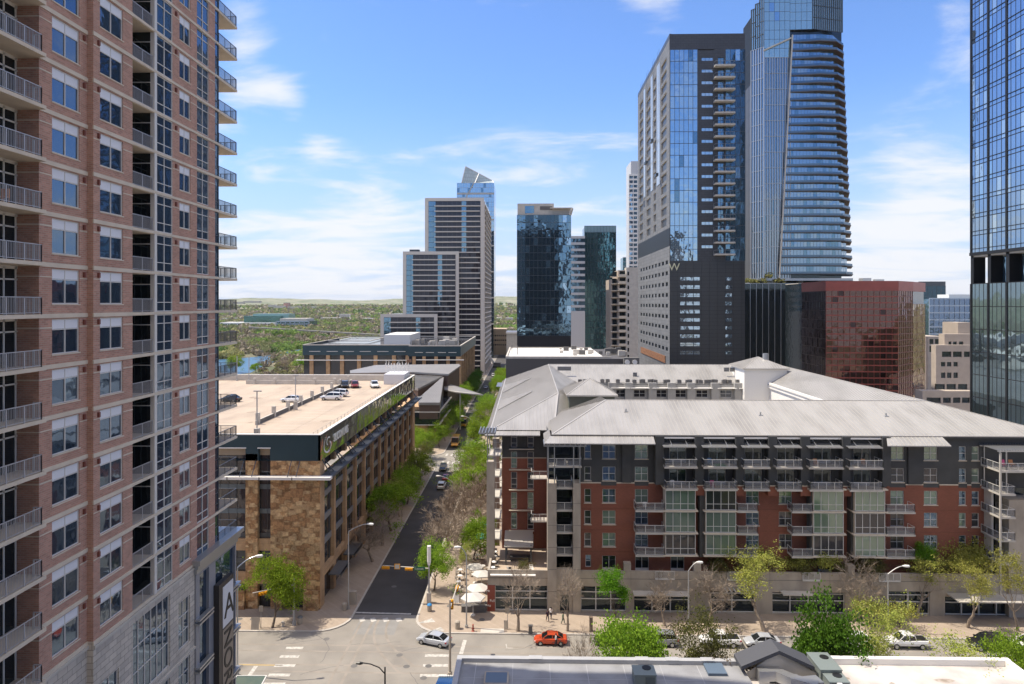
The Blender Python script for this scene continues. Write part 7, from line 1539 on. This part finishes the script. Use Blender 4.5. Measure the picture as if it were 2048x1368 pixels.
lp2 = copy_tree(lp, None, (gnd(591, 820, ZD).x, gnd(591, 820, ZD).y, ZD), 0, .9, 'thin light pole on the parking roof beside the lone white sedan')
for px, lb in ((474, 'thin mast at the left end of the parking roof, nearer the tower'), (498, 'thin mast beside the beige plant room of the parking roof')): t = thing('mast', lb, 'mast', (XY(px, 182), 182, ZD)); m = MB(); x = XY(px, 182); m.cyl(x, 182, ZD, 30.8, .12, n=6); m.cyl(x, 182, ZD, ZD+.3, .3, n=8); m.build('shaft', M_gal, t)
def signal_head(m, x, y, z, ax):     # three lamps in a row along ax
    for k in (-1, 0, 1):
        cx_, cy_, cz_ = x+ax[0]*k*.38, y+ax[1]*k*.38, z+ax[2]*k*.38; m.box(cx_-.19, cx_+.19, cy_-.16, cy_+.16, cz_-.19, cz_+.19, 0); m.tube([(cx_, cy_-.16, cz_), (cx_, cy_-.34, cz_)], [.13, .14], 8, 0, False)
def signal(label, px, py, h, armL, adir, heads, sign=None, z=.15, topped=False, mm=M_gal):
    p = gnd(px, py, z); t = thing('traffic_signal', label, 'traffic light', (p.x, p.y, z)); x, y = p.x, p.y; m = MB(); m.tube([(x, y, z), (x, y, z+h)], [.16, .11], 8); m.cyl(x, y, z, z+.5, .28, n=8); m.build('pole', mm, t)
    e = (x+adir[0]*armL, y+adir[1]*armL, z+h-.6); 
    if armL: m = MB(); m.tube([(x, y, z+h-1.0), e], [.10, .06], 6); m.build('mast_arm', M_concl, t)
    for a_, vert in heads:
        m = MB(); q = Vector((x, y, z+h-1.0)).lerp(Vector(e), a_) if armL else Vector((x, y, z+a_)); signal_head(m, q.x, q.y-.1, q.z-.25, (adir[0], adir[1], 0) if not vert else (0, 0, 1)); m.build('signal_head', M_ylw, t)
    if topped: m = MB(); m.cyl(x, y, z+h, z+h+2.4, .30, n=12); m.cyl(x, y, z+h-.5, z+h, .18, .30, n=10); m.build('antenna_can', M_white, t); m = MB(); m.box(x-.3, x+.3, y-.3, y+.3, z, z+1.5); m.build('base_cabinet', M_concl, t)
    return t, Vector((x, y, z+h-1.0)), Vector(e)
t, a, b_ = signal('white-topped signal pole whose arm reaches over the shaded street', 858, 1205, 6.1, 7.0, (-1, 0), [(.43, False), (.93, False)], topped=True)
q = a.lerp(b_, .2); m = MB(); m.box(q.x-.85, q.x+.85, q.y-.16, q.y-.1, q.z-.35, q.z+.2); sg_ = m.build('street_sign', mat('sign_green', (.02, .12, .05), .5), t); textmesh('sign_text', 'Colorado', .34, (q.x-.72, q.y-.18, q.z-.18), (R(90), 0, 0), M_white, sg_, .005)
q = a.lerp(b_, .68); m = MB(); m.box(q.x-.42, q.x+.42, q.y-.2, q.y-.12, q.z-.35, q.z+.45); m.box(q.x-.32, q.x+.32, q.y-.215, q.y-.2, q.z-.25, q.z+.35, 1); m.build('square_sign', [M_ylw, M_concl], t)
t, a, b_ = signal('signal pole whose arm leans from the stone corner toward the left street', 588, 1250, 6.6, 6.0, (-.72, -.62), [(.75, False)], topped=False)
t, a, b_ = signal('dark signal pole with yellow heads rising behind the corner of the grey roof', 900, 1352, 9.2, 6.0, (.05, 1), [(.93, False), (.25, True)], z=0.0, mm=M_conc)
def bin_(label, px, py, lid): p = gnd(px, py, .15); t = thing('litter_bin', label, 'bin', (p.x, p.y, .15)); m = MB(); m.lathe(p.x, p.y, [(.15, .30), (.2, .34), (.95, .36), (1.0, .33)], 14); m.build('barrel', M_conc, t); m = MB(); m.lathe(p.x, p.y, [(1.0, .36), (1.06, .38), (1.2, .26), (1.27, .1)], 14); m.build('lid', lid, t)
M_lidb = mat('blue_lid', (.03, .22, .50), .4)
bin_('blue lidded bin at the foot of the white-topped signal pole', 859, 1222, M_lidb); bin_('grey bin by the lamp before the shaded stone corner', 689, 1220, M_conc); bin_('grey bin right of the signal pole at the cafe corner', 915, 1257, M_conc); bin_('grey bin beside the signal pole on the left corner', 600, 1247, M_raild)
def box_thing(name, label, cat, px, py, sx, sy, h, mm, part='cabinet', cap=None):
    p = gnd(px, py, .15); t = thing(name, label, cat, (p.x, p.y, .15)); m = MB(); m.box(p.x-sx/2, p.x+sx/2, p.y-sy/2, p.y+sy/2, .2, .15+h); m.build(part, mm, t); m = MB(); m.box(p.x-sx/2-.05, p.x+sx/2+.05, p.y-sy/2-.05, p.y+sy/2+.05, .15, .22); m.box(p.x-sx/2-.04, p.x+sx/2+.04, p.y-sy/2-.04, p.y+sy/2+.04, .15+h, .2+h); m.build('cap', cap or mm, t); return t
box_thing('utility_cabinet', 'grey utility cabinet in the shade behind the tall street lamp', 'cabinet', 706, 1208, 1.0, .7, 1.9, M_conc); box_thing('stone_bollard', 'tall brown stone post on the right pavement', 'post', 1182, 1262, .45, .45, 1.9, mat('brown_stone', (.20, .15, .11), .8)); box_thing('parking_meter_box', 'small dark bin on the kerb between the two bare trees', 'bin', 1061, 1266, .5, .5, 1.0, M_asph2); box_thing('planter', 'dark planter box at the cafe terrace edge', 'planter', 948, 1222, 3.6, .9, .8, M_asph2)
hy = thing('fire_hydrant', 'white fire hydrant beside the tree on the left corner', 'hydrant', gnd(566, 1252, .15)); p = gnd(566, 1252, .15); m = MB(); m.lathe(p.x, p.y, [(.15, .22), (.2, .16), (.6, .16), (.7, .2), (.8, .12), (.88, .03)], 10); m.build('barrel', M_concl, hy); m = MB(); m.tube([(p.x-.25, p.y, .62), (p.x+.25, p.y, .62)], [.08, .08], 8); m.build('outlet', M_concl, hy)
h2 = thing('standpipe', 'small red standpipe beside the lamp at the cafe corner', 'standpipe', gnd(946, 1262, .15)); p = gnd(946, 1262, .15); m = MB(); m.lathe(p.x, p.y, [(.15, .25), (.25, .12), (.9, .10), (1.0, .14), (1.1, .04)], 10); m.build('barrel', mat('dull_red_paint', (.30, .06, .04), .6), h2); m = MB(); m.tube([(p.x-.2, p.y, .5), (p.x+.2, p.y, .5)], [.09, .09], 8); m.build('outlet', MATS['dull_red_paint'], h2)
def aframe(label, px, py, w_, h, mm, ry=.0):
    p = gnd(px, py, .15); t = thing('sign_board', label, 'sign board', (p.x, p.y, .15)); m = MB(); m.slab3([(p.x-w_/2, p.y-.25, .15), (p.x+w_/2, p.y-.25, .15), (p.x+w_/2, p.y, .15+h), (p.x-w_/2, p.y, .15+h)], .04); m.build('panel', mm, t); m = MB(); m.beam((p.x-w_/2, p.y+.3, .15), (p.x-w_/2, p.y, .15+h), .05, .05); m.beam((p.x+w_/2, p.y+.3, .15), (p.x+w_/2, p.y, .15+h), .05, .05); m.build('leg', M_framed, t)
aframe('grey board on legs standing left of the green corner tree', 511, 1258, 1.1, 1.6, M_conc); aframe('white a-board near the cafe umbrellas', 913, 1204, .8, 1.1, M_white); aframe('small sign on a thin pole before the shop window', 1012, 1258, .5, 1.2, M_conc)
for px, py, lb in ((1015, 1258, 'street sign seen from its back on a thin pole beside the bare tree'), (522, 1254, 'thin pole with small sign left of the green corner tree')):
    p = gnd(px, py, .15); t = thing('pole_sign', lb, 'sign', (p.x, p.y, .15)); m = MB(); m.cyl(p.x, p.y, .15, 3.1, .04, n=6); m.build('pole', M_gal, t); m = MB(); m.box(p.x-.3, p.x+.3, p.y-.06, p.y-.03, 2.3, 3.1); m.build('panel', M_conc, t)
M_umb = mat('umbrella_white', (.50, .49, .46), .8); M_turq = mat('umbrella_turquoise', (.05, .42, .42), .8)
def umbrella(label, px, py, r, mm=M_umb, z=.15, h=2.7):
    p = gnd(px, py, z+h); t = thing('patio_umbrella', label, 'umbrella', (p.x, p.y, z)); m = MB(); n = 6
    for k in range(n):
        a, b_ = 6.283*k/n+.2, 6.283*(k+1)/n+.2; c_ = (p.x, p.y, z+h+.45); A = (p.x+r*math.cos(a), p.y+r*math.sin(a), z+h-.1); B = (p.x+r*math.cos(b_), p.y+r*math.sin(b_), z+h-.1); m.face([A, B, c_]); m.face([(A[0], A[1], A[2]-.15), (B[0], B[1], B[2]-.15), B, A])
    m.build('canopy', mm, t); m = MB(); m.cyl(p.x, p.y, z, z+h+.4, .04, n=6); m.cyl(p.x, p.y, z, z+.1, .35, n=10); m.build('pole', M_white, t); return t
umbrella('large white umbrella nearest the red brick pier', 946, 1193, 1.8); umbrella('white umbrella just behind the nearest one at the cafe', 955, 1174, 1.75); umbrella('white umbrella against the podium wall farther back', 963, 1146, 1.6); umbrella('pale umbrella half under the thin-leaved corner tree', 950, 1132, 1.5); umbrella('turquoise umbrella beyond the round green tree', 963, 1071, 1.5, M_turq); umbrella('turquoise umbrella against the apartment wall, farther off', 968, 1047, 1.3, M_turq)
def table_set(label, x, y, z, mm=M_white, group=None):
    t = thing('cafe_table', label, 'table', (x, y, z), group); m = MB(); m.cyl(x, y, z+.72, z+.76, .42, n=12); m.build('table_top', mm, t); m = MB(); m.cyl(x, y, z, z+.72, .04, n=6); m.cyl(x, y, z, z+.04, .22, n=10); m.build('pedestal', M_framed, t); return t
def chair(label, x, y, z, rz, mm, group=None):
    t = thing('cafe_chair', label, 'chair', (0, 0, 0), group); m = MB(); m.box(-.22, .22, -.22, .22, .43, .47); m.build('seat', mm, t); m = MB(); m.box(-.22, .22, .19, .23, .5, .88); m.build('backrest', mm, t)
    for a in (-.19, .19):
        for c in (-.19, .19): m = MB(); m.box(a-.015, a+.015, c-.015, c+.015, 0, .43 if c < 0 else .6); m.build('leg', M_framed, t)
    t.location = (x, y, z); t.rotation_euler = (0, 0, rz); return t
T0 = table_set('small white round table in the row on the cafe pavement', gnd(917, 1172, .15).x, gnd(917, 1172, .15).y, .15, group='tables on the cafe pavement')
C0 = chair('light cafe chair beside a round table on the pavement', gnd(921, 1176, .15).x, gnd(921, 1176, .15).y, .15, 1.0, M_concl, 'chairs on the cafe pavement')
rc = random.Random(6)
for px, py in ((920, 1160), (921, 1148), (916, 1184), (942, 1212), (958, 1214), (966, 1140), (955, 1118), (948, 1150), (962, 1095)):
    p = gnd(px, py, .15); copy_tree(T0, None, (p.x, p.y, .15))
    for k in (0, 2.2, 4.0): copy_tree(C0, None, (p.x+.75*math.cos(k), p.y+.75*math.sin(k), .15), k - PI/2 + rc.random()*.4)
T1 = table_set('round white table along the parapet of the corner terrace', XY(985, 101), 101, 5.2, group='tables on the corner terrace')
for y in (103.2, 105.4, 107.4): copy_tree(T1, None, (XY(985, 101)+.1, y, 5.2))
C1_ = chair('dark chair on the corner roof terrace', XY(994, 103), 103, 5.2, .3, M_asph2, 'chairs on the corner terrace')
for px, y, r_ in ((996, 106, 1), (992, 101.4, 2), (1020, 100.6, 0), (1046, 100.6, 3)): copy_tree(C1_, None, (XY(px, y), y, 5.2), r_)
dt = thing('dining_table', 'long dark table under the terrace pavilion', 'table', (XY(1040, 105), 105.5, 5.2)); x = XY(1040, 105); m = MB(); m.box(x-1.6, x+1.6, 105, 106.2, 5.9, 5.98); m.build('table_top', M_framed, dt)
for a in (-1.4, 1.4): m = MB(); m.box(x+a-.06, x+a+.06, 105.1, 106.1, 5.2, 5.9); m.build('leg', M_framed, dt)
lg0 = thing('lounge_chair', 'white lounge chair at the front parapet of the terrace', 'lounge chair', (0, 0, 0), 'white lounge chairs on the terrace'); m = MB(); m.box(-.3, .3, -.9, .5, .3, .38); m.build('seat', M_white, lg0); m = MB(); m.slab3([(-.3, .5, .36), (.3, .5, .36), (.3, .95, .85), (-.3, .95, .85)], .06); m.build('backrest', M_white, lg0)
for a in (-.25, .25): m = MB(); m.box(a-.03, a+.03, -.85, .5, 0, .3); m.build('leg', M_white, lg0)
lg0.location = (XY(1026, 100.6), 101, 5.2); copy_tree(lg0, None, (XY(1064, 100.6), 101, 5.2), .2); lg0.rotation_euler = (0, 0, 1.5)
# balcony clutter
def clutter(label, px, y, z, mm, cat='chair', name='balcony_chair'): 
    t = thing(name, label, cat, (XY(px, y), y, z)); x = XY(px, y); m = MB(); m.box(x-.3, x+.3, y-.3, y+.3, z+.32, z+.42); m.build('seat', mm, t); m = MB(); m.slab3([(x-.3, y+.22, z+.4), (x+.3, y+.22, z+.4), (x+.3, y+.36, z+.95), (x-.3, y+.36, z+.95)], .06); m.build('backrest', mm, t); m = MB()
    for a in (-.26, .26):
        for b_ in (-.26, .26): m.box(x+a-.025, x+a+.025, y+b_-.025, y+b_+.025, z, z+.32)
    m.each('leg', mm, t)
M_pink = mat('pink_plastic', (.60, .08, .20), .5); M_or = mat('orange_wood', (.50, .22, .08), .6); M_bl = mat('blue_cloth', (.10, .20, .35), .8)
for lb, px, z, mm in (('pink chair on the top right corner balcony', 2008, 21.4, M_pink), ('orange chair beside the pink one on the top right balcony', 2024, 21.4, M_or), ('light wooden chair on the top balcony just left of the awninged windows', 1728, 21.4, M_or), ('white chair on the second row leftmost balcony', 1345, 18.15, M_white), ('white chair on the left side balcony under the top rows', 1290, 14.9, M_white), ('blue covered seat on the second top balcony', 1420, 21.4, M_bl), ('red item of seating on the balcony above the second glass bay', 1425, 18.15, M_pink), ('wooden chair on the fifth top balcony from the left', 1632, 21.4, M_or)): clutter(lb, px, 100.3, z, mm)
grs = thing('green_mat', 'bright green mat spread on the second top balcony', 'mat', (XY(1440, 100), 100.2, 21.4)); m = MB(); m.box(XY(1430, 100), XY(1452, 100), 99.4, 101.2, 21.402, 21.43); m.build('turf', mat('turf_green', (.06, .28, .08), .9), grs)

for lb, y, k, mm in (('grey chair behind the balcony railing of the brick tower, the upper of two', 39.6, -10, M_conc), ('pale chair on a lower near balcony of the brick tower', 40.2, -11, M_white), ('wooden chair on a near balcony of the brick tower high up', 39.8, 0, M_or)):
    cl_ = thing('balcony_chair', lb, 'chair', (XL-.7, y, zb0+FH*k)); m = MB(); x = XL-.75; z = zb0+FH*k; m.box(x-.25, x+.25, y-.25, y+.25, z+.4, z+.46); m.build('seat', mm, cl_); m = MB(); m.box(x-.25, x+.25, y+.2, y+.26, z+.46, z+.95); m.build('backrest', mm, cl_); m = MB()
    for a in (-.22, .22):
        for b_ in (-.22, .22): m.box(x+a-.02, x+a+.02, y+b_-.02, y+b_+.02, z, z+.4)
    m.each('leg', mm, cl_)
# ---------------------------------------------------------------- people
def person(label, px, py, z=.15, face=0.0, shirt=(.6, .6, .58), legs=(.03, .03, .04), skin=(.36, .21, .14), hair=(.03, .02, .015), stride=.18, h=1.72, arm=.15):
    p = gnd(px, py, z); t = thing('person', label, 'person', (0, 0, 0)); s = h/1.72
    J = {'pel': (0, 0, .92), 'wa': (0, .01, 1.05), 'ch': (0, 0, 1.28), 'nk': (0, 0, 1.47), 'hd': (0, -.02, 1.58), 'tp': (0, -.01, 1.70)}
    vs, es, rs = [], [], []
    def chain(pts, rads, start=None):
        pr_ = start
        for q, r_ in zip(pts, rads):
            vs.append(q); rs.append(r_); i = len(vs)-1
            if pr_ is not None: es.append((pr_, i))
            pr_ = i
        return pr_
    chain([J['pel'], J['wa'], J['ch'], J['nk'], J['hd'], J['tp']], [.15, .13, .155, .055, .095, .07])
    for sg in (-1, 1):
        f = sg*stride; chain([(sg*.10, 0, .86), (sg*.10, -f*.6-.02, .50), (sg*.10, -f*1.2+.02, .10), (sg*.10, -f*1.2-.13, .04)], [.09, .065, .045, .035], 0)
        g_ = -sg*arm; chain([(sg*.19, 0, 1.40), (sg*.23, -g_*.4+.02, 1.13), (sg*.24, -g_-.06, .90), (sg*.235, -g_*1.15-.08, .80)], [.058, .042, .032, .028], 2)
        hi = len(vs)-1; hx, hy_, hz = vs[hi]
        for k in range(4): chain([(hx+(k-1.5)*.012*1, hy_-.01+(k-1.5)*.018, hz-.05), (hx-sg*.008, hy_-.015+(k-1.5)*.02, hz-.085+abs(k-1.5)*.008)], [.009, .008], hi)
        chain([(hx, hy_-.045, hz-.03)], [.010], hi)
    def skinned(name, idx_z, m_, grow, lo, hi_):
        me = bpy.data.meshes.new(name); me.from_pydata(vs, es, []); o = bpy.data.objects.new(name, me); COL.objects.link(o); o.parent = t
        a = o.modifiers.new('skin', 'SKIN')
        for i, sv in enumerate(me.skin_vertices[0].data): sv.radius = (rs[i]+grow, rs[i]+grow); sv.use_root = (i == 0)
        a.use_smooth_shade = True; b_ = o.modifiers.new('sub', 'SUBSURF'); b_.levels = 1; b_.render_levels = 1
        dg = bpy.context.evaluated_depsgraph_get(); m2_ = bpy.data.meshes.new_from_object(o.evaluated_get(dg)); o.modifiers.clear(); o.data = m2_; m2_.materials.clear(); m2_.materials.append(m_)
        if lo is not None:
            import bmesh
            bm = bmesh.new(); bm.from_mesh(m2_); bmesh.ops.delete(bm, geom=[f for f in bm.faces if not (lo(f.calc_center_median()))], context='FACES'); bm.to_mesh(m2_); bm.free()
        return o
    k_ = str(round(shirt[0]*97+legs[1]*13+shirt[2]*7, 2))
    skinned('body', 0, mat('skin' + str(round(skin[0], 2)), skin, .6), 0, None, None)
    skinned('shirt', 0, mat('shirt' + k_, shirt, .85), .014, lambda c: .93 < c.z < 1.47 and (abs(c.x) < .20 or c.z > 1.16), None)
    skinned('trousers', 0, mat('trousers' + k_, legs, .85), .014, lambda c: .14 < c.z < .97 and abs(c.x) < .19, None)
    m = MB(); m.lathe(0, .012, [(1.56, .095), (1.64, .112), (1.70, .095), (1.74, .03)], 10); m.build('hair', mat('hair' + str(round(hair[0], 2)), hair, .8), t)
    m = MB(); m.box(-.045, -.02, -.118, -.108, 1.60, 1.615); m.box(.02, .045, -.118, -.108, 1.60, 1.615); m.box(-.03, .03, -.116, -.108, 1.535, 1.545); m.build('face_features', M_ink, t); m = MB(); m.tube([(0, -.11, 1.60), (0, -.135, 1.565)], [.008, .015], 5); m.build('nose', mat('skin' + str(round(skin[0], 2)), skin, .6), t)
    t.location = (p.x, p.y, z); t.rotation_euler = (0, 0, face); t.scale = (s, s, s); return t
person('person in dark clothes walking left of one in a white top', 1095, 1243, face=.4, shirt=(.05, .03, .05), legs=(.03, .02, .04))
person('person in white sleeveless top and dark shorts walking past the portal', 1102, 1238, face=2.6, shirt=(.70, .68, .68), legs=(.05, .04, .05))
person('person in green clothes walking beside the bare tree at the portal', 1126, 1248, face=1.3, shirt=(.10, .18, .12), legs=(.06, .11, .09))
person('person in white shirt and dark shorts standing in the road behind the red car', 1112, 1293, z=.0, face=1.6, shirt=(.62, .62, .64), legs=(.02, .02, .025), stride=.1)
person('person in dull red clothes far along the cafe pavement', 961, 1112, face=.9, shirt=(.28, .10, .10), legs=(.10, .04, .05))
bc = thing('bicycle', 'bicycle beside the person standing in the road by the red car', 'bicycle', gnd(1116, 1294, 0)); p = gnd(1116, 1294, 0)
for dx_ in (-.5, .5):
    m = MB(); n = 16
    for k in range(n): a, b_ = 6.283*k/n, 6.283*(k+1)/n; m.beam((p.x+dx_+.33*math.cos(a), p.y, .35+.33*math.sin(a)), (p.x+dx_+.33*math.cos(b_), p.y, .35+.33*math.sin(b_)), .03, .03)
    m.build('wheel', M_tyre, bc)
m = MB()
for a, b_ in (((-.5, .35), (-.12, .85)), ((-.12, .85), (.38, .85)), ((.38, .9), (.5, .35)), ((-.1, .35), (.36, .78)), ((-.5, .35), (-.1, .35)), ((-.1, .35), (-.15, .95))): m.beam((p.x+a[0], p.y, a[1]), (p.x+b_[0], p.y, b_[1]), .035, .035)
m.box(p.x-.27, p.x-.03, p.y-.06, p.y+.06, .95, 1.0); m.beam((p.x+.36, p.y-.25, 1.0), (p.x+.36, p.y+.25, 1.0), .03, .03); m.build('frame', M_framed, bc)
for k in list(PT):
    if k not in used:
        for c in list(PT[k].children): bpy.data.objects.remove(c)
        bpy.data.objects.remove(PT[k])

# ---------------------------------------------------------------- air
hzm = bpy.data.materials.new('haze'); hzm.use_nodes = True; t = hzm.node_tree
for n in list(t.nodes): t.nodes.remove(n)
o_ = t.nodes.new('ShaderNodeOutputMaterial'); v_ = t.nodes.new('ShaderNodeVolumePrincipled'); v_.inputs['Color'].default_value = (.86, .91, .97, 1); v_.inputs['Density'].default_value = 2.6e-5; v_.inputs['Anisotropy'].default_value = .2
t.links.new(v_.outputs[0], o_.inputs['Volume'])
m = MB(); m.box(-9800, 9800, -500, 14500, -3, 240); tag(m.build('haze', hzm), 'thin pale haze over the whole city', 'haze', kind='stuff')
# seams, patches and small vents that real roofs carry
m = MB(); rs_ = random.Random(12)
for i in range(7): x = XY(940, 60) + i*3.6; m.box(x, x+.06, 40, 67.3, 9.501, 9.506)
for i in range(3): m.box(XY(925, 64), XY(1470, 64), 58+i*3.3, 58.05+i*3.3, 9.508, 9.512)
m.build('membrane_seam', MATS['grey_parapet'], NR)
m = MB()
for i in range(9):
    x = XY(1660, 62) + rs_.random()*17; y = 57 + rs_.random()*9; s_ = rs_.uniform(.3, 1.0); m.face([(x+s_*math.cos(a)*rs_.uniform(.7, 1.2), y+.5*s_*math.sin(a)*rs_.uniform(.7, 1.2), 9.503+i*.0004) for a in [k*.7 for k in range(9)]])
m.build('dirt_stain', mat('dirt_stain', (.26, .215, .17), .9, col2=(.42, .37, .32), vs=2), WR)
m = MB(); ns_ = 0
for i in range(34):
    x = XL - 4 - rs_.random()*50; y = YA + 4 + rs_.random()*74; s_ = rs_.uniform(.25, .8)
    if abs(x - XWl) > 1.5: m.face([(x+s_*math.cos(a)*rs_.uniform(.6, 1.3), y+s_*1.7*math.sin(a)*rs_.uniform(.6, 1.3), ZD+.003+i*.0002) for a in [k*.7 for k in range(9)]])
m.build('oil_stain', mat('oil_stain', (.24, .19, .15), .9, col2=(.36, .29, .22), vs=2), SB)
m = MB()
for i in range(1, 9): y = YA + i*9.3; m.box(XF+.5, XWl-.1, y, y+.07, ZD+.0104, ZD+.0125); m.box(XWl+.4, XL-.5, y, y+.07, ZD+.0104, ZD+.0125)
for x in (-38.5, -58, -70): m.box(x, x+.07, YA+1, YB-9.5, ZD+.013, ZD+.0145)
m.build('deck_joint', MATS['oil_stain'], SB)
